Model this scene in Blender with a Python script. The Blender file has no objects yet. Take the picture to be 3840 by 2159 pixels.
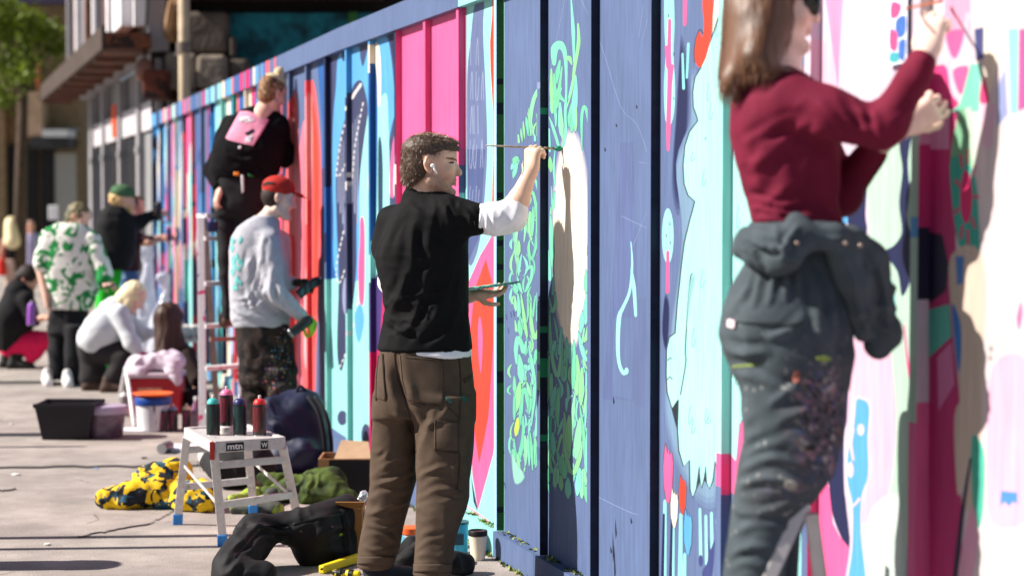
import bpy, bmesh, math, random
import numpy as np
from mathutils import Vector, Matrix
from mathutils.bvhtree import BVHTree
R = math.radians
random.seed(7)
scene = bpy.context.scene
col = scene.collection
# ------------------------------------------------------------------ camera, sky, sun
F = 7200.0                      # focal length in photo pixels (3840 wide)
CX, CY, HZ = 1920.0, 1079.5, 755.0
CAMH = 1.6
TILT = math.atan((CY - HZ) / F)
cam = bpy.data.cameras.new('camera')
cam.sensor_width = 36.0
cam.lens = F / 3840 * 36.0
cam.clip_start, cam.clip_end = 0.1, 3000
cam.dof.use_dof = True
cam.dof.focus_distance = 7.80
cam.dof.aperture_fstop = 2.1
camo = bpy.data.objects.new('camera', cam)
col.objects.link(camo)
camo.location = (0, 0, CAMH)
camo.rotation_euler = (math.pi / 2 - TILT, 0, 0)
scene.camera = camo
SUN_EL, SUN_AZ = 38.0, -3.0       # the sun stands square to the left
world = bpy.data.worlds.new('World')
scene.world = world
world.use_nodes = True
wn = world.node_tree
sky = wn.nodes.new('ShaderNodeTexSky')
sky.sky_type = 'NISHITA'
sky.sun_disc = False
sky.air_density = 0.6
sky.dust_density = 0.6
sky.ozone_density = 0.6
sky.sun_elevation = R(SUN_EL)
sky.sun_rotation = R(270 + SUN_AZ)
wn.links.new(sky.outputs[0], wn.nodes['Background'].inputs[0])
wn.nodes['Background'].inputs[1].default_value = 0.05
sd = bpy.data.lights.new('sun', 'SUN')
sd.energy = 5.0
sd.angle = R(0.5)
sd.color = (1.0, 0.94, 0.86)
so = bpy.data.objects.new('sun', sd)
col.objects.link(so)
so.location = (-20, 0, 20)
so.rotation_euler = Vector((math.cos(R(SUN_EL)) * math.cos(R(SUN_AZ)), -math.cos(R(SUN_EL)) * math.sin(R(SUN_AZ)), -math.sin(R(SUN_EL)))).to_track_quat('-Z', 'Y').to_euler()
scene.view_settings.view_transform = 'Standard'
scene.view_settings.look = 'None'
scene.view_settings.exposure = 0.85
scene.view_settings.gamma = 1.0
scene.render.engine = 'CYCLES'
scene.cycles.use_denoising = True
scene.cycles.max_bounces = 6
scene.cycles.diffuse_bounces = 2

# ------------------------------------------------------------------ pixel -> place
ct, st = math.cos(TILT), math.sin(TILT)
def PX(x, y, z):
    """point seen at photo pixel (x, y) at depth z along the lens axis"""
    cx, cy = (x - CX) / F * z, -(y - CY) / F * z
    return Vector((cx, ct * z + st * cy, CAMH + ct * cy - st * z))
def GP(x, y, h=0.0):
    """point on the level plane h seen at pixel"""
    cy = -(y - CY) / F
    z = (CAMH - h) / (st - ct * cy)
    return PX(x, y, z)
def proj(p):
    dy, dz = p[1], p[2] - CAMH
    z = ct * dy - st * dz
    cy = st * dy + ct * dz
    return (CX + p[0] / z * F, CY - cy / z * F, z)
# the hoarding: a vertical plane running towards the vanishing point (-290, 755)
WD = Vector((-2210.0 / F, ct + st * (CY - HZ) / F, 0)).normalized()      # along, away from the viewer
WN = Vector((-WD.y, WD.x, 0))                                             # towards the street
W0 = GP(1884, 2078)
def W(u, v, h):
    return W0 + WD * u + WN * v + Vector((0, 0, h))
def px_wall(x, y, v=0.0):
    """photo pixel -> (u, h) on the hoarding plane"""
    o = Vector((0, 0, CAMH))
    d = PX(x, y, 1.0) - o
    t = (W0 + WN * v - o).dot(WN) / d.dot(WN)
    p = o + d * t - W0
    return (p.dot(WD), p.z)
PITCH = 0.0
_us = [px_wall(x, 1000)[0] for x in (1741, 1884, 2053, 2243, 2462, 2727, 3062)]
PITCH = (_us[0] - _us[-1]) / 6.0
U_OFF = sum(_us) / 7 - (-2) * PITCH

# ------------------------------------------------------------------ materials
def lin(c):
    return tuple(((v / 255.0) / 12.92 if v <= 10.3 else ((v / 255.0 + .055) / 1.055) ** 2.4) for v in c)
MATS = {}
def mat(name, c=(128, 128, 128), rough=0.75, var=0.12, scale=14.0, bump=0.0, bscale=60.0, metal=0.0, attr=False,
        alpha=None, stretch=(1, 1, 1), c2=None, thr=(0.5, 0.54), distort=0.0, detail=4.0, spec=0.35, coat=0.0, c3=None, thr3=(.6, .63), scale3=9.0):
    if name in MATS:
        return MATS[name]
    m = bpy.data.materials.new(name)
    m.use_nodes = True
    nt = m.node_tree
    N, L = nt.nodes, nt.links
    b = N['Principled BSDF']
    b.inputs['Roughness'].default_value = rough
    b.inputs['Metallic'].default_value = metal
    b.inputs['Specular IOR Level'].default_value = spec
    if coat: b.inputs['Coat Weight'].default_value = coat
    tc = N.new('ShaderNodeTexCoord')
    mp = N.new('ShaderNodeMapping')
    mp.inputs['Scale'].default_value = stretch
    L.new(tc.outputs['Object'], mp.inputs['Vector'])
    def noise(sc, det=4.0, dist=0.0):
        n = N.new('ShaderNodeTexNoise')
        n.inputs['Scale'].default_value = sc
        n.inputs['Detail'].default_value = det
        n.inputs['Distortion'].default_value = dist
        L.new(mp.outputs[0], n.inputs['Vector'])
        return n.outputs['Fac']
    if attr:
        a = N.new('ShaderNodeAttribute'); a.attribute_name = 'Col'
        base = a.outputs['Color']
    else:
        rgb = N.new('ShaderNodeRGB'); rgb.outputs[0].default_value = (*lin(c), 1)
        base = rgb.outputs[0]
    def blend(base, cc, th, sc):
        r = N.new('ShaderNodeMapRange')
        r.inputs['From Min'].default_value, r.inputs['From Max'].default_value = th
        L.new(noise(sc, detail, distort), r.inputs['Value'])
        mx = N.new('ShaderNodeMix'); mx.data_type = 'RGBA'
        L.new(r.outputs[0], mx.inputs['Factor'])
        L.new(base, mx.inputs['A'])
        mx.inputs['B'].default_value = (*lin(cc), 1)
        return mx.outputs['Result']
    if c2: base = blend(base, c2, thr, scale)
    if c3: base = blend(base, c3, thr3, scale3)
    if var:
        r = N.new('ShaderNodeMapRange')
        r.inputs['From Min'].default_value, r.inputs['From Max'].default_value = .3, .7
        r.inputs['To Min'].default_value, r.inputs['To Max'].default_value = 1 - var, 1 + var
        L.new(noise(scale * (3.1 if c2 else 1.0), 5.0), r.inputs['Value'])
        mx = N.new('ShaderNodeVectorMath'); mx.operation = 'MULTIPLY'
        L.new(base, mx.inputs[0]); L.new(r.outputs[0], mx.inputs[1])
        base = mx.outputs[0]
    L.new(base, b.inputs['Base Color'])
    if bump:
        bn = N.new('ShaderNodeBump')
        bn.inputs['Strength'].default_value = 1.0
        bn.inputs['Distance'].default_value = bump
        L.new(noise(bscale, 5.0), bn.inputs['Height'])
        L.new(bn.outputs[0], b.inputs['Normal'])
    if alpha is not None:
        b.inputs['Alpha'].default_value = alpha
    MATS[name] = m
    return m

# ------------------------------------------------------------------ objects
def tag(o, label=None, cat=None, group=None, kind=None):
    if label: o['label'] = label
    if cat: o['category'] = cat
    if group: o['group'] = group
    if kind: o['kind'] = kind
    return o
def thing(name, label, cat, loc=(0, 0, 0), group=None):
    o = bpy.data.objects.new(name, None)
    col.objects.link(o)
    o.location = loc
    o.empty_display_size = 0.1
    return tag(o, label, cat, group)
def wloc(o):
    v = Vector((0, 0, 0))
    while o is not None:
        v += Vector(o.location); o = o.parent
    return v
def mesh_obj(name, verts, faces, m, parent=None, smooth=False, colors=None, mats=None, bevel=0.0):
    """verts in world coordinates; colors = per face linear rgb"""
    me = bpy.data.meshes.new(name)
    off = wloc(parent) if parent is not None else Vector((0, 0, 0))
    if isinstance(verts, np.ndarray):
        verts = verts - np.array(off)
        faces_l = faces.tolist() if isinstance(faces, np.ndarray) else faces
        me.from_pydata(verts.tolist(), [], faces_l)
    else:
        me.from_pydata([tuple(Vector(v) - off) for v in verts], [], faces)
    if smooth:
        me.polygons.foreach_set('use_smooth', [True] * len(me.polygons))
    if colors is not None:
        a = me.color_attributes.new('Col', 'FLOAT_COLOR', 'CORNER')
        buf = []
        for p, c in zip(me.polygons, colors):
            buf.extend([c[0], c[1], c[2], 1.0] * p.loop_total)
        a.data.foreach_set('color', buf)
    me.materials.append(m)
    me.update()
    o = bpy.data.objects.new(name, me)
    col.objects.link(o)
    if parent is not None: o.parent = parent
    if bevel:
        bv = o.modifiers.new('bevel', 'BEVEL'); bv.width = bevel; bv.segments = 2; bv.limit_method = 'ANGLE'
    return o
class MB:
    """collects boxes, tubes, lathes into one mesh (world coordinates)"""
    def __init__(s): s.v, s.f = [], []
    def add(s, vs, fs):
        n = len(s.v); s.v += [Vector(v) for v in vs]; s.f += [[i + n for i in f] for f in fs]
        return s
    def box(s, a, b, fn=None):
        vs = [(x, y, z) for z in (a[2], b[2]) for y in (a[1], b[1]) for x in (a[0], b[0])]
        if fn: vs = [fn(*v) for v in vs]
        return s.add(vs, [[0, 2, 3, 1], [4, 5, 7, 6], [0, 1, 5, 4], [2, 6, 7, 3], [0, 4, 6, 2], [1, 3, 7, 5]])
    def bar(s, p, q, w, t, side=None):
        """rectangular bar from p to q; w along side, t across"""
        p, q = Vector(p), Vector(q); d = (q - p).normalized()
        sd_ = Vector(side) if side is not None else Vector((0, 0, 1))
        sd_ = (sd_ - d * sd_.dot(d))
        if sd_.length < 1e-4: sd_ = d.orthogonal()
        sd_.normalize(); n = d.cross(sd_)
        vs = [c + sd_ * (a * w / 2) + n * (b * t / 2) for c in (p, q) for a, b in ((-1, -1), (1, -1), (1, 1), (-1, 1))]
        return s.add(vs, [[3, 2, 1, 0], [4, 5, 6, 7]] + [[i, (i + 1) % 4, 4 + (i + 1) % 4, 4 + i] for i in range(4)])
    def tube(s, pts, r, n=8, cap=True):
        pts = [Vector(p) for p in pts]
        rs = r if isinstance(r, (list, tuple)) else [r] * len(pts)
        vs = []; prev = None
        for i, p in enumerate(pts):
            d = (pts[min(i + 1, len(pts) - 1)] - pts[max(i - 1, 0)]).normalized()
            a = d.orthogonal().normalized() if prev is None else (prev - d * prev.dot(d)).normalized()
            prev = a; b = d.cross(a)
            vs += [p + (a * math.cos(2 * math.pi * k / n) + b * math.sin(2 * math.pi * k / n)) * rs[i] for k in range(n)]
        fs = [[i * n + k, i * n + (k + 1) % n, (i + 1) * n + (k + 1) % n, (i + 1) * n + k] for i in range(len(pts) - 1) for k in range(n)]
        if cap: fs += [list(range(n))[::-1], [(len(pts) - 1) * n + k for k in range(n)]]
        return s.add(vs, fs)
    def lathe(s, c, prof, n=24, axis=(0, 0, 1), sx=1.0, sy=1.0, close=False):
        """prof = [(r, h)...] about axis through c"""
        ax = Vector(axis).normalized(); a = ax.orthogonal().normalized() if abs(ax.z) < .999 else Vector((1, 0, 0)); b = ax.cross(a)
        c = Vector(c); vs = []
        for r_, h in prof:
            vs += [c + ax * h + a * (r_ * sx * math.cos(2 * math.pi * k / n)) + b * (r_ * sy * math.sin(2 * math.pi * k / n)) for k in range(n)]
        m_ = len(prof)
        fs = [[i * n + k, i * n + (k + 1) % n, (i + 1) * n + (k + 1) % n, (i + 1) * n + k] for i in range(m_ - 1) for k in range(n)]
        fs += [list(range(n))[::-1], [(m_ - 1) * n + k for k in range(n)]]
        return s.add(vs, fs)
    def build(s, name, m, parent=None, smooth=False, bevel=0.0, auto=False):
        o = mesh_obj(name, s.v, s.f, m, parent, smooth, bevel=bevel)
        if auto:
            for p in o.data.polygons: p.use_smooth = True
            o.data.set_sharp_from_angle(angle=R(38))
        return o
def copy_tree(o, parent=None):
    c = o.copy(); col.objects.link(c); c.parent = parent
    for ch in o.children: copy_tree(ch, c)
    return c

# ------------------------------------------------------------------ noise on arrays
def _hash(ix, iy, iz):
    h = (ix * 374761393 + iy * 668265263 + iz * 2147483647) & 0x7fffffff
    h = ((h ^ (h >> 13)) * 1274126177) & 0x7fffffff
    return ((h ^ (h >> 16)) & 0xffff) / 65535.0
def vnoise(p):
    p = np.asarray(p, dtype=np.float64)
    i = np.floor(p).astype(np.int64); f = p - i; f = f * f * (3 - 2 * f)
    r = 0
    for dx in (0, 1):
        for dy in (0, 1):
            for dz in (0, 1):
                w = (f[:, 0] if dx else 1 - f[:, 0]) * (f[:, 1] if dy else 1 - f[:, 1]) * (f[:, 2] if dz else 1 - f[:, 2])
                r = r + w * _hash(i[:, 0] + dx, i[:, 1] + dy, i[:, 2] + dz)
    return r * 2 - 1
def folds(seed=0, amp=.006, freq=(14, 14, 5), spots=()):
    """cloth relief: broad warped ridges plus creases round given spots (centre, run direction, freq, amp, radius)"""
    fr = np.array(freq, dtype=float)
    def fn(p):
        q = p * fr + seed * 17.3
        w = np.stack([vnoise(q * .7 + 5), vnoise(q * .7 + 31), vnoise(q * .7 + 77)], 1)
        n = vnoise(q + w * .9)
        d = amp * (1 - 2.2 * np.abs(n)) + amp * .5 * vnoise(q * 2.3 + 9)
        for c, ax, f_, a_, r_ in spots:
            c = np.array(c); ax = np.array(ax, dtype=float); ax /= np.linalg.norm(ax)
            rel = p - c
            g = np.exp(-(rel ** 2).sum(1) / (r_ * r_))
            ph = rel @ ax * f_ * .8 + 4.2 * vnoise(p * 7 + seed) + 1.2 * vnoise(p * 19 + seed)
            sharp = 1 - 2 * np.abs(np.sin(ph)) ** .7
            d = d + a_ * .85 * g * sharp * np.clip(.6 + 1.1 * vnoise(p * 11 + seed * 3), 0, 1.4)
        return d
    return fn

# ------------------------------------------------------------------ implicit surfaces
class SDF:
    def __init__(s): s.p = []
    def cone(s, a, b, ra, rb, k=.02, flat=None):
        """tapered limb; flat = (axis, factor): radius scaled by factor along axis"""
        s.p.append(('c', np.array(a, float), np.array(b, float), ra, rb, k, flat)); return s
    def ell(s, c, r, axes=None, k=.02, sub=False):
        s.p.append(('e', np.array(c, float), np.array(r, float), np.array(axes if axes is not None else np.eye(3), float), k, sub)); return s
    def loft(s, rows, k=.02, n=2.4):
        """rows: (z, cx, cy, rx, ry)"""
        rows = sorted(rows)
        s.p.append(('l', np.array(rows, float), k, n)); return s
    def chain(s, pts, rs, k=.02):
        for i in range(len(pts) - 1): s.cone(pts[i], pts[i + 1], rs[i], rs[i + 1], k)
        return s
    def bbox(s, q):
        if q[0] == 'c':
            f_ = max(1.0, q[6][1]) if q[6] else 1.0
            m = max(q[3], q[4]) * f_
            return np.minimum(q[1], q[2]) - m, np.maximum(q[1], q[2]) + m
        if q[0] == 'e':
            e = np.sqrt(((q[3] * q[2][:, None]) ** 2).sum(0))
            return q[1] - e, q[1] + e
        r_ = q[1]
        return (np.array([(r_[:, 1] - r_[:, 3]).min(), (r_[:, 2] - r_[:, 4]).min(), r_[0, 0]]),
                np.array([(r_[:, 1] + r_[:, 3]).max(), (r_[:, 2] + r_[:, 4]).max(), r_[-1, 0]]))
    def polygonize(s, res):
        bbs = [s.bbox(q) for q in s.p]
        lo = np.min([b[0] for b in bbs], 0) - 3 * res
        hi = np.max([b[1] for b in bbs], 0) + 3 * res
        n = np.ceil((hi - lo) / res).astype(int) + 1
        ax = [(lo[i] + np.arange(n[i]) * res).astype(np.float32) for i in range(3)]
        V = np.full(n, 0.2, np.float32)
        for q, (b0, b1) in zip(s.p, bbs):
            k = q[2] if q[0] == 'l' else (q[4] if q[0] == 'e' else q[5])
            mg = k + 2.5 * res
            i0 = np.maximum(((b0 - mg - lo) / res).astype(int), 0); i1 = np.minimum(((b1 + mg - lo) / res).astype(int) + 2, n)
            sl = tuple(slice(i0[i], i1[i]) for i in range(3))
            X, Y, Z = ax[0][sl[0]][:, None, None], ax[1][sl[1]][None, :, None], ax[2][sl[2]][None, None, :]
            if q[0] == 'c':
                a, b, ra, rb, k, flat = q[1:]
                d = (b - a).astype(np.float32); L2 = float(d @ d) + 1e-9
                x, y, z = X - np.float32(a[0]), Y - np.float32(a[1]), Z - np.float32(a[2])
                h = np.clip((x * d[0] + y * d[1] + z * d[2]) / L2, 0, 1)
                x, y, z = x - h * d[0], y - h * d[1], z - h * d[2]
                if flat:
                    fa = np.array(flat[0], float); fa = (fa / np.linalg.norm(fa)).astype(np.float32); ff = flat[1]
                    t = x * fa[0] + y * fa[1] + z * fa[2]
                    e = t * (1 - 1 / ff)
                    x, y, z = x - e * fa[0], y - e * fa[1], z - e * fa[2]
                D = np.sqrt(x * x + y * y + z * z) - (ra + (rb - ra) * h)
            elif q[0] == 'e':
                c, r_, A, k, sub = q[1:]
                x, y, z = X - np.float32(c[0]), Y - np.float32(c[1]), Z - np.float32(c[2])
                m = np.sqrt(sum(((x * A[i][0] + y * A[i][1] + z * A[i][2]) / r_[i]) ** 2 for i in range(3)))
                D = (m - 1) * min(r_) 
                D = D.astype(np.float32)
                if sub:
                    cur = V[sl]; hh = np.clip(.5 - .5 * (cur + D) / k, 0, 1)
                    V[sl] = cur * (1 - hh) - D * hh + k * hh * (1 - hh)
                    continue
            else:
                r_, k, nn = q[1:]
                zz = ax[2][sl[2]]
                it = [np.interp(zz, r_[:, 0], r_[:, j]).astype(np.float32)[None, None, :] for j in range(1, 5)]
                m = ((np.abs(X - it[0]) / it[2]) ** nn + (np.abs(Y - it[1]) / it[3]) ** nn) ** (1 / nn)
                D = (m - 1) * np.minimum(it[2], it[3])
                D = np.maximum(D, np.maximum(Z - np.float32(r_[-1, 0]), np.float32(r_[0, 0]) - Z))
            cur = V[sl]
            hh = np.clip(.5 + .5 * (cur - D) / k, 0, 1)
            V[sl] = cur * (1 - hh) + D * hh - k * hh * (1 - hh)
        return surface_nets(V, lo, res)
def surface_nets(V, lo, res):
    ins = V < 0
    cs = np.zeros(tuple(d - 1 for d in V.shape), np.int8)
    for dx in (0, 1):
        for dy in (0, 1):
            for dz in (0, 1):
                cs += ins[dx:dx + cs.shape[0], dy:dy + cs.shape[1], dz:dz + cs.shape[2]]
    act = np.argwhere((cs > 0) & (cs < 8))
    idx = np.full(cs.shape, -1, np.int64)
    idx[act[:, 0], act[:, 1], act[:, 2]] = np.arange(len(act))
    acc = np.zeros((len(act), 3)); cnt = np.zeros(len(act))
    C = [(a, b, c) for a in (0, 1) for b in (0, 1) for c in (0, 1)]
    for p in C:
        for a_ in range(3):
            if p[a_]: continue
            q = list(p); q[a_] = 1
            v0 = V[act[:, 0] + p[0], act[:, 1] + p[1], act[:, 2] + p[2]]
            v1 = V[act[:, 0] + q[0], act[:, 1] + q[1], act[:, 2] + q[2]]
            m = (v0 < 0) != (v1 < 0)
            t = np.where(m, v0 / np.where(m, v0 - v1, 1), 0)
            pos = np.array(p, float)[None, :].repeat(len(act), 0); pos[:, a_] += t
            acc[m] += pos[m]; cnt[m] += 1
    verts = lo + (act + acc / cnt[:, None]) * res
    faces = []
    for a_ in range(3):
        b_, c_ = (a_ + 1) % 3, (a_ + 2) % 3
        s0 = [slice(None)] * 3; s1 = [slice(None)] * 3
        s0[a_] = slice(0, -1); s1[a_] = slice(1, None)
        i0, i1 = ins[tuple(s0)], ins[tuple(s1)]
        e = np.argwhere(i0 != i1)
        e = e[(e[:, b_] > 0) & (e[:, c_] > 0) & (e[:, b_] < V.shape[b_] - 1) & (e[:, c_] < V.shape[c_] - 1)]
        fl = i0[e[:, 0], e[:, 1], e[:, 2]]
        def cell(db, dc):
            g = e.copy(); g[:, b_] -= db; g[:, c_] -= dc
            return idx[g[:, 0], g[:, 1], g[:, 2]]
        quad = np.stack([cell(1, 1), cell(0, 1), cell(0, 0), cell(1, 0)], 1)
        quad[~fl] = quad[~fl][:, ::-1]
        faces.append(quad)
    return verts, np.concatenate(faces)
def vnormals(v, f):
    n = np.zeros_like(v)
    fn = np.cross(v[f[:, 2]] - v[f[:, 0]], v[f[:, 3]] - v[f[:, 1]])
    for i in range(4): np.add.at(n, f[:, i], fn)
    return n / (np.linalg.norm(n, axis=1)[:, None] + 1e-12)
def creases(v, n, lines):
    """hand placed folds: (pixel polyline, half width px, height m); only on the side turned to the street"""
    dy, dz = v[:, 1], v[:, 2] - CAMH
    z = ct * dy - st * dz; px = CX + v[:, 0] / z * F; py = CY - (st * dy + ct * dz) / z * F
    face = np.clip(-n[:, 1] * 2.0 + .1, 0, 1); out = np.zeros(len(v))
    wx = px + 9 * vnoise(v * 11) + 4 * vnoise(v * 26); wy = py + 14 * vnoise(v * 9 + 40) + 5 * vnoise(v * 24 + 7)
    for pts, w, h in lines:
        pts = smooth_line(pts, 3) if len(pts) > 2 else list(pts); best = np.full(len(v), 1e9); par = np.zeros(len(v)); m_ = len(pts) - 1
        for i in range(m_):
            (ax, ay), (bx, by) = pts[i], pts[i + 1]; L2 = (bx - ax) ** 2 + (by - ay) ** 2 + 1e-6
            t = np.clip(((wx - ax) * (bx - ax) + (wy - ay) * (by - ay)) / L2, 0, 1)
            d = np.hypot(wx - ax - t * (bx - ax), wy - ay - t * (by - ay))
            sd_ = np.sign((bx - ax) * (wy - ay) - (by - ay) * (wx - ax))
            u = d < best; best = np.where(u, d, best); par = np.where(u, (i + t) / m_, par)
        out += h * np.exp(-(best / w) ** 1.35) * np.sin(np.pi * np.clip(par * .9 + .05, 0, 1)) ** .5
        out -= h * .55 * np.exp(-((best - w * 2.1) / w) ** 2) * np.sin(np.pi * np.clip(par * .9 + .05, 0, 1)) ** .5
    out *= np.clip(.62 + 1.0 * vnoise(v * 8 + 21) + .5 * vnoise(v * 19 + 3), .05, 1.5)
    return out * face
def blob(name, sdf, res, m, parent, disp=None, colorfn=None, relax=1, lines=None):
    v, f = sdf.polygonize(res)
    for _ in range(relax):
        a = np.zeros_like(v); c = np.zeros(len(v))
        for i in range(4):
            for j in ((i + 1) % 4,):
                np.add.at(a, f[:, i], v[f[:, j]]); np.add.at(c, f[:, i], 1)
                np.add.at(a, f[:, j], v[f[:, i]]); np.add.at(c, f[:, j], 1)
        v = v * .5 + a / c[:, None] * .5
    if disp is not None:
        v = v + vnormals(v, f) * disp(v)[:, None]
    if lines is not None:
        n_ = vnormals(v, f); v = v + n_ * creases(v, n_, lines)[:, None]
    o = mesh_obj(name, v, f, m, parent, smooth=True)
    if colorfn is not None:
        cc = colorfn(v)
        at = o.data.color_attributes.new('Col', 'FLOAT_COLOR', 'POINT')
        at.data.foreach_set('color', np.concatenate([cc, np.ones((len(cc), 1))], 1).ravel())
    o['_'] = 0; del o['_']
    BV[o.name] = (v, f)
    return o
BV = {}
_trees = {}
def tree_of(o):
    if o.name not in _trees:
        v, f = BV[o.name]
        _trees[o.name] = BVHTree.FromPolygons(v.tolist(), f.tolist())
    return _trees[o.name]
def patch(name, on, poly, m, parent, off=.004, step=7.0, org=None, skirt=.004):
    """a real patch of cloth, paint or print laid on the surface of mesh `on`; outline given where the photo shows it"""
    ys = [p[1] for p in poly]; y0, y1 = min(ys) + .01, max(ys) - .01
    nr = max(2, int((y1 - y0) / step) + 1)
    rows = []
    for i in range(nr + 1):
        y = y0 + (y1 - y0) * i / nr
        xs = []
        for (ax, ay), (bx, by) in zip(poly, poly[1:] + poly[:1]):
            if (ay <= y) != (by <= y): xs.append(ax + (y - ay) / (by - ay) * (bx - ax))
        if len(xs) >= 2: rows.append((y, min(xs), max(xs)))
    if len(rows) < 2: return None
    nc = max(2, int(max(r[2] - r[1] for r in rows) / step) + 1)
    bvh = tree_of(on); o = Vector((0, 0, CAMH)) if org is None else Vector(org)
    vs = []; ok = []
    for y, xa, xb in rows:
        for j in range(nc + 1):
            d = (PX(xa + (xb - xa) * j / nc, y, 5.0) - Vector((0, 0, CAMH))).normalized()
            h = bvh.ray_cast(o, d)
            if h[0] is None: vs.append(Vector((0, 0, 0))); ok.append(False)
            else:
                n = h[1] if h[1].dot(d) < 0 else -h[1]
                vs.append(h[0] + n * off * .6 - d * off * .6); ok.append(True)
    w = nc + 1
    fs = []
    for i in range(len(rows) - 1):
        for j in range(nc):
            q = [i * w + j, (i + 1) * w + j, (i + 1) * w + j + 1, i * w + j + 1]
            if all(ok[k] for k in q):
                L = [(vs[q[k]] - vs[q[(k + 1) % 4]]).length for k in range(4)]
                if max(L) < .12: fs.append(q)
    if not fs: return None
    # skirt down to the surface
    edges = {}
    for q in fs:
        for k in range(4):
            e = (q[k], q[(k + 1) % 4]); edges[e] = 1
    bd = [e for e in edges if (e[1], e[0]) not in edges]
    low = {}
    ctr = Vector((0, 0, CAMH))
    for a, b in bd:
        for k in (a, b):
            if k not in low:
                low[k] = len(vs); vs.append(vs[k] + (vs[k] - ctr).normalized() * (off + skirt))
    fs += [[b, a, low[a], low[b]] for a, b in bd]
    used = sorted({i for q in fs for i in q}); re_ = {u: i for i, u in enumerate(used)}
    return mesh_obj(name, [vs[u] for u in used], [[re_[i] for i in q] for q in fs], m, parent, smooth=True)
def ribbon(pts, w):
    """outline of a stroke through pts with half widths w (number or list)"""
    ws = w if isinstance(w, (list, tuple)) else [w] * len(pts)
    l, r_ = [], []
    for i, p in enumerate(pts):
        a, b = pts[max(i - 1, 0)], pts[min(i + 1, len(pts) - 1)]
        dx, dy = b[0] - a[0], b[1] - a[1]; n = math.hypot(dx, dy) or 1
        l.append((p[0] - dy / n * ws[i], p[1] + dx / n * ws[i])); r_.append((p[0] + dy / n * ws[i], p[1] - dx / n * ws[i]))
    return l + r_[::-1]
def smooth_line(pts, n=5):
    """Catmull-Rom"""
    P = [pts[0]] + list(pts) + [pts[-1]]; out = []
    for i in range(1, len(P) - 2):
        for k in range(n):
            t = k / n
            out.append(tuple(.5 * (2 * P[i][j] + (P[i + 1][j] - P[i - 1][j]) * t + (2 * P[i - 1][j] - 5 * P[i][j] + 4 * P[i + 1][j] - P[i + 2][j]) * t * t + (3 * P[i][j] - P[i - 1][j] - 3 * P[i + 1][j] + P[i + 2][j]) * t ** 3) for j in range(len(pts[0]))))
    out.append(tuple(pts[-1]))
    return out
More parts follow.
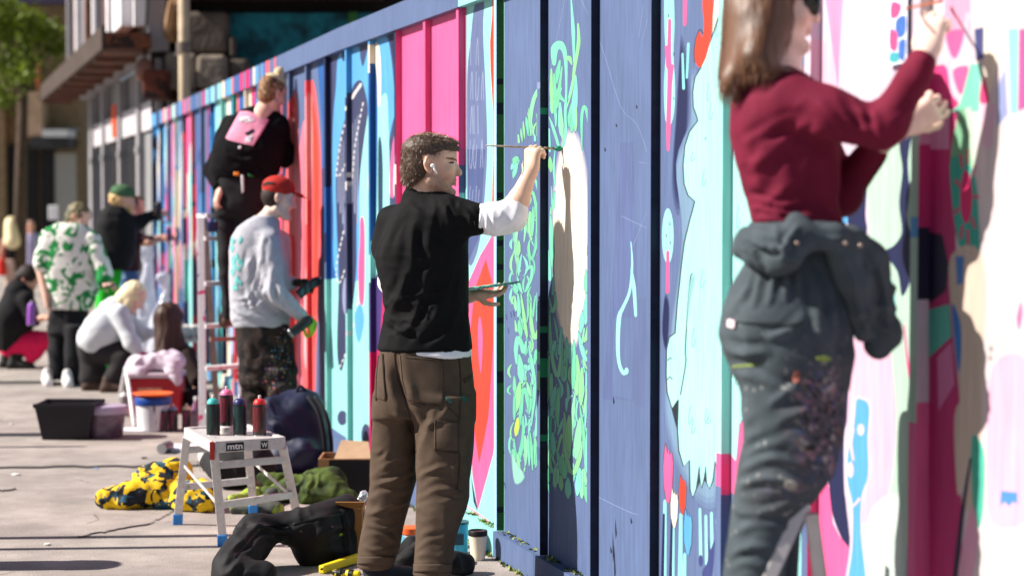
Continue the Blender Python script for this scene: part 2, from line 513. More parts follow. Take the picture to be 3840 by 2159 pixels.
# ------------------------------------------------------------------ ground
def ground():
    m = bpy.data.materials.new('pavement'); m.use_nodes = True
    nt = m.node_tree; N, L = nt.nodes, nt.links; b = N['Principled BSDF']
    b.inputs['Roughness'].default_value = .9; b.inputs['Specular IOR Level'].default_value = .2
    tc = N.new('ShaderNodeTexCoord')
    def noise(sc, det=6, st=None):
        n = N.new('ShaderNodeTexNoise'); n.inputs['Scale'].default_value = sc; n.inputs['Detail'].default_value = det
        L.new(tc.outputs['Object'], n.inputs['Vector']); return n.outputs['Fac']
    def ramp(src, a, b_, ca, cb):
        r = N.new('ShaderNodeMapRange'); r.inputs['From Min'].default_value = a; r.inputs['From Max'].default_value = b_
        r.inputs['To Min'].default_value = ca; r.inputs['To Max'].default_value = cb
        L.new(src, r.inputs['Value']); return r.outputs[0]
    def mul(x, y):
        v = N.new('ShaderNodeVectorMath'); v.operation = 'MULTIPLY'; L.new(x, v.inputs[0]); L.new(y, v.inputs[1]); return v.outputs[0]
    rgb = N.new('ShaderNodeRGB'); rgb.outputs[0].default_value = (.365, .318, .290, 1)
    c = mul(rgb.outputs[0], ramp(noise(.9, 5), .3, .7, .84, 1.14))
    c = mul(c, ramp(noise(7, 6), .3, .7, .9, 1.1))
    c = mul(c, ramp(noise(160, 3), .3, .7, .66, 1.34))
    c = mul(c, ramp(noise(3.1, 7), .42, .62, .86, 1.08))
    # dark stains and light spots
    c = mul(c, ramp(noise(23, 2), .68, .72, 1.0, .72))
    c = mul(c, ramp(noise(31, 1), .28, .25, 1.0, 1.35))
    # hairline cracks
    w = N.new('ShaderNodeTexNoise'); w.inputs['Scale'].default_value = 1.7; w.inputs['Detail'].default_value = 5
    L.new(tc.outputs['Object'], w.inputs['Vector'])
    ad = N.new('ShaderNodeVectorMath'); ad.operation = 'MULTIPLY_ADD'
    L.new(w.outputs['Color'], ad.inputs[0]); ad.inputs[1].default_value = (.9, .9, 0); L.new(tc.outputs['Object'], ad.inputs[2])
    vo = N.new('ShaderNodeTexVoronoi'); vo.feature = 'DISTANCE_TO_EDGE'; vo.inputs['Scale'].default_value = .62
    L.new(ad.outputs[0], vo.inputs['Vector'])
    crack = ramp(vo.outputs['Distance'], .002, .006, .5, 1.0)
    # only some of the cracks are open
    gate = ramp(noise(.8, 2), .56, .60, 1, 0)
    mx = N.new('ShaderNodeMath'); mx.operation = 'MAXIMUM'; L.new(crack, mx.inputs[0]); L.new(gate, mx.inputs[1])
    c = mul(c, mx.outputs[0])
    L.new(c, b.inputs['Base Color'])
    bp = N.new('ShaderNodeBump'); bp.inputs['Distance'].default_value = .004; bp.inputs['Strength'].default_value = 1
    L.new(noise(140, 4), bp.inputs['Height']); L.new(bp.outputs[0], b.inputs['Normal'])
    tag(mesh_obj('pavement', [(-400, -30, 0), (400, -30, 0), (400, 900, 0), (-400, 900, 0)], [[0, 1, 2, 3]], m), kind='structure')
    # tar repair seams: shallow strips of sealant in the surface
    ms = mat('tar_sealant', (58, 54, 54), .85, .2, 30)
    rnd = random.Random(3)
    for x0, y0, x1, y1, w_ in ((-60, 1752, 830, 1742, 7), (-60, 1846, 60, 1830, 5), (290, 2010, 560, 1960, 4), (560, 1960, 660, 1910, 3)):
        pts = []
        n = 16
        for i in range(n + 1):
            t = i / n; pts.append((x0 + (x1 - x0) * t, y0 + (y1 - y0) * t + rnd.uniform(-3, 3)))
        a = [GP(x, y - w_ / 2, .004) for x, y in pts]; b2 = [GP(x, y + w_ / 2, .004) for x, y in pts]
        o = mesh_obj('pavement_seam', a + b2, [[i, n + 1 + i, n + 2 + i, i + 1] for i in range(n)], ms)
        tag(o, kind='structure')
ground()

# ------------------------------------------------------------------ the mural: painted areas in order, later over earlier
PERI = (98, 117, 158); NAVY = (28, 34, 78); CYAN = (158, 232, 226); MINT = (124, 214, 184); LEAF = (112, 206, 168); LGRN = (140, 214, 152)
PINK = (250, 100, 158); RED = (244, 70, 48); CREAM = (252, 238, 216); SKY = (92, 172, 232); BLUE = (28, 96, 172); WHITE = (224, 204, 222)
TEAL = (60, 190, 180); HOT = (228, 30, 110); CORAL = (250, 98, 104); SLATE = (62, 68, 108); PALE = (238, 192, 214); MINTW = (190, 222, 202); GREY = (104, 118, 160)
SH = []
GID = [0]
def closed(pts, n=4):
    P = list(pts); m_ = len(P); out = []
    for i in range(m_):
        a, b, c, d = P[i - 1], P[i], P[(i + 1) % m_], P[(i + 2) % m_]
        for k in range(n):
            t = k / n
            out.append(tuple(.5 * (2 * b[j] + (c[j] - a[j]) * t + (2 * a[j] - 5 * b[j] + 4 * c[j] - d[j]) * t * t + (3 * b[j] - a[j] - 3 * c[j] + d[j]) * t ** 3) for j in (0, 1)))
    return out
def A(c, pts, sm=False, glow=None):
    GID[0] += 1; SH.append((c, closed(pts) if sm else list(pts), GID[0]))
def E(c, x, y, rx, ry, n=22):
    GID[0] += 1; SH.append((c, [(x + rx * math.cos(2 * math.pi * i / n), y + ry * math.sin(2 * math.pi * i / n)) for i in range(n)], GID[0]))
def St(c, pts, w, sm=True):
    p = smooth_line(pts, 5) if sm and len(pts) > 2 else list(pts)
    if isinstance(w, (list, tuple)):
        k = len(pts) - 1; ws = []
        for i in range(len(p)):
            t = i / (len(p) - 1) * k; j = min(int(t), k - 1); ws.append(w[j] + (w[j + 1] - w[j]) * (t - j))
    else: ws = w
    GID[0] += 1
    if not isinstance(ws, list): ws = [ws] * len(p)
    full = ribbon(p, ws); n_ = len(p); l, r_ = full[:n_], full[n_:][::-1]
    for i in range(0, n_ - 1, 3):
        j = min(i + 3, n_ - 1)
        SH.append((c, l[i:j + 1] + r_[i:j + 1][::-1], GID[0]))
    if ws[0] > 2.5: SH.append((c, [(p[0][0] + ws[0] * math.cos(a * .7), p[0][1] + ws[0] * 1.6 * math.sin(a * .7)) for a in range(9)], GID[0]))
    if ws[-1] > 2.5: SH.append((c, [(p[-1][0] + ws[-1] * math.cos(a * .7), p[-1][1] + ws[-1] * 1.6 * math.sin(a * .7)) for a in range(9)], GID[0]))
def mixc(a, b, t): return tuple(a[i] + (b[i] - a[i]) * t for i in range(3))
def soft(c, bg, pts, steps=5, grow=1.0):
    """sprayed area: nested outlines fading into the ground colour"""
    cx = sum(p[0] for p in pts) / len(pts); cy = sum(p[1] for p in pts) / len(pts)
    for i in range(steps):
        t = (i + 1) / steps; k = 1 + grow * (1 - t)
        GID[0] += 1; SH.append((mixc(bg, c, t), closed([(cx + (x - cx) * k, cy + (y - cy) * (1 + (k - 1) * .6)) for x, y in pts]), GID[0]))
rm = random.Random(21)
# far stretch: runs of drips and streaks
def far_art():
    pal = [PERI, NAVY, CYAN, PINK, SKY, BLUE, CREAM, CORAL, (110, 150, 200), TEAL, SLATE, HOT, GREY, SLATE, NAVY, BLUE, SKY]
    x = 560.0
    while x < 1075:
        w = rm.uniform(7, 17) * (.6 + (x - 560) / 900)
        s = (x + 290) / 2.63
        yt = 755 - 1.12 * s - 20; yb = 755 + 1.6 * s + 20
        c = rm.choice(pal)
        a = rm.random()
        yt2 = 755 - .90 * s
        y0 = yt if a < .08 else yt2 if a < .6 else yt + rm.uniform(.0, .45) * (yb - yt); y1 = yb if rm.random() < .45 else y0 + rm.uniform(.25, .75) * (yb - yt)
        A(c, [(x - w * .3, y0), (x + w * .7, y0), (x + w, (y0 + y1) / 2), (x + w * .6, y1), (x + w * .25, y1 + 30), (x - w * .1, y1), (x - w * .5, y0 * .6 + y1 * .4)], True)
        for _ in range(3):
            xx = x + rm.uniform(-8, 12); ya = rm.uniform(yt2, yb - 200); ln = rm.uniform(60, 320)
            St(rm.choice(pal), [(xx, ya), (xx + rm.uniform(-5, 5), ya + ln / 2), (xx + rm.uniform(-3, 3), ya + ln)], [1, rm.uniform(2, 6), .8])
        x += w * rm.uniform(.55, .85)
far_art()
# blue field left of the flames
A(PERI, [(1070, 280), (1200, 240), (1200, 560), (1070, 600)])
A(NAVY, [(1058, 330), (1078, 320), (1082, 1560), (1058, 1520)])
A(BLUE, [(1190, 235), (1242, 215), (1245, 700), (1230, 1000), (1205, 900), (1210, 500)])
A(NAVY, [(1228, 225), (1262, 205), (1258, 560), (1245, 1000), (1228, 1000), (1236, 500)])
A(SLATE, [(1200, 640), (1225, 620), (1232, 860), (1240, 1100), (1235, 1620), (1190, 1580), (1200, 1000)])
A(PERI, [(1212, 860), (1232, 850), (1240, 1000), (1236, 1620), (1205, 1590)])
A(BLUE, [(1238, 700), (1262, 690), (1266, 1060), (1240, 1060)])
# flames
A(CORAL, [(1066, 1500), (1066, 800), (1078, 600), (1092, 440), (1107, 338), (1118, 420), (1122, 560), (1128, 800), (1132, 1480)], True)
A((252, 132, 156), [(1118, 1480), (1116, 700), (1128, 520), (1142, 452), (1152, 520), (1156, 800), (1150, 1480)], True)
A(CORAL, [(1134, 1470), (1138, 800), (1142, 560), (1152, 380), (1168, 300), (1185, 350), (1200, 520), (1206, 720), (1200, 1000), (1186, 1300), (1178, 1480)], True)
A((255, 160, 160), [(1098, 800), (1096, 560), (1106, 400), (1112, 540), (1110, 900)], True)
A((255, 170, 170), [(1150, 900), (1152, 520), (1166, 350), (1172, 520), (1162, 1000)], True)
A(RED, [(1176, 1300), (1178, 700), (1170, 400), (1182, 420), (1196, 640), (1190, 1000)], True)
A(RED, [(1080, 1480), (1084, 1000), (1094, 760), (1098, 1000), (1098, 1480)], True)
A((255, 190, 196), [(1140, 1320), (1146, 1000), (1160, 1100), (1158, 1380)], True)
# figure in blues
A(SLATE, [(1245, 215), (1505, 98), (1505, 900), (1245, 900)])
A(SKY, [(1268, 215), (1300, 196), (1312, 185), (1345, 168), (1352, 220), (1362, 250), (1376, 200), (1388, 160), (1410, 144), (1446, 138), (1458, 160), (1470, 240), (1478, 330), (1483, 410), (1470, 470), (1458, 540), (1450, 640), (1440, 760), (1380, 1040), (1262, 1040), (1250, 800), (1246, 600), (1250, 440), (1260, 330)], True)
A(NAVY, [(1288, 190), (1300, 186), (1296, 215), (1288, 232), (1282, 212)], True)
A(CYAN, [(1432, 362), (1450, 356), (1456, 450), (1462, 700), (1455, 1000), (1440, 1300), (1402, 1640), (1345, 1640), (1350, 1000), (1350, 700), (1356, 500), (1375, 440), (1412, 400)], True)
A(CREAM, [(1400, 172), (1420, 168), (1428, 250), (1428, 360), (1418, 400), (1405, 300), (1398, 430), (1386, 380), (1392, 250)], True)
A(CREAM, [(1386, 560), (1398, 540), (1402, 640), (1392, 740), (1380, 700)], True)
A(BLUE, [(1404, 290), (1414, 300), (1416, 500), (1410, 900), (1402, 900)], True)
A((30, 60, 90), [(1418, 560), (1428, 520), (1436, 640), (1432, 980), (1420, 900)], True)
A(CYAN, [(1228, 1050), (1268, 1040), (1330, 1060), (1405, 1000), (1405, 1680), (1228, 1660)])
A((56, 62, 98), [(1345, 302), (1362, 318), (1380, 410), (1366, 520), (1352, 640), (1338, 820), (1336, 1020), (1312, 1230), (1290, 1360), (1276, 1388), (1264, 1300), (1270, 1040), (1262, 820), (1262, 620), (1284, 480), (1312, 400), (1322, 330)], True)
for i in range(9):
    St((150, 156, 184), [(1270 + i * 9, 560 + i * 12 - i * 28), (1268 + i * 9, 760 + 40 * (i % 3))], [1, 2.2], False)
def dashed(c, pts, w, dash=12, gap=8):
    p = smooth_line(pts, 30); cur = [p[0]]; acc = 0; on = True
    for a, b in zip(p, p[1:]):
        acc += math.hypot(b[0] - a[0], b[1] - a[1])
        if on: cur.append(b)
        if acc > (dash if on else gap):
            if on and len(cur) > 1: St(c, [cur[0], cur[-1]], w, False)
            on = not on; acc = 0; cur = [b]
dashed((226, 222, 220), [(1318, 400), (1284, 500), (1266, 610), (1262, 660), (1280, 650), (1310, 580)], 2.4)
dashed((226, 222, 220), [(1362, 385), (1345, 470), (1330, 560), (1318, 700), (1290, 860), (1264, 980), (1262, 1040), (1275, 1060), (1296, 1000)], 2.4)
dashed((226, 222, 220), [(1352, 320), (1330, 352), (1320, 370)], 5)
dashed((226, 222, 220), [(1344, 1110), (1318, 1260), (1290, 1340), (1272, 1378)], 2.4)
E((150, 156, 190), 1296, 1110, 12, 70); E((120, 128, 168), 1298, 830, 9, 60)
A((248, 92, 150), [(1352, 820), (1366, 835), (1368, 1000), (1364, 1132), (1348, 1130), (1344, 1010), (1350, 900)], True)
A(SKY, [(1330, 1180), (1352, 1140), (1366, 1200), (1350, 1280), (1336, 1260)], True)
E(SLATE, 1284, 1566, 19, 28); E(SLATE, 1372, 1630, 17, 42)
A((200, 30, 100), [(1392, 1180), (1412, 1080), (1440, 1000), (1460, 1100), (1440, 1740), (1396, 1720)])
A((70, 50, 120), [(1402, 1080), (1420, 1000), (1440, 990), (1425, 1300), (1402, 1330)])
A(PINK, [(1490, 468), (1476, 520), (1466, 600), (1462, 720), (1478, 730), (1486, 560)], True)
A(CREAM, [(1490, 386), (1497, 440), (1496, 560), (1508, 640), (1496, 740), (1476, 730), (1478, 600), (1484, 470)], True)
A(NAVY, [(1456, 112), (1507, 100), (1507, 580), (1496, 560), (1492, 390), (1482, 280), (1466, 170)])
A(PERI, [(1224, 1590), (1300, 1640), (1400, 1690), (1400, 1760), (1224, 1680)])
# pink sheets
A(PINK, [(1506, 90), (1748, 0), (1748, 540), (1735, 900), (1720, 1200), (1690, 1460), (1650, 1330), (1610, 1560), (1560, 1380), (1506, 1480)])
A(SLATE, [(1712, 500), (1722, 560), (1722, 700), (1704, 700)])
# red and cyan panel
A(CYAN, [(1750, -120), (1892, -160), (1892, 2110), (1700, 2020), (1700, 900), (1750, 700)])
A(GREY, [(1782, 10), (1815, 5), (1812, 120), (1824, 400), (1826, 620), (1800, 900), (1758, 990), (1752, 700), (1752, 300), (1764, 160)], True)
A((78, 92, 140), [(1752, 560), (1820, 560), (1800, 880), (1758, 980)])
A(RED, [(1848, -140), (1872, -150), (1868, 100), (1871, 400), (1872, 920), (1858, 968), (1842, 900), (1850, 600), (1850, 420), (1840, 260), (1838, 160), (1846, 60)])
A(PINK, [(1858, 862), (1871, 930), (1871, 1500), (1850, 1700), (1812, 1840), (1792, 1912), (1772, 1780), (1757, 1500), (1752, 1200), (1756, 1060), (1800, 960)])
A(RED, [(1822, 972), (1851, 1078), (1849, 1300), (1832, 1560), (1797, 1738), (1772, 1560), (1757, 1300), (1782, 1080)])
A(PINK, [(1801, 1188), (1811, 1270), (1803, 1400), (1793, 1310), (1793, 1220)], True)
A(NAVY, [(1766, 1780), (1790, 1900), (1790, 1915), (1776, 1880)])
St((240, 150, 170), [(1745, 1893), (1800, 1930), (1862, 1975)], 3)
def scribble(c, box, rows, w=1.6, seed=1):
    r = random.Random(seed); x0, y0, x1, y1 = box
    for i in range(rows):
        yc = y0 + (y1 - y0) * (i + .5) / rows; x = x0
        while x < x1:
            h = (y1 - y0) / rows * .42
            k = r.random()
            if k < .4: St(c, [(x, yc - h), (x - 3, yc + h * .6), (x + 4, yc + h), (x + 10, yc - h * .6)], w)
            elif k < .7: St(c, [(x, yc - h), (x + 1, yc + h)], w, False)
            else: St(c, [(x, yc + h), (x + 6, yc - h), (x + 10, yc + h)], w)
            x += r.uniform(12, 24)
scribble((180, 192, 216), (1764, 130, 1808, 640), 4, .6, 5)
scribble((180, 192, 216), (1764, 690, 1800, 860), 2, .55, 8)
# leaf panels ------------------------------------------------------
def zA(p): return (1860 + .5525 * p[0], 300 + .5525 * p[1])
def zB(p): return (1860 + .5525 * p[0], 1100 + .5525 * p[1])
GL = [LEAF, MINT, LGRN, (128, 216, 196), (116, 206, 160), (140, 216, 172)]
rl = random.Random(4)
def lf(fn, pts, w=9, c=None):
    q = [fn(p) for p in pts]; c = c or rl.choice(GL); w = w * .46
    ww = [w * .25] + [w] * (len(q) - 2) + [w * .3] if len(q) > 2 else [w * .6, w]
    St((80, 100, 148), q, [a + 1.1 for a in ww]); St(c, q, ww)
def drop(fn, p, q, w, c=None):
    a, b = fn(p), fn(q); w *= .5
    m1 = (a[0] * .7 + b[0] * .3, a[1] * .7 + b[1] * .3); m2 = (a[0] * .3 + b[0] * .7, a[1] * .3 + b[1] * .7)
    ww = [w * .2, w * .8, w, w * .35]
    St((80, 100, 148), [a, m1, m2, b], [t + 1.1 for t in ww]); St(c or rl.choice(GL), [a, m1, m2, b], ww)
E(mixc(PERI, WHITE, .35), 2142, 895, 78, 420, 40)
for k in range(4): E(mixc(mixc(PERI, WHITE, .35), CREAM, (k + 1) / 4), 2142, 895 + k * 2, 74 - k * 3.2, 410 - k * 7, 40)
rf = random.Random(17)
for _ in range(70):
    x, y = rf.uniform(1918, 2034), rf.uniform(360, 1700)
    if y < 700 and x < 1918 + (700 - y) * .22: continue
    l = rf.uniform(30, 90); w = rf.uniform(6, 11); b_ = rf.choice((-1, 1)) * rf.uniform(4, 16)
    lf(lambda p: p, [(x, y), (x + b_ * .8, y + l * .3), (x + b_, y + l * .65), (x + b_ * .2, y + l)], w)
for _ in range(55):
    x, y = rf.uniform(2062, 2215), rf.uniform(1230, 1780)
    if ((x - 2142) / 80) ** 2 + ((y - 895) / 420) ** 2 < 1: continue
    l = rf.uniform(35, 110); w = rf.uniform(6, 12); b_ = rf.choice((-1, 1)) * rf.uniform(4, 18)
    lf(lambda p: p, [(x, y), (x + b_ * .8, y + l * .3), (x + b_, y + l * .65), (x + b_ * .2, y + l)], w)
# left board, upper
for pts, w in (([(238, 380), (235, 250), (262, 120), (300, 60), (308, 110), (290, 170)], 16), ([(318, 560), (320, 300), (316, 180)], 12), ([(224, 190), (226, 260), (232, 340)], 9), ([(205, 250), (212, 300), (220, 380)], 14),
               ([(186, 280), (190, 340), (196, 400)], 10), ([(170, 330), (174, 370), (180, 420)], 9), ([(152, 370), (156, 420)], 9), ([(246, 620), (280, 720), (312, 880)], 11), ([(300, 560), (306, 640), (314, 780)], 10),
               ([(316, 900), (318, 700), (312, 560), (290, 570), (282, 660)], 9), ([(214, 1040), (205, 900), (226, 790), (246, 762), (262, 800), (278, 900), (280, 1030), (262, 1170), (236, 1215), (222, 1140), (232, 1080)], 12),
               ([(190, 1100), (200, 1000), (184, 950), (160, 960), (140, 1040), (134, 1150), (150, 1260), (170, 1300)], 12), ([(246, 1230), (276, 1120), (292, 1020), (302, 900)], 11), ([(130, 1100), (150, 1200), (140, 1330)], 10),
               ([(285, 1290), (296, 1230), (304, 1150)], 12), ([(200, 1320), (214, 1280), (244, 1270), (240, 1340), (216, 1400), (200, 1440)], 13), ([(176, 1180), (160, 1260), (154, 1330)], 12), ([(312, 1330), (300, 1400), (280, 1448)], 10), ([(144, 1330), (160, 1400), (180, 1448)], 14)):
    lf(zA, pts, w)
for p, q, w in (((290, 170), (286, 420), 13), ((158, 540), (106, 600), 22), ((150, 520), (120, 560), 24), ((146, 560), (118, 660), 16), ((232, 890), (240, 1080), 22), ((252, 860), (246, 1060), 13), ((186, 880), (190, 980), 10), ((156, 1090), (150, 1190), 18), ((128, 1380), (140, 1448), 20), ((264, 370), (266, 420), 9)):
    drop(zA, p, q, w)
# left board, lower
for pts, w in (([(150, 0), (158, 120), (150, 160)], 16), ([(130, 180), (140, 250), (150, 240)], 13), ([(170, 0), (190, 140), (206, 260), (214, 300)], 13), ([(236, 60), (240, 200), (262, 300), (290, 250), (304, 150)], 16), ([(212, 20), (220, 120), (210, 200)], 11), ([(268, 20), (250, 150)], 10),
               ([(282, 0), (286, 180)], 14), ([(140, 480), (136, 380), (150, 300), (172, 340), (190, 400), (206, 320)], 18), ([(196, 590), (196, 520), (226, 500), (236, 480)], 20), ([(222, 350), (244, 470), (262, 600), (258, 720), (240, 900)], 14), ([(262, 470), (276, 400)], 18),
               ([(122, 980), (128, 1080), (150, 1120), (170, 1060), (186, 960), (184, 830)], 16), ([(148, 960), (170, 800), (178, 680), (200, 650), (214, 720), (228, 840)], 16), ([(236, 600), (240, 720), (226, 820)], 15), ([(210, 600), (226, 660), (240, 700)], 16),
               ([(280, 900), (274, 820), (288, 740), (300, 800), (290, 880)], 9), ([(262, 960), (270, 1060), (262, 1160)], 18), ([(200, 1170), (204, 1050), (196, 960)], 18), ([(226, 1170), (224, 1060), (216, 960)], 14), ([(250, 1200), (240, 1050), (232, 940)], 13), ([(290, 960), (284, 1100), (268, 1180)], 14), ([(300, 200), (300, 400), (302, 540)], 11), ([(296, 620), (270, 960)], 10)):
    lf(zB, pts, w)
for p, q, w in (((124, 560), (128, 680), 14), ((160, 420), (176, 600), 26), ((164, 600), (134, 800), 26), ((124, 680), (126, 860), 12), ((156, 180), (172, 290), 18), ((118, 1050), (116, 1120), 18), ((150, 1080), (156, 1230), 14), ((196, 480), (206, 510), 18), ((130, 20), (136, 120), 12), ((246, 560), (252, 620), 12)):
    drop(zB, p, q, w)
drop(zB, (150, 840), (136, 960), 18, (196, 226, 90))
soft((150, 214, 196), PERI, [zB((110, 1090)), zB((140, 1150)), zB((190, 1240)), zB((130, 1280))], 3, .3)
# right board, upper (sprouts over the cream oval)
for pts, w in (([(482, 0), (470, 200), (474, 330), (462, 430), (440, 470)], 10), ([(360, 250), (390, 330), (420, 430), (430, 470)], 12), ([(366, 60), (384, 150), (404, 230), (406, 320)], 12), ([(410, 190), (440, 60)], 9), ([(420, 160), (432, 110), (470, 150)], 13), ([(490, 130), (520, 20), (536, -30), (546, 90), (540, 250), (538, 350)], 11),
               ([(584, 480), (582, 260), (600, 180), (622, 240), (636, 340), (630, 450)], 12), ([(640, 340), (648, 420)], 10), ([(362, 330), (366, 480)], 9), ([(402, 470), (392, 600), (400, 720)], 9), ([(376, 720), (386, 880), (400, 760)], 12), ([(374, 860), (372, 1000), (384, 1250)], 14), ([(362, 1160), (366, 1350)], 12), ([(390, 1300), (386, 1448)], 10)):
    lf(zA, pts, w)
for p, q, w in (((436, 150), (440, 370), 18), ((372, 130), (384, 230), 14), ((530, 130), (500, 310), 26), ((534, 200), (514, 350), 20), ((544, 180), (540, 350), 13), ((366, 520), (374, 620), 18), ((372, 920), (384, 1270), 20), ((626, 1110), (632, 1210), 14), ((640, 1240), (626, 1448), 18), ((612, 1290), (612, 1448), 16)):
    drop(zA, p, q, w)
# top sprigs of the right board (photo coordinates)
for pts, w in (([(2142, 0), (2150, 120), (2152, 235)], [2, 7, 2]), ([(2168, 92), (2170, 160), (2154, 260), (2145, 340), (2120, 420)], [3, 7, 6, 3, 2]), ([(2078, 235), (2080, 185), (2100, 170), (2118, 200), (2124, 300), (2120, 480), (2108, 560)], [8, 14, 16, 8, 4, 3, 3]),
               ([(2122, 225), (2134, 218), (2144, 240)], [4, 9, 3]), ([(2092, 340), (2098, 360), (2116, 380)], [5, 9, 3]), ([(2068, 262), (2068, 340), (2072, 420)], [3, 7, 3]), ([(2078, 280), (2082, 360), (2084, 430)], [3, 7, 3]), ([(2100, 230), (2092, 270), (2088, 310)], [3, 9, 3]), ([(2108, 250), (2098, 330), (2092, 400)], [2, 6, 3]), ([(2160, 300), (2150, 400), (2156, 470)], [2, 8, 3]), ([(2104, 420), (2106, 470), (2110, 520)], [3, 9, 3])):
    St(rl.choice(GL), pts, w)
# right board, lower
for pts, w in (([(362, 20), (380, 120), (404, 80), (404, 0)], 15), ([(366, 100), (370, 330), (390, 480), (420, 560), (440, 460), (450, 300)], 15), ([(350, 740), (352, 560), (362, 420)], 18), ([(394, 160), (410, 240), (420, 330)], 11), ([(404, 330), (390, 370)], 18), ([(444, 240), (432, 400)], 14), ([(455, 440), (450, 560), (470, 580), (484, 440)], 13), ([(478, 800), (484, 720), (522, 690)], 16),
               ([(346, 960), (370, 840), (404, 700), (430, 640)], 18), ([(420, 900), (418, 760), (434, 640)], 22), ([(420, 960), (440, 900), (462, 840)], 14), ([(416, 1090), (440, 980), (460, 960), (464, 1020), (456, 1080)], 12), ([(466, 800), (470, 960), (490, 1160), (516, 1210), (540, 1200), (570, 1100), (584, 1000)], 18), ([(500, 1120), (512, 960), (524, 800), (540, 660)], 15),
               ([(560, 260), (580, 360), (606, 440), (630, 440), (626, 400)], 16), ([(600, 240), (586, 330)], 10), ([(636, 160), (612, 300), (596, 330)], 14), ([(612, 520), (616, 660), (604, 930)], 13), ([(570, 760), (590, 900), (606, 1100), (614, 1200)], 12), ([(346, 1160), (352, 1060), (364, 960), (376, 840)], 14), ([(364, 1000), (366, 1150), (390, 1210), (424, 1140)], 15), ([(620, 640), (600, 800)], 12)):
    lf(zB, pts, w)
for p, q, w in (((550, 420), (548, 680), 26), ((584, 500), (578, 750), 22), ((620, 0), (608, 200), 24), ((588, 120), (576, 260), 20), ((530, 320), (524, 640), 20), ((498, 830), (494, 1060), 30), ((570, 850), (546, 1110), 28), ((378, 540), (362, 700), 22), ((404, 630), (376, 760), 22), ((480, 300), (486, 440), 16), ((508, 330), (506, 480), 14), ((440, 1110), (470, 1240), 34), ((490, 1250), (492, 1380), 26), ((440, 1230), (446, 1330), 18), ((404, 1170), (404, 1310), 18), ((360, 1180), (360, 1280), 14), ((384, 940), (392, 1090), 20), ((422, 1180), (420, 1290), 14),
                ((590, 1190), (584, 1380), 22), ((570, 1180), (554, 1360), 24), ((606, 1240), (618, 1410), 18), ((616, 950), (612, 1220), 14), ((600, 1180), (612, 1300), 12)):
    drop(zB, p, q, w)
for x, y in ((1905, 1240), (1915, 1180), (1925, 1175), (1898, 1190), (1886, 1690), (1892, 1820)):
    St((70, 84, 130), [(x, y - 12), (x + 4, y + 10)], 2, False)
# blank board with primer patches and the hook-shaped branch
A(mixc(PERI, (92, 104, 152), .55), [(2326, 536), (2372, 534), (2384, 860), (2392, 1130), (2380, 1500), (2258, 1495), (2300, 1000), (2318, 700)])
A(mixc(PERI, (96, 106, 150), .45), [(2374, 1120), (2420, 1120), (2428, 1530), (2384, 1520)])
A(PERI, [(2300, 1190), (2372, 1190), (2374, 1500), (2298, 1480)])
St(CYAN, [(2366, 905), (2371, 990), (2362, 1090), (2338, 1150), (2322, 1190), (2317, 1290), (2322, 1360), (2338, 1398), (2350, 1390)], [1, 4, 5, 6, 8, 7, 6, 7, 8])
St(CYAN, [(2368, 1010), (2378, 1080), (2384, 1180)], [3, 7, 5])
for pts, w in (([(2180, 0), (2258, 180), (2328, 400), (2390, 470), (2432, 600), (2396, 608)], 1.1), ([(2118, 0), (2060, 280), (2020, 420)], .8), ([(2232, 1856), (2300, 1890), (2370, 1922), (2392, 1926)], 1.4), ([(2412, 20), (2396, 140)], .9), ([(2440, 20), (2410, 150)], .9), ([(2330, 810), (2440, 862)], 1.2), ([(2366, 940), (2440, 760)], .8), ([(2160, 500), (2204, 700), (2210, 760)], .9)):
    St((140, 156, 200), pts, w * .75)
for x, y, h in ((2300, 2050, 60), (2310, 1980, 40), (2306, 2110, 70), (2292, 2060, 16), (2312, 470, 8), (2388, 400, 9), (2368, 1950, 14), (2302, 1500, 16), (2270, 560, 10)):
    A((26, 28, 52), [(x - 2.4, y - h), (x + 1, y - h * .2), (x + 3.4, y + h * .5), (x - 1, y + h), (x - 3, y + h * .2)])
A((132, 160, 214), [(2428, -160), (2442, -160), (2436, 2180), (2424, 2180)])
# animal board
soft(NAVY, PERI, [(2556, 190), (2576, 330), (2570, 520), (2548, 740), (2528, 640), (2540, 420), (2548, 260)], 4, .5)
soft(mixc(PERI, (160, 210, 220), .4), PERI, [(2600, 300), (2590, 480), (2540, 640), (2560, 900), (2520, 1240), (2500, 1500), (2540, 1700), (2640, 1860), (2700, 1700), (2700, 600)], 3, .14)
ANI = [(2716, -20), (2690, 83), (2628, 256), (2607, 290), (2598, 345), (2600, 400), (2618, 452), (2586, 494), (2569, 546), (2562, 622), (2566, 691), (2580, 732), (2606, 756), (2586, 829), (2566, 912), (2555, 1000), (2540, 1140), (2532, 1248),
       (2510, 1264), (2500, 1310), (2498, 1400), (2502, 1470), (2520, 1530), (2544, 1496), (2541, 1608), (2546, 1690), (2564, 1748), (2586, 1724), (2588, 1832), (2598, 1864), (2612, 1832), (2624, 1744), (2626, 1808), (2632, 1828), (2640, 1800), (2646, 1744), (2650, 1808), (2662, 1830), (2674, 1800), (2682, 1728), (2690, 1784), (2700, 1804), (2704, 1660)]
AE = [(2730, 1690), (2760, 1728), (2772, 1590), (2830, 1500), (2900, 1300), (2900, 700), (2870, -20)]
A((172, 240, 234), ANI + AE)
St((62, 74, 84), ANI, [2.6] * len(ANI), False)
St((62, 74, 84), [(2598, 1024), (2590, 1040), (2582, 1120), (2574, 1240), (2570, 1320), (2572, 1360), (2552, 1480)], 2.2)
A((140, 196, 200), [(2600, 1030), (2606, 1050), (2590, 1130), (2576, 1230), (2580, 1140), (2588, 1060)], True)
for pts in ([(2504, 1352), (2512, 1342), (2520, 1346)], [(2503, 1424), (2512, 1412), (2522, 1422)]): St((62, 74, 84), pts, 1.8)
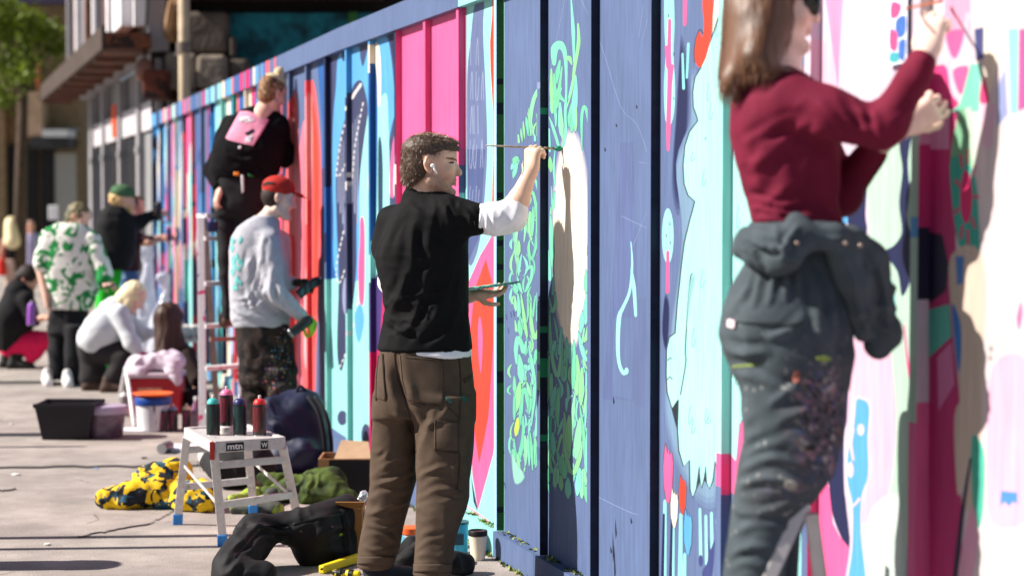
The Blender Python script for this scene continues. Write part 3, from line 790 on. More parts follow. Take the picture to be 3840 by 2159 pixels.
for x, y, l in ((2660, 350, 50), (2668, 420, 50), (2600, 590, 24), (2642, 670, 46), (2704, 680, 60), (2690, 120, 30), (2602, 1270, 50), (2636, 1050, 50), (2590, 1560, 50), (2602, 1600, 40), (2652, 1560, 40), (2660, 1570, 30), (2770, 820, 60), (2766, 1420, 36)):
    St((108, 150, 156), [(x, y - l * .8), (x - 8, y + l * .3), (x - 2, y + l * .6), (x + 6, y)], 1.4)
A(RED, [(2636, 0), (2668, -10), (2678, 60), (2668, 130), (2650, 210), (2628, 252), (2610, 238), (2606, 200), (2610, 150), (2622, 118), (2634, 140), (2640, 90)], True)
A(CREAM, [(2680, 0), (2712, -10), (2690, 70), (2672, 128), (2674, 60)])
St((60, 60, 66), [(2606, 236), (2604, 190), (2612, 140), (2626, 112), (2638, 130)], 2)
A(CYAN, [(2494, -30), (2524, -30), (2530, 90), (2526, 200), (2532, 330), (2528, 420), (2514, 470), (2496, 450), (2490, 330), (2496, 210), (2492, 100)], True)
St(PINK, [(2512, 80), (2510, 200), (2512, 300), (2508, 440), (2506, 560)], [6, 8, 9, 9, 5]); St(PINK, [(2500, 180), (2504, 250)], 6); St(PINK, [(2522, 250), (2514, 330)], 6)
St(PINK, [(2570, -30), (2568, 90)], [8, 6]); St((140, 220, 222), [(2560, 205), (2564, 330)], [4, 5]); St((140, 220, 222), [(2582, 168), (2576, 290)], [5, 4])
E(CYAN, 2505, 885, 22, 104); St(PINK, [(2505, 948), (2504, 1090)], [6, 7])
soft(NAVY, PERI, [(2494, 1120), (2508, 1160), (2500, 1300), (2486, 1240)], 3, .4)
for x, y in ((2510, 840), (2496, 884), (2512, 910), (2504, 60), (2524, 204), (2524, 370), (2644, 520)): St((40, 50, 70), [(x, y - 6), (x + 4, y), (x, y + 6)], 1.5)
for x, ya, yb in ((2494, 1880, 2190), (2524, 1980, 2190), (2554, 1930, 2190), (2568, 2080, 2190)): St((150, 224, 226), [(x, ya), (x - 4, yb)], [6, 9], False)
for x in (2510, 2540): St(NAVY, [(x - 20, 1930), (x - 26, 2190)], [4, 6], False)
def tulip(c, x, y0, y1, w):
    h = y1 - y0
    P = [(x - w * .55, y0), (x - w * .2, y0 + h * .18), (x + w * .15, y0 + h * .1), (x + w * .3, y0 + h * .2), (x + w * .75, y0 + h * .15), (x + w, y0 + h * .35), (x + w * .8, y0 + h * .75), (x + w * .2, y1), (x - w * .3, y1 - h * .02), (x - w * .9, y0 + h * .7), (x - w, y0 + h * .4)]
    St((60, 60, 76), P + [P[0]], 2.2, False); A(c, P)
tulip(PINK, 2506, 1660, 1885, 18); tulip(CREAM, 2529, 1828, 1978, 14); tulip(RED, 2560, 1778, 1928, 13); tulip(SKY, 2580, 1904, 2080, 16)
for x, a, b in ((2625, 1910, 2090), (2647, 1936, 2110), (2668, 1925, 2080), (2689, 1946, 2100)): St(CYAN, [(x, a), (x + 3, b)], [5, 6], False)
A((62, 72, 130), [(2656, 2010), (2664, 2060), (2680, 2020), (2676, 2110), (2664, 2170), (2640, 2180), (2634, 2140), (2654, 2100)], True); E((62, 72, 130), 2628, 2100, 8, 22)
# behind the painter on the steps
A(PINK, [(2704, 1662), (2732, 1694), (2762, 1732), (2775, 1590), (2860, 1470), (2930, 1500), (2880, 1700), (2850, 1900), (2790, 1900), (2756, 1860), (2704, 1800)])
A(CYAN, [(2990, 2010), (3040, 1900), (3052, 2200), (2960, 2200)]); A(SLATE, [(3010, 1880), (3045, 1860), (3040, 2010), (3010, 2100)])
A(WHITE, [(3062, -200), (3520, -320), (3520, 2300), (3062, 2200)])
A((250, 150, 190), [(3096, -60), (3160, -60), (3158, 60), (3150, 200), (3144, 330), (3130, 240), (3110, 100)], True)
A(PALE, [(3072, 150), (3120, 160), (3140, 340), (3100, 380), (3072, 360)])
A(MINTW, [(3240, 520), (3480, 470), (3480, 1500), (3400, 2190), (3230, 2190), (3240, 1700), (3330, 1400), (3260, 900)])
A(SKY, [(3150, 690), (3200, 680), (3200, 760), (3186, 826), (3164, 838), (3148, 800)], True)
A(NAVY, [(3192, 650), (3250, 640), (3246, 800), (3252, 860), (3240, 900), (3200, 920), (3180, 850)], True)
A(NAVY, [(3378, 480), (3422, 470), (3406, 600), (3412, 720), (3402, 820), (3424, 900), (3434, 970), (3412, 1060), (3382, 1110), (3366, 1020), (3318, 948), (3352, 920), (3382, 870), (3372, 760), (3384, 640), (3374, 560)], True)
A(SKY, [(3430, 490), (3464, 480), (3462, 640), (3470, 780), (3486, 860), (3468, 870), (3454, 780), (3434, 660)], True)
A(CYAN, [(3318, 980), (3345, 1050), (3362, 1140), (3352, 1260), (3320, 1300)], True)
St((248, 80, 150), [(3392, 1220), (3410, 1400), (3452, 1560)], [3, 5, 6])
A(PALE, [(3186, 1290), (3320, 1280), (3350, 1400), (3360, 1640), (3330, 1860), (3270, 1960), (3190, 1900), (3170, 1600)], True)
A((212, 228, 220), [(3256, 1940), (3340, 1850), (3380, 1900), (3380, 2190), (3250, 2190)], True)
A(NAVY, [(3130, 1280), (3190, 1270), (3180, 1500), (3168, 1800), (3186, 2000), (3190, 2070), (3140, 1980), (3110, 1850), (3120, 1600)], True)
A(PINK, [(3062, 1860), (3106, 1800), (3124, 1960), (3150, 2010), (3190, 2060), (3184, 2200), (3062, 2200)])
A(WHITE, [(3204, 1490), (3232, 1486), (3268, 1510), (3262, 1640), (3268, 1760), (3246, 1860), (3232, 1920), (3236, 2200), (3172, 2200), (3186, 2060), (3188, 1900), (3168, 1850), (3166, 1640), (3184, 1560)], True)
A(SKY, [(3212, 1500), (3230, 1496), (3260, 1524), (3254, 1640), (3256, 1780), (3232, 1860), (3228, 2000), (3246, 2200), (3180, 2200), (3196, 2060), (3198, 1900), (3178, 1800), (3180, 1700), (3196, 1640), (3206, 1560)], True)
E(WHITE, 3228, 1610, 13, 22); E(WHITE, 3190, 1760, 12, 30); St(WHITE, [(3200, 1610), (3192, 1660), (3200, 1720)], 5); St(WHITE, [(3178, 1880), (3200, 1894), (3222, 1870)], 5)
A((248, 110, 165), [(3470, 1520), (3500, 1480), (3510, 2230), (3400, 2220), (3440, 2000)])
A((150, 160, 200), [(3414, 1880), (3440, 1700), (3446, 1900), (3420, 2120), (3396, 2190)], True)
# right-hand board
A((232, 218, 218), [(3484, -400), (3900, -500), (3900, 2500), (3484, 2300)])
A((206, 50, 120), [(3484, 250), (3560, 240), (3600, 420), (3584, 900), (3600, 1300), (3610, 2300), (3484, 2300)])
A((250, 170, 200), [(3540, -40), (3640, -60), (3640, 120), (3545, 140)])
A((244, 70, 140), [(3484, 250), (3556, 240), (3566, 400), (3484, 400)])
A((226, 150, 190), [(3484, 400), (3560, 400), (3560, 560), (3484, 560)])
St(WHITE, [(3540, 90), (3552, 190), (3580, 235), (3610, 170), (3630, 60)], 9); A((246, 100, 160), [(3550, 125), (3614, 115), (3600, 190), (3580, 222), (3560, 190)], True)
St(WHITE, [(3520, 225), (3560, 250), (3576, 340), (3606, 372), (3640, 300), (3640, 130)], 10); A((246, 100, 160), [(3576, 262), (3630, 250), (3626, 320), (3604, 356), (3584, 320)], True)
A((128, 216, 190), [(3640, 240), (3680, 240), (3672, 420), (3566, 420), (3600, 390)]); A((70, 76, 130), [(3654, 110), (3700, 100), (3690, 220), (3660, 230)])
A((206, 232, 206), [(3590, 420), (3640, 400), (3660, 560), (3650, 640), (3570, 620)]); A((130, 190, 150), [(3600, 420), (3622, 420), (3640, 560), (3640, 640), (3566, 600)], True)
A((60, 186, 166), [(3566, 590), (3650, 640), (3670, 800), (3672, 940), (3640, 970), (3600, 930), (3576, 800)], True)
E((236, 50, 120), 3624, 738, 23, 102)
for a in range(9):
    t = a * 2 * math.pi / 9; St((236, 50, 120), [(3624 + 30 * math.cos(t), 738 + 130 * math.sin(t)), (3624 + 42 * math.cos(t), 738 + 176 * math.sin(t))], 5, False)
A(CREAM, [(3690, -60), (3780, -80), (3770, 120), (3720, 330), (3690, 400)]); A((150, 160, 204), [(3740, 330), (3770, 250), (3780, 430), (3740, 480)])
A((150, 226, 216), [(3780, 110), (3830, 100), (3826, 420), (3790, 430)]); A((236, 90, 160), [(3822, 110), (3900, 100), (3900, 380), (3818, 420)]); A((220, 240, 216), [(3776, -60), (3900, -60), (3900, 100), (3780, 110)])
A((236, 70, 130), [(3674, 380), (3690, 290), (3710, 380)], True); A((240, 200, 220), [(3674, 390), (3740, 390), (3720, 560), (3690, 560)])
A((40, 36, 66), [(3484, 870), (3534, 880), (3560, 1000), (3548, 1090), (3484, 1140)]); A((226, 205, 186), [(3566, 960), (3680, 950), (3690, 1300), (3670, 1800), (3620, 1900), (3600, 1500), (3570, 1200)], True)
A((86, 144, 214), [(3584, 960), (3616, 960), (3612, 1060), (3590, 1070)]); A((56, 130, 214), [(3570, 1140), (3600, 1200), (3606, 1300), (3596, 1400), (3582, 1300)], True)
A((96, 200, 180), [(3484, 1160), (3560, 1140), (3570, 1260), (3484, 1340)]); A((230, 130, 180), [(3515, 1340), (3570, 1280), (3580, 1440), (3520, 1540)])
A((226, 205, 186), [(3580, 1560), (3620, 1520), (3612, 1800), (3590, 1840)], True); A((80, 196, 170), [(3645, 1640), (3690, 1690), (3688, 1900), (3670, 1980), (3650, 1900)], True)
St((40, 40, 70), [(3640, 1720), (3610, 1920), (3580, 2190)], [4, 8, 10]); A((248, 180, 205), [(3640, 1900), (3668, 2000), (3640, 2190), (3590, 2190)], True)
A(PALE, [(3720, 1380), (3830, 1330), (3900, 1500), (3900, 1900), (3720, 1960), (3700, 1640)], True); A((84, 150, 218), [(3754, 1838), (3816, 1844), (3816, 1890), (3800, 1880), (3784, 1900), (3768, 1880), (3750, 1900)])
A((250, 120, 170), [(3812, 1190), (3830, 1130), (3836, 1180), (3822, 1240)], True); A((222, 226, 246), [(3790, 560), (3900, 520), (3900, 800), (3800, 740)], True)

# ------------------------------------------------------------------ hoarding
TOPH = 2.66
def top_h(u):
    u0 = px_wall(1300, 700)[0]; u1 = px_wall(575, 700)[0]
    return TOPH - .10 * min(1, max(0, (u - u0) / (u1 - u0)))
SHW = []
for c_, pts_, g_ in SH:
    q = [px_wall(x, y) for x, y in pts_]
    us, hs = [a for a, b in q], [b for a, b in q]
    SHW.append((tuple(v * .70 for v in lin(c_)), q, min(us), max(us), min(hs), max(hs), g_))
LP = tuple(v * .70 for v in lin(PERI))
def inside(q, u, h):
    r = False
    for (au, ah), (bu, bh) in zip(q, q[1:] + q[:1]):
        if (ah > h) != (bh > h) and u < (bu - au) * (h - ah) / (bh - ah) + au: r = not r
    return r
def paint_at(u, h):
    for c, q, u0, u1, h0, h1, g in reversed(SHW):
        if u0 <= u <= u1 and h0 <= h <= h1 and inside(q, u, h): return c
    return LP
def clip(poly, k, val, keep_greater):
    out = []
    for a, b in zip(poly, poly[1:] + poly[:1]):
        ia = (a[k] >= val) == keep_greater or a[k] == val; ib = (b[k] >= val) == keep_greater or b[k] == val
        if ia: out.append(a)
        if ia != ib:
            t = (val - a[k]) / (b[k] - a[k]); out.append((a[0] + (b[0] - a[0]) * t, a[1] + (b[1] - a[1]) * t))
    return out
def hoarding():
    # painted timber: colour from the mural, with brush marks, drips of dirt and grain
    m = bpy.data.materials.new('painted_boards'); m.use_nodes = True
    nt = m.node_tree; N, L = nt.nodes, nt.links; b = N['Principled BSDF']
    b.inputs['Roughness'].default_value = .62; b.inputs['Specular IOR Level'].default_value = .3
    at = N.new('ShaderNodeAttribute'); at.attribute_name = 'Col'
    tc = N.new('ShaderNodeTexCoord'); mp = N.new('ShaderNodeMapping'); mp.inputs['Scale'].default_value = (6, 6, .55)
    L.new(tc.outputs['Object'], mp.inputs[0])
    def nz(sc, det, vec, a, b_, lo_, hi_):
        n = N.new('ShaderNodeTexNoise'); n.inputs['Scale'].default_value = sc; n.inputs['Detail'].default_value = det
        L.new(vec, n.inputs['Vector']); r = N.new('ShaderNodeMapRange')
        r.inputs['From Min'].default_value, r.inputs['From Max'].default_value, r.inputs['To Min'].default_value, r.inputs['To Max'].default_value = a, b_, lo_, hi_
        L.new(n.outputs['Fac'], r.inputs['Value']); return n.outputs['Fac'], r.outputs[0]
    g1, f1 = nz(9, 6, mp.outputs[0], .3, .7, .86, 1.10)
    g2, f2 = nz(2.2, 4, tc.outputs['Object'], .3, .7, .93, 1.06)
    g3, f3 = nz(55, 2, tc.outputs['Object'], .76, .80, 1, .62)
    mm = N.new('ShaderNodeMath'); mm.operation = 'MULTIPLY'; L.new(f1, mm.inputs[0]); L.new(f2, mm.inputs[1])
    m3 = N.new('ShaderNodeMath'); m3.operation = 'MULTIPLY'; L.new(mm.outputs[0], m3.inputs[0]); L.new(f3, m3.inputs[1])
    vm = N.new('ShaderNodeVectorMath'); vm.operation = 'MULTIPLY'; L.new(at.outputs['Color'], vm.inputs[0]); L.new(m3.outputs[0], vm.inputs[1])
    L.new(vm.outputs[0], b.inputs['Base Color'])
    bp = N.new('ShaderNodeBump'); bp.inputs['Distance'].default_value = .0012; bp.inputs['Strength'].default_value = .8
    L.new(g1, bp.inputs['Height']); L.new(bp.outputs[0], b.inputs['Normal'])
    root = thing('hoarding', 'long timber hoarding of upright boards covered in a bright painted mural', 'hoarding', W(0, 0, 0))
    umax = px_wall(573, 700)[0]; i1 = int(umax / PITCH)
    i0 = -8
    BW, BD, RB, RT = .040, .034, .115, .137
    HB = RB
    for i in range(i0, i1 + 1):
        ua = U_OFF + i * PITCH - PITCH + BW / 2; ub = U_OFF + i * PITCH - BW / 2      # board between batten i-1 and i
        hb, ht = .0, top_h(ub)
        # the board itself, 18 mm ply; painted face carries the mural
        vs = [W(u, v, h) for h in (hb, ht - .01) for v in (-.018, 0) for u in (ua - .018, ub + .018)]
        fs = [[0, 2, 3, 1], [4, 5, 7, 6], [0, 1, 5, 4], [2, 6, 7, 3], [0, 4, 6, 2], [1, 3, 7, 5]]
        cs = [LP] * 6; vs = list(vs); laid = []
        for c, q, u0, u1, h0, h1, g in SHW:
            if u1 < ua or u0 > ub or h1 < 0 or h0 > ht: continue
            p = q
            if u0 < ua: p = clip(p, 0, ua, True)
            if u1 > ub and len(p) > 2: p = clip(p, 0, ub, False)
            if h0 < HB and len(p) > 2: p = clip(p, 1, HB - .02, True)
            if h1 > ht and len(p) > 2: p = clip(p, 1, ht - .02, False)
            pp = []
            for a in p:
                if not pp or abs(a[0] - pp[-1][0]) + abs(a[1] - pp[-1][1]) > 1e-5: pp.append(a)
            if len(pp) < 3: continue
            bb = (min(a[0] for a in pp), max(a[0] for a in pp), min(a[1] for a in pp), max(a[1] for a in pp))
            ly = 1 + max([o_[4] for o_ in laid if o_[0] <= bb[1] and o_[1] >= bb[0] and o_[2] <= bb[3] and o_[3] >= bb[2]], default=0)
            laid.append(bb + (ly,))
            k = len(vs); vv = .0003 + .000014 * ly
            area = sum(a[0] * b_[1] - b_[0] * a[1] for a, b_ in zip(pp, pp[1:] + pp[:1]))
            if area > 0: pp = pp[::-1]
            tri = __import__('mathutils').geometry.tessellate_polygon([[Vector((a[0], a[1], 0)) for a in pp]])
            vs += [W(a[0], vv, a[1]) for a in pp]
            for t in tri:
                t = list(t); A_, B_, C_ = pp[t[0]], pp[t[1]], pp[t[2]]
                if (B_[0] - A_[0]) * (C_[1] - A_[1]) - (B_[1] - A_[1]) * (C_[0] - A_[0]) > 0: t = t[::-1]
                fs.append([k + j for j in t]); cs.append(c)
        mesh_obj('board', vs, fs, m, root, colors=cs)
        # batten over the joint
        uc = U_OFF + i * PITCH
        hs = [RB + (ht - RT - RB) * k / 90 for k in range(91)]
        vs, fs, cs = [], [], []
        for h in hs: vs += [W(uc - BW / 2, -.002, h), W(uc - BW / 2, BD, h), W(uc + BW / 2, BD, h), W(uc + BW / 2, -.002, h)]
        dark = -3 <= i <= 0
        spl = [(px_wall(2053, b_)[1], px_wall(2053, a_)[1]) for a_, b_ in ((395, 440), (1095, 1112), (1218, 1250), (1352, 1420), (1634, 1652))]
        rb = random.Random(i)
        sp = 0
        for k in range(90):
            hm = (hs[k] + hs[k + 1]) / 2; cf = paint_at(uc, hm)
            cn = paint_at(uc - BW * .5, hm)
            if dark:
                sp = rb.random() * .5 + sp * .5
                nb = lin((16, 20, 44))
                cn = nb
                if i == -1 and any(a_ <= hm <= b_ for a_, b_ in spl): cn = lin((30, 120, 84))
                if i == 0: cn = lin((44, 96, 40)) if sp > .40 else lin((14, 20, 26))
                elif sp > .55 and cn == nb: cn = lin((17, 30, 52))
                if i == 0: cf = lin((150, 190, 222))
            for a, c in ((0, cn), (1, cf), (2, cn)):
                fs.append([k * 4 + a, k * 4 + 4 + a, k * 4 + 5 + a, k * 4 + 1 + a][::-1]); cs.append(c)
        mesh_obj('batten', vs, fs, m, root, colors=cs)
    # rails in lengths
    us = [U_OFF + (i0 - 1) * PITCH]
    while us[-1] < U_OFF + i1 * PITCH: us.append(us[-1] + PITCH * 4)
    for nm in ('top_rail', 'bottom_rail'):
        for ua, ub in zip(us, us[1:]):
            ub = min(ub, U_OFF + i1 * PITCH + .02)
            n = max(4, int((ub - ua) / .03)); vs, fs, cs = [], [], []
            for k in range(n + 1):
                u = ua + .0015 + (ub - ua - .003) * k / n
                if nm == 'top_rail': a, b_ = top_h(u) - RT, top_h(u); d0, d1 = -.03, BD + .012
                else: a, b_ = -.01, RB; d0, d1 = -.03, BD + .02
                vs += [W(u, d0, a), W(u, d1, a), W(u, d1, b_), W(u, d0, b_)]
            for k in range(n):
                um = ua + (ub - ua) * (k + .5) / n
                hh = top_h(um) - RT / 2 if nm == 'top_rail' else .08
                c = paint_at(um, hh)
                for a in range(4):
                    cc = c
                    fs.append([k * 4 + a, k * 4 + (a + 1) % 4, k * 4 + 4 + (a + 1) % 4, k * 4 + 4 + a]); cs.append(cc)
            e = n * 4
            fs += [[3, 2, 1, 0], [e, e + 1, e + 2, e + 3]]; cs += [LP, LP]
            mesh_obj(nm, vs, fs, m, root, colors=cs)
    # timber braces behind, carrying the boards
    mb = mat('raw_timber', (150, 120, 86), .85, .2, 20)
    for i in range(i0, i1 + 1, 4):
        uc = U_OFF + i * PITCH - .2
        MB().bar(W(uc, -.06, 0), W(uc, -.06, 2.4), .08, .08, WD).bar(W(uc, -.10, 1.9), W(uc, -1.3, 0), .07, .045, WD).build('brace', mb, root)
    # moss and dirt along the foot of the boards
    mg = mat('kerb_moss', (150, 160, 92), .95, .35, 9, c2=(70, 80, 40))
    vs, fs = [], []
    rg = random.Random(12)
    for _ in range(900):
        u = rg.uniform(-4.5, 2.0); v = BD + .022 + abs(rg.gauss(0, .012)); p = W(u, v, .0); s = rg.uniform(.004, .012); a = rg.uniform(0, 6.28)
        k = len(vs); vs += [p + Vector((math.cos(a) * s, math.sin(a) * s, 0)), p + Vector((-math.cos(a) * s, -math.sin(a) * s, 0)), p + Vector((rg.uniform(-s, s), rg.uniform(-s, s), s * rg.uniform(.6, 2.2)))]
        fs.append([k, k + 1, k + 2])
    for _ in range(1500):
        u = rg.uniform(-4.5, 1.6); v = BD * rg.random() ** 1.6 + .002
        if vnoise(np.array([[u * 9, 0, 0]]))[0] < -.1: continue
        p = W(u, v, RB); s = rg.uniform(.004, .012); a = rg.uniform(0, 6.28)
        k = len(vs); vs += [p + Vector((math.cos(a) * s, math.sin(a) * s, 0)), p + Vector((-math.cos(a) * s, -math.sin(a) * s, 0)), p + Vector((rg.uniform(-s, s), rg.uniform(-s, s), s * rg.uniform(.4, 1.2)))]
        fs.append([k, k + 1, k + 2])
    tag(mesh_obj('moss', vs, fs, mg), 'thin line of moss and weeds at the foot of the hoarding', 'moss', kind='stuff')
hoarding()
# reference print taped on the boards
def ref_print():
    P = [(3350, -60), (3424, -80), (3420, 235), (3346, 250)]
    q = [px_wall(x, y) for x, y in P]
    rt = thing('reference_print', 'small colourful reference print taped to the pale boards by the painter on steps', 'print', W(q[3][0], .016, q[3][1]))
    vs = [W(a, v, h) for v in (.0145, .0160) for a, h in q]
    mesh_obj('paper', vs, [[3, 2, 1, 0], [4, 5, 6, 7], [0, 1, 5, 4], [1, 2, 6, 5], [2, 3, 7, 6], [3, 0, 4, 7]], mat('print_paper', (206, 214, 236), .7, .1, 30), rt)
    mm = [mat('print_pink', (224, 70, 120), .7, .15, 60), mat('print_blue', (60, 100, 170), .7, .15, 60), mat('print_teal', (60, 150, 160), .7, .15, 60)]
    for k, (c, pts) in enumerate(((0, [(3364, 10), (3400, 20), (3390, 60), (3362, 70)]), (1, [(3380, 80), (3416, 60), (3414, 130), (3384, 140)]), (0, [(3360, 110), (3386, 130), (3382, 190), (3358, 180)]), (2, [(3360, 200), (3390, 200), (3388, 232), (3358, 232)]), (1, [(3392, 160), (3416, 150), (3412, 220), (3394, 220)]))):
        q2 = [px_wall(x, y) for x, y in closed(pts, 3)]
        mesh_obj('printed_shape', [W(a, .0164 + .0002 * k, h) for a, h in q2], [list(range(len(q2)))], mm[c], rt)
ref_print()
# ------------------------------------------------------------------ street behind
def wu(x): return px_wall(x, 755)[0]
def street():
    grey = mat('grey_render', (128, 128, 130), .85, .15, 3); lgrey = mat('pale_pier', (146, 144, 148), .8, .1, 3); white = mat('white_panel', (222, 220, 222), .7, .08, 3)
    brown = mat('brown_pier', (112, 78, 66), .85, .2, 5); dark = mat('dark_opening', (22, 20, 22), .7, .1, 5); rust = mat('rusty_soffit', (104, 62, 42), .9, .3, 6, c2=(46, 34, 30))
    fascia = mat('fascia_light', (186, 182, 186), .7, .15, 4); orange = mat('orange_sign', (236, 88, 40), .6, .1, 8); glassd = mat('shop_glass', (40, 44, 50), .12, .1, 4, spec=.6)
    # shop terrace with canopy in line with the hoarding
    uA, uB = wu(566), wu(286)
    Wt = lambda u, v, h: W(u, v + .14, h)
    root = thing('shop_terrace', 'grey shop terrace with tall piers and rusty overhanging canopy past the hoarding', 'building', W(uA, 0, 0))
    MB().box((uA, -.46, 0), (uB, -.35, 3.3), Wt).build('ground_floor_wall', grey, root)
    MB().box((uA, -.36, 3.32), (uB, -.12, 10.5), Wt).build('upper_wall', lgrey, root)
    sof = MB().box((uA - .5, -.10, 3.30), (uB, .40, 3.47), Wt).build('canopy', rust, root)
    MB().box((uA - .5, .402, 3.28), (uB, .44, 3.54), Wt).build('fascia_board', mat('canopy_edge', (66, 54, 47), .9, .3, 5), sof)
    for k in range(9):
        u = uA - .45 + (uB - uA + .3) * k / 8
        MB().box((u, -.09, 3.24), (u + .14, .39, 3.299), Wt).build('joist', brown, sof)
    for i, x in enumerate((556, 492, 424, 364, 322)):
        u = wu(x)
        p = MB().box((u - .12, -.34, 0), (u + .16, -.22, 3.238), Wt).build('pier', lgrey, root)
        MB().box((u - .14, -.34, 2.2), (u + .18, -.205, 2.28), Wt).build('pier_band', grey, p)
    for i, (a, b) in enumerate(((556, 492), (492, 424), (424, 364), (364, 322))):
        ua, ub = wu(a) + .24, wu(b) - .14
        MB().box((ua, -.348, .0), (ub, -.30, 2.44), Wt).build('shop_window' if i else 'shutter_panel', glassd if i != 0 else grey, root)
        f = MB().box((ua, -.298, 2.46), (ub, -.26, 2.80), Wt).build('shop_sign', fascia, root)
        if i == 2: MB().box((ua + .3, -.258, 2.5), (ua + .7, -.22, 2.95), Wt).build('sign_square', orange, f)
    rs = random.Random(5); u = uA + .1; k = 0
    while u < uB - .3:
        w_ = rs.uniform(.5, .8)
        MB().box((u, -.118, 3.6), (u + w_ * .35, .02 + .05 * (k % 2), 10.2), Wt).build('upper_pier', (white, brown, lgrey)[k % 3], root)
        wn_ = MB().box((u + w_ * .38, -.119, 4.2), (u + w_ * .95, -.085, 6.6), Wt).build('window', glassd, root)
        MB().box((u + w_ * .38, -.084, 4.12), (u + w_ * .95, -.03, 4.19), Wt).build('sill', white, wn_)
        u += w_ * 1.25; k += 1
    # white projecting sign box at the near end of the canopy
    t = thing('projecting_sign', 'blank white box sign fixed above the rusty canopy', 'sign', W(wu(548), .07, 3.6))
    MB().box((wu(556), .13, 3.6), (wu(520), .30, 6.2), W).build('sign_box', white, t, bevel=.02)
    [MB().box((wu(545), .02, h), (wu(543), .128, h + .1), W).build('bracket', grey, t) for h in (3.9, 5.5)]
    t = thing('wall_lamp', 'small round lamp hanging under the canopy by the end pier', 'lamp', PX(543, 272, 21.6))
    c = PX(541, 272, 21.4)
    MB().lathe(c, [(.02, .16), (.06, .14), (.10, .06), (.11, -.02), (.08, -.09), (.03, -.11)], 16).build('lamp_globe', mat('lamp_bronze', (120, 82, 66), .4, .1), t, smooth=True)
    MB().tube([c + Vector((0, 0, .12)), c + Vector((.05, .1, 1.2))], .015).build('lamp_stem', dark, t)
    # brick house across the far end of the street
    z = 44.0
    def B(x0, y0, x1, y1, d0=0.0, d1=.3):
        a, b = PX(x0, y1, z), PX(x1, y0, z)
        return (a.x, a.y - d1, max(a.z, -.02)), (b.x, a.y - d0, b.z)
    base = PX(120, 1010, z)
    r2 = thing('brick_house', 'cream and orange brick house at the far end behind the tree', 'building', (base.x, base.y, 0))
    cream = mat('cream_brick', (122, 102, 78), .9, .25, 8); orb = mat('orange_brick', (206, 122, 82), .9, .25, 8)
    MB().box(*B(-420, -260, 310, 1030, -4, 0)).build('wall', cream, r2)
    MB().box(*B(165, -250, 250, 290, .002, .12)).build('orange_bay', orb, r2)
    MB().box(*B(-430, -275, 320, 26, .002, .9)).build('eaves', mat('slate_eaves', (74, 66, 92), .8, .1), r2)
    for a in ((80, 130, 150, 300), (-60, 130, 10, 300), (262, 60, 300, 480)):
        w_ = MB().box(*B(*a, .001, .05)).build('window', glassd, r2)
        MB().box(*B(a[0] - 4, a[3] + 1, a[2] + 4, a[3] + 12, .001, .16)).build('sill', lgrey, w_)
    MB().box(*B(96, 352, 186, 515, .002, .75)).build('balcony', mat('balcony_block', (170, 142, 118), .9, .2, 6), r2)
    for x in (105, 150):
        MB().box(*B(x, 215, x + 14, 351, .3, .42)).build('balcony_post', orb, r2)
    MB().box(*B(150, 520, 292, 560, .002, .9)).build('shop_fascia', mat('charcoal_fascia', (46, 46, 50), .7, .1), r2)
    MB().box(*B(198, 492, 290, 519, .002, 1.0)).build('shop_canopy', mat('canopy_white', (196, 196, 200), .7, .1), r2)
    MB().box(*B(30, 545, 148, 1010, .002, .10)).build('shop_front', dark, r2)
    MB().box(*B(160, 561, 208, 1010, .002, .10)).build('doorway', dark, r2)
    sh = MB().box(*B(212, 575, 292, 1010, .002, .06)).build('roller_shutter', mat('shutter_grey', (150, 148, 146), .6, .1), r2)
    for k in range(22):
        y = 590 + k * 15
        MB().box(*B(214, y, 290, y + 9, .062, .10)).build('slat', mat('shutter_slat', (206, 204, 200), .5, .08), sh)
    MB().box(*B(2, 150, 36, 1010, .002, .3)).build('pilaster', cream, r2)
    # white notice on a stand
    nb = PX(202, 850, 30.0)
    t = thing('notice_board', 'small white notice on a dark post in front of the roller shutter', 'sign', (nb.x, nb.y, 0))
    s_ = 30.0 / F
    MB().box((nb.x - 19 * s_, nb.y - .03, PX(202, 824, 30).z), (nb.x + 19 * s_, nb.y, PX(202, 770, 30).z)).build('board', mat('notice_white', (236, 238, 240), .6, .05), t, bevel=.01)
    MB().box((nb.x - .04, nb.y + .002, 0), (nb.x + .04, nb.y + .06, PX(202, 800, 30).z)).build('post', dark, t)
    # derelict shop behind the hoarding
    z = 22.2
    b3 = PX(1100, 900, z)
    r3 = thing('derelict_shop', 'derelict stone and teal shopfront rising behind the hoarding', 'building', (b3.x, b3.y, 0))
    teal = mat('teal_fascia', (22, 112, 122), .75, .25, 4, c2=(14, 66, 76), thr=(.45, .6)); stone = mat('rough_stone', (134, 122, 110), .95, .3, 5, bump=.03, bscale=9); stone2 = mat('rough_stone_dark', (92, 82, 74), .95, .3, 5, bump=.03, bscale=9)
    MB().box(*B(572, -420, 1640, 1040, -3, 0)).build('back_wall', mat('dark_wall', (34, 28, 26), .95, .3, 4), r3)  # near-black brown wall behind the stone blocks and teal boards
    MB().box(*B(880, 62, 1432, 252, .002, .35)).build('teal_board', teal, r3)
    MB().box(*B(890, 262, 1420, 460, .002, .25)).build('teal_board', teal, r3)
    MB().box(*B(880, 253, 1430, 261, .002, .42)).build('ledge', mat('teal_ledge', (40, 100, 104), .8, .3, 6), r3)
    MB().box(*B(700, -30, 1440, 8, .002, .8)).build('roof_slab', stone2, r3)
    MB().box(*B(1318, 60, 1348, 128, .351, .40)).build('green_stain', mat('green_stain', (62, 124, 50), .8, .3, 6), r3)
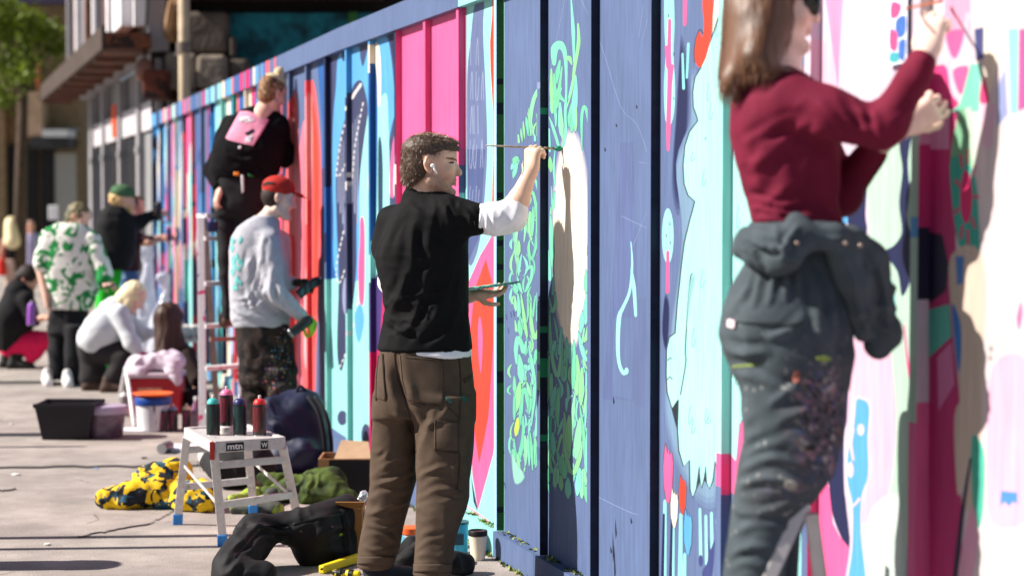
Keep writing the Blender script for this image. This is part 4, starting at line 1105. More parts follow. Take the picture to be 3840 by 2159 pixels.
    for k, (x0, y0, x1, y1) in enumerate(((715, 62, 880, 212), (652, 216, 770, 348), (772, 222, 880, 345), (882, 232, 958, 350), (700, 352, 800, 460), (802, 350, 930, 460), (884, 150, 905, 228))):
        MB().box(*B(x0, y0, x1, y1, .003, .55 + .06 * (k % 3))).build('stone_block', stone if k % 3 else stone2, r3, bevel=.05)
    rs = random.Random(9)
    for k, (x, y) in enumerate(((1005, 290), (1070, 300), (1190, 285), (1120, 330), (980, 330), (1040, 240), (1130, 236))):
        pts = closed([(x + rs.uniform(12, 26) * math.cos(a * 1.05), y + rs.uniform(5, 13) * math.sin(a * 1.05)) for a in range(6)], 3)
        d = .252 if y > 262 else .352
        q = []
        for dd in (d, d + .012): q += [Vector((PX(px, py, z).x, PX(1100, 900, z).y * 0 + PX(px, py, z).y * 0 + (Vector(B(0, 0, 1, 1, 0, dd)[0]).y), PX(px, py, z).z)) for px, py in pts]
        n = len(pts)
        mesh_obj('bare_plaster', q, [list(range(n)), [n + i for i in range(n)][::-1]] + [[i, n + i, n + (i + 1) % n, (i + 1) % n] for i in range(n)], mat('bare_plaster', (150, 132, 112), .95, .2, 9), r3)
    for k, pts in enumerate(([(950, 340), (990, 300), (985, 360)], [(1000, 350), (1030, 310), (1050, 360)], [(1060, 355), (1090, 320), (1110, 300)], [(1130, 350), (1150, 300), (1170, 350)], [(1185, 340), (1215, 310), (1225, 350)])):
        yq = Vector(B(0, 0, 1, 1, 0, .27)[0]).y
        MB().tube([(PX(a, b, z).x, yq, PX(a, b, z).z) for a, b in smooth_line(pts, 4)], .025, 6).build('graffiti_stroke', mat('black_paint', (14, 14, 16), .6, .1), r3)
    MB().box(*B(575, 0, 640, 460, .003, .1)).build('dark_gap', dark, r3)
    MB().box(*B(588, 282, 676, 384, .12, .9)).build('rusty_cabinet', mat('rust_box', (92, 44, 30), .85, .35, 8, c2=(44, 26, 22)), r3, bevel=.03)
    MB().box(*B(640, -40, 700, 60, .003, .3)).build('rusty_beam', rust, r3)
    MB().tube([(PX(647, 150, z).x, PX(647, 150, z).y - .2, PX(647, 150, z).z), (PX(690, 20, z).x, PX(690, 20, z).y - .5, PX(690, 20, z).z)], .09, 8).build('broken_timber', mat('broken_timber', (150, 116, 84), .9, .3, 6), r3)
    p0 = PX(696, 900, 20.9)
    t = thing('scaffold_pole', 'tall cream painted pole standing against the derelict stone wall', 'pole', (p0.x, p0.y, 0))
    MB().tube([(p0.x, p0.y, 0), (p0.x, p0.y, 6)], .062, 12).build('tube', mat('cream_pole', (198, 178, 150), .7, .15, 9), t, smooth=True)
    MB().lathe((p0.x, p0.y, 0), [(.14, 0), (.14, .02), (.09, .05)], 14).build('base_plate', grey, t)
    MB().lathe((p0.x, p0.y, 3.2), [(.085, 0), (.085, .12)], 14).build('coupler', mat('coupler_steel', (120, 108, 98), .5, .2, metal=.6), t)
    # sunlit pale green gable beyond
    g0 = PX(1540, 900, 34)
    r4 = thing('green_gable', 'pale green painted gable wall beyond the derelict shop', 'building', (g0.x, g0.y, 0))
    a, b = PX(1436, 900, 34), PX(1900, -300, 34)
    MB().box((a.x, a.y, 0), (b.x, a.y + 5, b.z)).build('wall', mat('pale_green_render', (168, 200, 160), .85, .12, 3), r4)
    a, b = PX(1430, 26, 34), PX(1900, -6, 34)
    MB().box((a.x, g0.y - .3, a.z), (b.x, g0.y - .002, b.z)).build('string_course', lgrey, r4)
street()

def leafy_tree(name, label, base, height, r, n, seed, ca, cb):
    rs = random.Random(seed); root = thing(name, label, 'tree', base, )
    base = Vector(base); bark = mat('bark', (78, 64, 52), .95, .3, 12, bump=.02, bscale=20)
    tips = []; mb = MB()
    top = base + Vector((.15, 0, height * .62))
    mb.tube([base, base + Vector((.05, .05, height * .3)), top], [.13, .10, .07], 10)
    for k in range(13):
        t = rs.uniform(.74, 1.0); s = base.lerp(top, t); a = rs.uniform(0, 6.28); l = r * rs.uniform(.6, 1.15)
        e = s + Vector((math.cos(a) * l, math.sin(a) * l, rs.uniform(-.1, .9) * r)); m_ = s.lerp(e, .5) + Vector((0, 0, .15))
        mb.tube([s, m_, e], [.05, .03, .012], 6); tips += [e, m_, s.lerp(e, .8)]
        for j in range(3):
            e2 = m_.lerp(e, rs.random()) + Vector((rs.gauss(0, .3), rs.gauss(0, .3), rs.gauss(0, .25))) * r * .6
            mb.tube([m_, e2], [.02, .008], 5); tips.append(e2)
    mb.build('trunk', bark, root, smooth=True)
    vs, fs, cs = [], [], []
    for _ in range(n):
        c = rs.choice(tips) + Vector((rs.gauss(0, 1), rs.gauss(0, 1), rs.gauss(0, .8))) * r * .2
        s = rs.uniform(.035, .075); d = Vector((rs.gauss(0, 1), rs.gauss(0, 1), rs.gauss(-.3, .6))).normalized(); q = d.orthogonal().normalized(); q.rotate(__import__('mathutils').Quaternion(d, rs.uniform(0, 6.28)))
        k = len(vs); vs += [c - d * s, c + q * s * .5, c + d * s, c - q * s * .5]; fs.append([k, k + 1, k + 2, k + 3])
        t = rs.random(); cs.append([lin(ca)[i] * (1 - t) + lin(cb)[i] * t for i in range(3)])
    m = mat('leaf_' + name, attr=True, rough=.55, var=.2, scale=3)
    nt = m.node_tree
    if not any(n_.type == 'BSDF_TRANSLUCENT' for n_ in nt.nodes):
        tr = nt.nodes.new('ShaderNodeBsdfTranslucent'); mx = nt.nodes.new('ShaderNodeMixShader'); mx.inputs[0].default_value = .35
        b = nt.nodes['Principled BSDF']; src = b.inputs['Base Color'].links[0].from_socket
        nt.links.new(src, tr.inputs[0]); nt.links.new(b.outputs[0], mx.inputs[1]); nt.links.new(tr.outputs[0], mx.inputs[2]); nt.links.new(mx.outputs[0], nt.nodes['Material Output'].inputs[0])
    o = mesh_obj('crown', vs, fs, m, root, colors=cs)
    return root
tb = PX(70, 1000, 33.0)
leafy_tree('street_tree', 'street tree with fresh yellow green leaves in front of the brick house', (tb.x, tb.y, 0), 7.4, .66, 3200, 3, (70, 92, 16), (116, 134, 30))
tb = PX(-190, 1000, 36.0)
leafy_tree('street_tree', 'dark green street tree at the kerb, half out of view', (tb.x, tb.y, 0), 8.4, .9, 3000, 8, (60, 92, 22), (110, 134, 34))
# posts standing on the kerb to the left, out of view, whose shadows cross the paving
def kerb_posts():
    st_ = mat('galvanised', (150, 152, 156), .45, .1, 12, metal=.7)
    for i, (y, xend, dia, lab) in enumerate(((2026, 900, .075, 'slim steel kerb post, shadow touching the crumpled black jacket'), (2070, 805, .06, 'slim steel kerb post, shadow meeting the step stool foot'), (2128, 380, .22, 'stout round bollard with a long shadow over the paving'),
                                         (1633, 170, .20, 'stout round bollard whose shadow runs to the black crate'), (1684, 290, .07, 'slim steel kerb post, shadow crossing behind the cracked paving'), (1436, 170, .26, 'stout round bollard by the crouching painter in pink trousers'))):
        g = GP(xend, y)
        h = 1.05 if dia > .15 else 1.9
        x = g.x - h / math.tan(R(SUN_EL))
        lim = GP(-40, y).x
        if x > lim - .15: h = (g.x - lim + .2) * math.tan(R(SUN_EL)); x = lim - .2
        t = thing('bollard' if dia > .15 else 'kerb_post', lab, 'bollard' if dia > .15 else 'post', (x, g.y, 0))
        r = dia / 2
        if dia > .15:
            MB().lathe((x, g.y, 0), [(r * 1.2, 0), (r * 1.2, .06), (r, .08), (r, h - .12), (r * 1.1, h - .1), (r * 1.05, h - .03), (r * .5, h)], 20).build('shaft', mat('bollard_black', (40, 40, 42), .5, .1), t, smooth=True)
            MB().lathe((x, g.y, h - .3), [(r * 1.02, 0), (r * 1.03, .02), (r * 1.03, .10), (r * 1.02, .12)], 20).build('reflective_band', mat('band_white', (220, 220, 220), .4, .05), t)
        else:
            MB().tube([(x, g.y, 0), (x + .01, g.y, h * .5), (x, g.y + .02, h)], r, 12).build('shaft', st_, t, smooth=True)
            MB().lathe((x, g.y, 0), [(r * 2.4, 0), (r * 2.4, .02), (r * 1.3, .05)], 14).build('base_collar', st_, t)
kerb_posts()
# ------------------------------------------------------------------ people
SKIN = mat('skin', attr=True, rough=.5, var=.06, scale=40, bump=.0006, bscale=220, spec=.4)
def skin_cols(base, heads=()):
    b = np.array(lin(base))
    def fn(v):
        c = np.tile(b, (len(v), 1))
        for h in heads:
            loc = (v - h['c']) @ h['M'].T / h['s']          # right, forward, up
            x, y, z = loc[:, 0], loc[:, 1], loc[:, 2]
            def g(cx, cy, cz, r): return np.exp(-((np.abs(x) - cx) ** 2 + (y - cy) ** 2 + (z - cz) ** 2) / r ** 2)[:, None]
            red = np.clip(.5 * g(.045, .07, -.03, .03) + .8 * g(.0, .115, -.025, .018) + .9 * g(.078, -.015, 0, .03), 0, 1)
            c = c * (1 - red) + red * c * np.array([1.05, .78, .72])
            lips = np.clip(1.6 * g(.010, .098, -.058, .011), 0, 1) * .75
            c = c * (1 - lips) + lips * np.array(lin((186, 110, 104)))
            if h.get('beard'):
                m = np.clip(1.35 * g(.0, .075, -.10, .045) + 1.0 * g(.055, .02, -.075, .05) + .6 * g(.02, .098, -.042, .016), 0, 1) * h['beard']
                m = m * (.75 + .25 * vnoise(v * 300)[:, None])
                c = c * (1 - m) + m * np.array(lin((104, 72, 53)))
            if h.get('fade') is not None:
                m = np.clip((z - .0) / .05, 0, 1)[:, None] * np.clip((.045 - y) / .03, 0, 1)[:, None] * h['fade']
                c = c * (1 - m) + m * np.array(lin((110, 84, 66)))
        return c
    return fn
def head(S, c, fwd, up=(0, 0, 1), sc=1.0, lite=False, **kw):
    c = Vector(c); f = Vector(fwd).normalized(); u = Vector(up); u = (u - f * u.dot(f)).normalized(); r = f.cross(u)
    ax = np.array([r, f, u])
    def L(x, y, z): return c + (r * x + f * y + u * z) * sc
    def e(p, rad, k=.02, sub=False): S.ell(L(*p), [a * sc for a in rad], ax, k * sc, sub)
    def cn(p, q, ra, rb, k=.014): S.cone(L(*p), L(*q), ra * sc, rb * sc, k * sc)
    e((0, -.018, .042), (.074, .096, .083))
    e((0, .028, -.02), (.063, .066, .088), .03)
    e((0, .030, .055), (.060, .062, .055), .03)
    for s in (-1, 1):
        cn((s * .054, -.012, -.062), (s * .022, .062, -.100), .022, .020, .02)
        e((s * .046, .058, -.022), (.024, .026, .022), .02)
    cn((-.014, .076, -.101), (.014, .076, -.101), .022, .022, .018)
    if not lite:
        e((.030, .103, .010), (.019, .016, .013), .012, True); e((-.030, .103, .010), (.019, .016, .013), .012, True)
        cn((-.034, .080, .030), (.034, .080, .030), .013, .013, .012)
    cn((0, .088, .018), (0, .106, -.022), .008, .0125, .012)
    e((0, .109, -.026), (.0130, .0115, .0115), .010)
    for s in (-1, 1): e((s * .012, .104, -.030), (.0095, .012, .008), .008)
    if not lite:
        cn((-.018, .090, -.053), (.018, .090, -.053), .0085, .0085, .008); cn((-.015, .089, -.067), (.015, .089, -.067), .0090, .0090, .008)
        e((0, .103, -.0600), (.022, .006, .0020), .003, True)
        e((0, .088, -.083), (.02, .012, .006), .012, True)
    for s in (-1, 1):
        e((s * .074, -.018, .002), (.010, .021, .032), .008)
        cn((s * .081, -.026, .026), (s * .083, -.034, .004), .006, .006, .006); cn((s * .083, -.034, .004), (s * .078, -.016, -.026), .006, .007, .006)
        if not lite: e((s * .086, -.014, .002), (.008, .010, .016), .006, True)
    d = dict(c=np.array(c), M=ax, s=sc); d.update(kw); d['L'] = L
    return d
def hand(S, w, fwd, back, side=1, curl=(35, 40, 25), sc=1.0, thumb=(.55, .75, -.35), spread=.12, r=.0092):
    """wrist w, fingers run along fwd, back = normal out of the back of the hand, side = where the thumb is"""
    w = Vector(w); f = Vector(fwd).normalized(); b = Vector(back); b = (b - f * b.dot(f)).normalized(); a = f.cross(b) * side
    S.cone(w, w + f * .03 * sc, .026 * sc, .030 * sc, .02, (b, .7))
    for o in (-.022, 0, .022): S.cone(w + f * .022 * sc + a * o * .8 * sc, w + f * .082 * sc + a * o * sc, .019 * sc, .016 * sc, .012)
    tips = []
    for i, (o, ln) in enumerate(((.032, .072), (.011, .080), (-.011, .075), (-.031, .058))):
        p = w + f * (.086 - abs(i - 1.2) * .004) * sc + a * o * sc
        d = (f + a * spread * (1.5 - i)).normalized(); ang = 0
        for j, (fr, cu) in enumerate(zip((.44, .31, .25), curl)):
            ang += R(cu + (i - 1.5) * 4); dd = d * math.cos(ang) - b * math.sin(ang)
            q = p + dd * ln * fr * sc
            S.cone(p, q, r * sc * (1.05 - .12 * j), r * sc * (.95 - .12 * j), .004); p = q
        tips.append(p)
    p = w + f * .028 * sc + a * .026 * sc
    d = (f * thumb[0] + a * thumb[1] + b * thumb[2]).normalized()
    q = p + d * .042 * sc; d2 = (d * .8 + f * .5 - b * .25).normalized(); q2 = q + d2 * .032 * sc; q3 = q2 + (d2 - b * .3 - a * .25).normalized() * .026 * sc
    S.cone(p, q, .015 * sc, .0115 * sc, .012).cone(q, q2, .0112 * sc, .0098 * sc, .004).cone(q2, q3, .0098 * sc, .0075 * sc, .004)
    return tips
def shoe(S, heel, fwd, ln=.28, up=0.0):
    h = Vector(heel); f = Vector((fwd[0], fwd[1], 0)).normalized(); z = Vector((0, 0, 1))
    S.cone(h + f * .04 + z * .035, h + f * (ln - .05) + z * .030, .035, .030, .02, (f.cross(z), 1.25))
    S.cone(h + f * .05 + z * .05, h + f * .06 + z * .11, .042, .040, .03)
    S.cone(h + f * .08 + z * .07, h + f * (ln - .07) + z * .045, .035, .028, .03)
    for t in (.03, ln - .045): S.cone(h + f * t + z * .012, h + f * t + z * .013, .034, .034, .015, (f.cross(z), 1.2))
def strands(name, on, n, ln, wd, comb, m, parent, seed=1, lift=.35, droop=.0, keep=None, curl=.0, segs=3, jit=.16):
    v, f = BV[on.name]; rs = np.random.RandomState(seed)
    nr = vnormals(v, f); pk = rs.randint(0, len(f), n * 2); cen = v[f[pk]].mean(1); cn = nr[f[pk]].mean(1)
    if keep is not None:
        kk = keep(cen); cen, cn = cen[kk][:n], cn[kk][:n]
    else: cen, cn = cen[:n], cn[:n]
    vs, fs = [], []
    for p, nn in zip(cen, cn):
        p = p - nn * .003; d = nn * lift + np.array(comb(p, nn)) + rs.normal(0, jit, 3); d /= np.linalg.norm(d) + 1e-9
        L_ = ln * rs.uniform(.6, 1.15); s = np.cross(d, rs.normal(0, 1, 3)); s /= np.linalg.norm(s) + 1e-9
        k = len(vs); q = p.copy()
        for j in range(segs + 1):
            w_ = wd * (1 - .85 * j / segs); vs.append(q - s * w_); vs.append(q + s * w_)
            d = d + np.array([0, 0, -droop]) + rs.normal(0, curl + 1e-6, 3); d /= np.linalg.norm(d); q = q + d * L_ / segs
        for j in range(segs): fs.append([k + 2 * j, k + 2 * j + 1, k + 2 * j + 3, k + 2 * j + 2])
    return mesh_obj(name, np.array(vs), fs, m, parent)
class Per:
    def __init__(s, label, z, x, group=None, name='person'):
        s.z = z; p = PX(x, 1000, z); s.root = thing(name, label, 'person', (p.x, p.y, 0), group)
    def P(s, x, y, dz=0.0): return PX(x, y, s.z + dz)
    def m(s, px): return px * s.z / F
    def rows(s, rows):
        out = []
        for r in rows:
            y, xl, xr, th = r[:4]; dz = r[4] if len(r) > 4 else 0
            a, b = s.P(xl, y, dz), s.P(xr, y, dz); out.append((a.z, (a.x + b.x) / 2, (a.y + b.y) / 2, (b.x - a.x) / 2, th / 2))
        return out
    def blob(s, name, S, res, m, **k): return blob(name, S, res, m, s.root, **k)
def spot(p, ax, f_, a_, r_): return (tuple(p), ax, f_, a_, r_)
Z3 = (0, 0, 1)
# ---------------------------------------------------- 1. the painter in brown trousers
def painter():
    A_ = Per('painter in black tee over white sleeves and brown work trousers, brush raised', 7.85, 1580)
    P = A_.P
    S = SDF()
    hd = head(S, P(1617, 620, -.02), (.985, .17, -.03), (-.03, 0, 1), 1.06, beard=.95, fade=.55)
    L = hd['L']
    S.cone(P(1592, 690), P(1585, 765), .062, .068, .03)
    S.cone(P(1585, 760), P(1590, 830), .07, .11, .04)
    sh, el, wr = P(1722, 812, -.08), P(1925, 812, -.10), P(1990, 642, -.10)
    S.chain([P(1600, 840), sh, el], [.07, .048, .046], .03)
    S.chain([el, P(1945, 750, -.10), wr], [.045, .043, .0275], .02)
    # brush hand: back of the hand to the viewer, fingers closing to the right round the brush
    hand(S, wr + Vector((.0, 0, -.004)), (.10, 0, 1), (-.62, -.75, .1), -1, (62, 62, 40), 1.02, (.75, .15, -.75), .03, .0098)
    # hand under the palette
    S.chain([P(1470, 830, .1), P(1475, 1060, .22), P(1760, 1108, .22)], [.055, .045, .033], .02)
    hand(S, P(1764, 1106, .22), (.97, -.05, .06), (0, .1, -1), -1, (6, 30, 32), 1.05, (.6, .2, .6), .10, .0098)
    body = A_.blob('body', S, .0052, SKIN, colorfn=skin_cols((226, 184, 160), [hd]), relax=1)
    # eyes, brows
    for s_ in (-1, 1):
        MB().lathe(L(s_ * .031, .0775, .009), [(.004, -.012), (.010, -.008), (.0128, 0), (.010, .008), (.004, .012)], 12).build('eye', mat('eye_white', (214, 206, 200), .2, .02), A_.root, smooth=True)
    er = A_.root.children[-2]
    patch('eyebrow', body, [(1674, 592), (1698, 592), (1714, 599), (1712, 604), (1696, 599), (1673, 597)], mat('brow_hair', (132, 98, 78), .8, .3, 60), A_.root, .003, 3)
    patch('eyelid_line', body, [(1682, 609), (1700, 606), (1710, 612), (1702, 616), (1684, 613)], mat('lash_dark', (58, 38, 32), .7, .1), A_.root, .002, 2.5)
    # hair: cropped sides, longer textured top
    H = SDF()
    ax = hd['M']; sc = 1.06
    def e(p, r, k=.02): H.ell(L(*p), [a * sc for a in r], ax, k)
    e((0, -.018, .040), (.0745, .093, .081)); e((0, .034, .074), (.058, .056, .034)); e((0, -.058, -.01), (.066, .058, .064)); e((0, -.016, .070), (.064, .084, .038), .03); e((0, .066, .073), (.050, .030, .022), .02); e((0, -.082, -.055), (.046, .028, .030), .02)
    def keepv(v):
        loc = (v - hd['c']) @ ax.T / sc
        return loc
    H.ell(L(.09, .075, -.03), [.06, .075, .075], ax, .008, True); H.ell(L(-.09, .075, -.03), [.06, .075, .075], ax, .008, True)
    H.ell(L(0, .14, .0), [.09, .075, .073], ax, .008, True)
    H.ell(L(.092, -.014, -.012), [.03, .034, .042], ax, .008, True); H.ell(L(-.092, -.014, -.012), [.03, .034, .042], ax, .008, True)
    H.ell(L(.085, .05, .03), [.03, .034, .03], ax, .008, True)
    hm = mat('brown_hair', (74, 55, 42), .55, .35, 30, bump=.004, bscale=120, stretch=(1, 1, .4), spec=.5)
    hs = mat('brown_hair_strand', (108, 82, 62), .4, .4, 25, spec=.7)
    hair = A_.blob('hair', H, .006, hm, disp=lambda v: .0022 * vnoise(v * 70) + .0018 * vnoise(v * 150))
    fw, rt = np.array(ax[1]), np.array(ax[0])
    def comb(p, n):
        loc = (np.array(p) - hd['c']) @ ax.T / sc
        return fw * (1.0 if loc[2] > .06 else -.35) + np.array([0, 0, .25 if loc[2] > .08 else -.8]) + rt * .15 * vnoise(np.array([p]) * 25)[0]
    st_ = strands('hair_strands', hair, 7000, .020, .0008, comb, hs, hair, 3, .42, .05, curl=.07, jit=.26)
    # earbud
    eb = L(.090, -.006, -.004); eb2 = L(.094, .010, -.034)
    ebr = thing('earbud', 'white wireless earbud in the ear of the painter with the brush', 'earbud', eb)
    MB().lathe(eb, [(.002, -.009), (.007, -.006), (.0088, 0), (.007, .006), (.002, .009)], 14, (1, -.6, 0)).build('bud', mat('earbud_white', (240, 240, 242), .25, .02), ebr, smooth=True)
    MB().tube([eb, eb2], [.0048, .0042], 10).build('stem', mat('earbud_white'), ebr, smooth=True)
    # black tee
    T = SDF()
    T.loft(A_.rows([(722, 1555, 1668, .16), (742, 1530, 1722, .19), (770, 1494, 1760, .23), (800, 1474, 1768, .27), (840, 1452, 1764, .29), (880, 1434, 1759, .30), (920, 1418, 1757, .31), (960, 1407, 1757, .31), (1000, 1411, 1757, .305), (1050, 1423, 1756, .30), (1100, 1433, 1755, .295), (1150, 1438, 1755, .29), (1200, 1436, 1758, .29), (1250, 1428, 1763, .295), (1290, 1419, 1769, .30), (1312, 1415, 1773, .30)]), .02, 2.3)
    T.cone(P(1572, 748), P(1590, 744), .070, .064, .02)
    T.cone(P(1690, 808, -.07), P(1776, 822, -.09), .084, .072, .04)
    T.cone(P(1480, 830, .06), P(1455, 930, .10), .072, .070, .04)
    black = mat('black_jersey', (12, 11, 13), .85, .12, 30, bump=.0008, bscale=300, spec=.2)
    tee = A_.blob('tee_shirt', T, .0070, black, lines=[([(1560, 790), (1535, 1000), (1470, 1160)], 14, .010), ([(1620, 900), (1595, 1100), (1490, 1270)], 15, .012), ([(1665, 810), (1655, 920), (1640, 1040)], 12, .008), ([(1500, 800), (1465, 880), (1440, 960)], 11, .008), ([(1690, 1000), (1640, 1160), (1560, 1260)], 15, .010), ([(1720, 1120), (1690, 1230), (1620, 1290)], 12, .008), ([(1690, 765), (1715, 800), (1740, 856)], 8, .008), ([(1724, 762), (1750, 790), (1772, 836)], 8, .008), ([(1660, 770), (1680, 810), (1690, 860)], 9, .007), ([(1440, 1180), (1480, 1220), (1560, 1230)], 12, .008), ([(1530, 760), (1560, 800), (1620, 820)], 11, .006)], disp=folds(2, .003, (9, 9, 5), [spot(P(1740, 880, -.15), (.5, 0, 1), 60, .007, .10), spot(P(1600, 1180, -.15), (.55, 0, -.8), 34, .008, .22), spot(P(1500, 1120, -.15), (.6, 0, .8), 36, .006, .16), spot(P(1690, 800, -.15), (1, 0, .2), 70, .005, .10), spot(P(1620, 1290, -.15), (.2, 0, 1), 70, .004, .12)]))
    # white long sleeve and hem under the tee
    white = mat('white_jersey', (236, 234, 238), .85, .05, 20, bump=.0008, bscale=260, spec=.2)
    U = SDF()
    U.cone(P(1778, 820, -.09), P(1860, 822, -.10), .060, .064, .03).cone(P(1860, 822, -.10), P(1918, 812, -.10), .063, .061, .03).cone(P(1918, 812, -.10), P(1934, 768, -.10), .060, .050, .02)
    A_.blob('white_sleeve', U, .0058, white, lines=[([(1800, 790), (1806, 830), (1800, 868)], 6, .006), ([(1822, 800), (1832, 840), (1826, 872)], 6, .006), ([(1850, 790), (1856, 830), (1868, 868)], 7, .006), ([(1880, 800), (1890, 830), (1916, 852)], 6, .007), ([(1896, 770), (1916, 800), (1946, 816)], 6, .006), ([(1780, 800), (1784, 840), (1772, 864)], 5, .005)], disp=folds(5, .002, (14, 14, 14), [spot(P(1900, 830, -.16), (1, 0, -.6), 85, .006, .08), spot(P(1800, 830, -.16), (1, 0, -.15), 80, .0055, .07), spot(P(1850, 860, -.16), (1, 0, .4), 70, .004, .07)]))
    U3 = SDF(); U3.chain([P(1470, 850, .11), P(1474, 1058, .22), P(1620, 1088, .22)], [.060, .056, .048], .03); A_.blob('white_sleeve', U3, .008, white, disp=folds(7, .004, (12, 12, 12)))
    U2 = SDF(); U2.loft(A_.rows([(1300, 1450, 1762, .275), (1318, 1470, 1768, .296), (1326, 1490, 1769, .298), (1334, 1600, 1766, .28)]), .01, 2.4)
    A_.blob('white_hem', U2, .007, white, disp=folds(6, .003, (16, 16, 3)))
    # brown trousers
    B = SDF()
    B.loft(A_.rows([(1292, 1432, 1762, .275), (1340, 1420, 1766, .29), (1400, 1410, 1772, .30), (1460, 1405, 1777, .31), (1520, 1402, 1780, .30), (1560, 1405, 1778, .26)]), .02, 2.5)
    B.loft(A_.rows([(1480, 1406, 1545, .22, .03), (1560, 1398, 1556, .23, .04), (1640, 1393, 1562, .225, .05), (1715, 1392, 1564, .22, .06), (1800, 1388, 1560, .215, .07), (1860, 1378, 1545, .21, .08), (1950, 1364, 1520, .20, .10), (2050, 1347, 1497, .20, .11), (2122, 1337, 1472, .19, .12)]), .03, 2.3)
    B.loft(A_.rows([(1480, 1545, 1778, .25, -.04), (1560, 1552, 1780, .25, -.05), (1640, 1556, 1776, .245, -.06), (1715, 1560, 1770, .24, -.06), (1800, 1562, 1760, .225, -.07), (1865, 1562, 1758, .22, -.08), (1910, 1561, 1746, .21, -.09), (1960, 1559, 1727, .205, -.10), (2020, 1558, 1708, .20, -.11), (2090, 1553, 1698, .20, -.12), (2152, 1548, 1692, .195, -.13)]), .03, 2.3)
    brown = mat('brown_canvas', (79, 65, 54), .88, .14, 22, bump=.0008, bscale=340, spec=.2)
    fo = [spot(P(1500, 1470, -.1), (.5, 0, 1), 45, .007, .12), spot(P(1560, 1600, -.1), (.8, 0, .6), 42, .008, .14), spot(P(1640, 1640, -.2), (.9, 0, .5), 40, .007, .14), spot(P(1460, 1860, -.02), (.25, 0, 1), 72, .009, .13), spot(P(1440, 1990, 0), (-.25, 0, 1), 66, .008, .14), spot(P(1650, 1860, -.18), (-.25, 0, 1), 70, .009, .14),
          spot(P(1630, 1970, -.2), (.3, 0, 1), 68, .009, .15), spot(P(1620, 2090, -.2), (-.15, 0, 1), 66, .006, .10), spot(P(1400, 2080, .02), (.2, 0, 1), 60, .005, .10), spot(P(1480, 1720, 0), (.6, 0, .9), 40, .006, .14)]
    tr = A_.blob('trousers', B, .0062, brown, disp=folds(9, .003, (8, 8, 5), []), lines=[([(1420, 1560), (1470, 1640), (1440, 1720)], 11, 0.0086), ([(1400, 1690), (1440, 1670), (1480, 1640)], 9, 0.0072), ([(1400, 1830), (1470, 1800), (1550, 1760)], 9, 0.0101), ([(1385, 1872), (1460, 1850), (1540, 1830)], 8, 0.0086), ([(1375, 1920), (1450, 1900), (1530, 1880)], 9, 0.0101),
        ([(1370, 1960), (1440, 1985), (1520, 1950)], 8, 0.0086), ([(1360, 2010), (1430, 2005), (1500, 2030)], 9, 0.0086), ([(1350, 2050), (1400, 2066), (1460, 2060)], 8, 0.0065), ([(1630, 1540), (1600, 1640), (1580, 1700)], 13, 0.0094), ([(1570, 1790), (1640, 1752), (1700, 1764)], 9, 0.0086), ([(1570, 1870), (1650, 1830), (1745, 1852)], 9, 0.0101), ([(1565, 1920), (1640, 1884), (1735, 1876)], 8, 0.0094), ([(1570, 1962), (1650, 1942), (1722, 1905)], 9, 0.0101),
        ([(1570, 2004), (1640, 1990), (1712, 1958)], 8, 0.0086), ([(1560, 2050), (1630, 2030), (1700, 2012)], 9, 0.0086), ([(1560, 2080), (1640, 2090), (1690, 2070)], 8, 0.0058), ([(1500, 1400), (1550, 1470), (1600, 1500)], 14, 0.0065), ([(1480, 1330), (1500, 1450), (1550, 1600)], 16, -.016), ([(1410, 1480), (1450, 1540), (1520, 1560)], 12, 0.0065), ([(1680, 1520), (1640, 1580), (1600, 1600)], 11, 0.0065), ([(1740, 1700), (1700, 1760), (1730, 1810)], 10, 0.0065), ([(1430, 1750), (1480, 1720), (1540, 1700)], 9, 0.0065)])
    stitch = mat('brown_stitch', (56, 42, 32), .9, .1); pk = mat('brown_pocket', (81, 67, 56), .88, .14, 22, bump=.0008, bscale=340, spec=.2)
    for nm, poly in (('back_pocket', [(1497, 1332), (1580, 1340), (1660, 1346), (1662, 1430), (1662, 1500), (1650, 1516), (1600, 1515), (1532, 1502), (1520, 1480), (1505, 1420)]), ('back_pocket', [(1416, 1326), (1438, 1326), (1444, 1420), (1450, 1490), (1444, 1502), (1406, 1500), (1408, 1420)]), ('leg_pocket', [(1628, 1574), (1724, 1576), (1722, 1692), (1628, 1688)])):
        pp = patch(nm, tr, poly, pk, A_.root, .0035, 9)
        p2 = poly + [poly[0]]
        for a, b in zip(p2, p2[1:]):
            if abs(a[1] - b[1]) < 40 and abs(a[0] - b[0]) < 40: continue
            if abs(a[0] - b[0]) > abs(a[1] - b[1]): q = [(a[0], a[1] + 3), (b[0], b[1] + 3), (b[0], b[1] + 6.5), (a[0], a[1] + 6.5)]
            else:
                q = [(a[0] + 3, a[1]), (b[0] + 3, b[1]), (b[0] + 6, b[1]), (a[0] + 6, a[1])] if sum(p[0] for p in poly) / len(poly) > a[0] else [(a[0] - 6, a[1]), (b[0] - 6, b[1]), (b[0] - 3, b[1]), (a[0] - 3, a[1])]
            patch('seam', tr, q, stitch, pp, .0045, 6, skirt=.001)
    for pts in ([(1478, 1300), (1484, 1390), (1512, 1480), (1548, 1600), (1560, 1700)], [(1722, 1330), (1728, 1440), (1724, 1570)], [(1724, 1700), (1722, 1760), (1712, 1850)], [(1662, 1510), (1700, 1545), (1726, 1572)]):
        patch('seam', tr, ribbon(smooth_line(pts, 4), 2.2), stitch, A_.root, .002, 5, skirt=.001)
    patch('side_pocket', tr, [(1735, 1420), (1770, 1400), (1773, 1412), (1742, 1438)], stitch, A_.root, .002, 4)
    for poly in ([(1328, 2078), (1480, 2082), (1474, 2120), (1336, 2118)], [(1544, 2106), (1702, 2112), (1698, 2150), (1546, 2148)]):
        patch('turn_up', tr, poly, pk, A_.root, .006, 8)
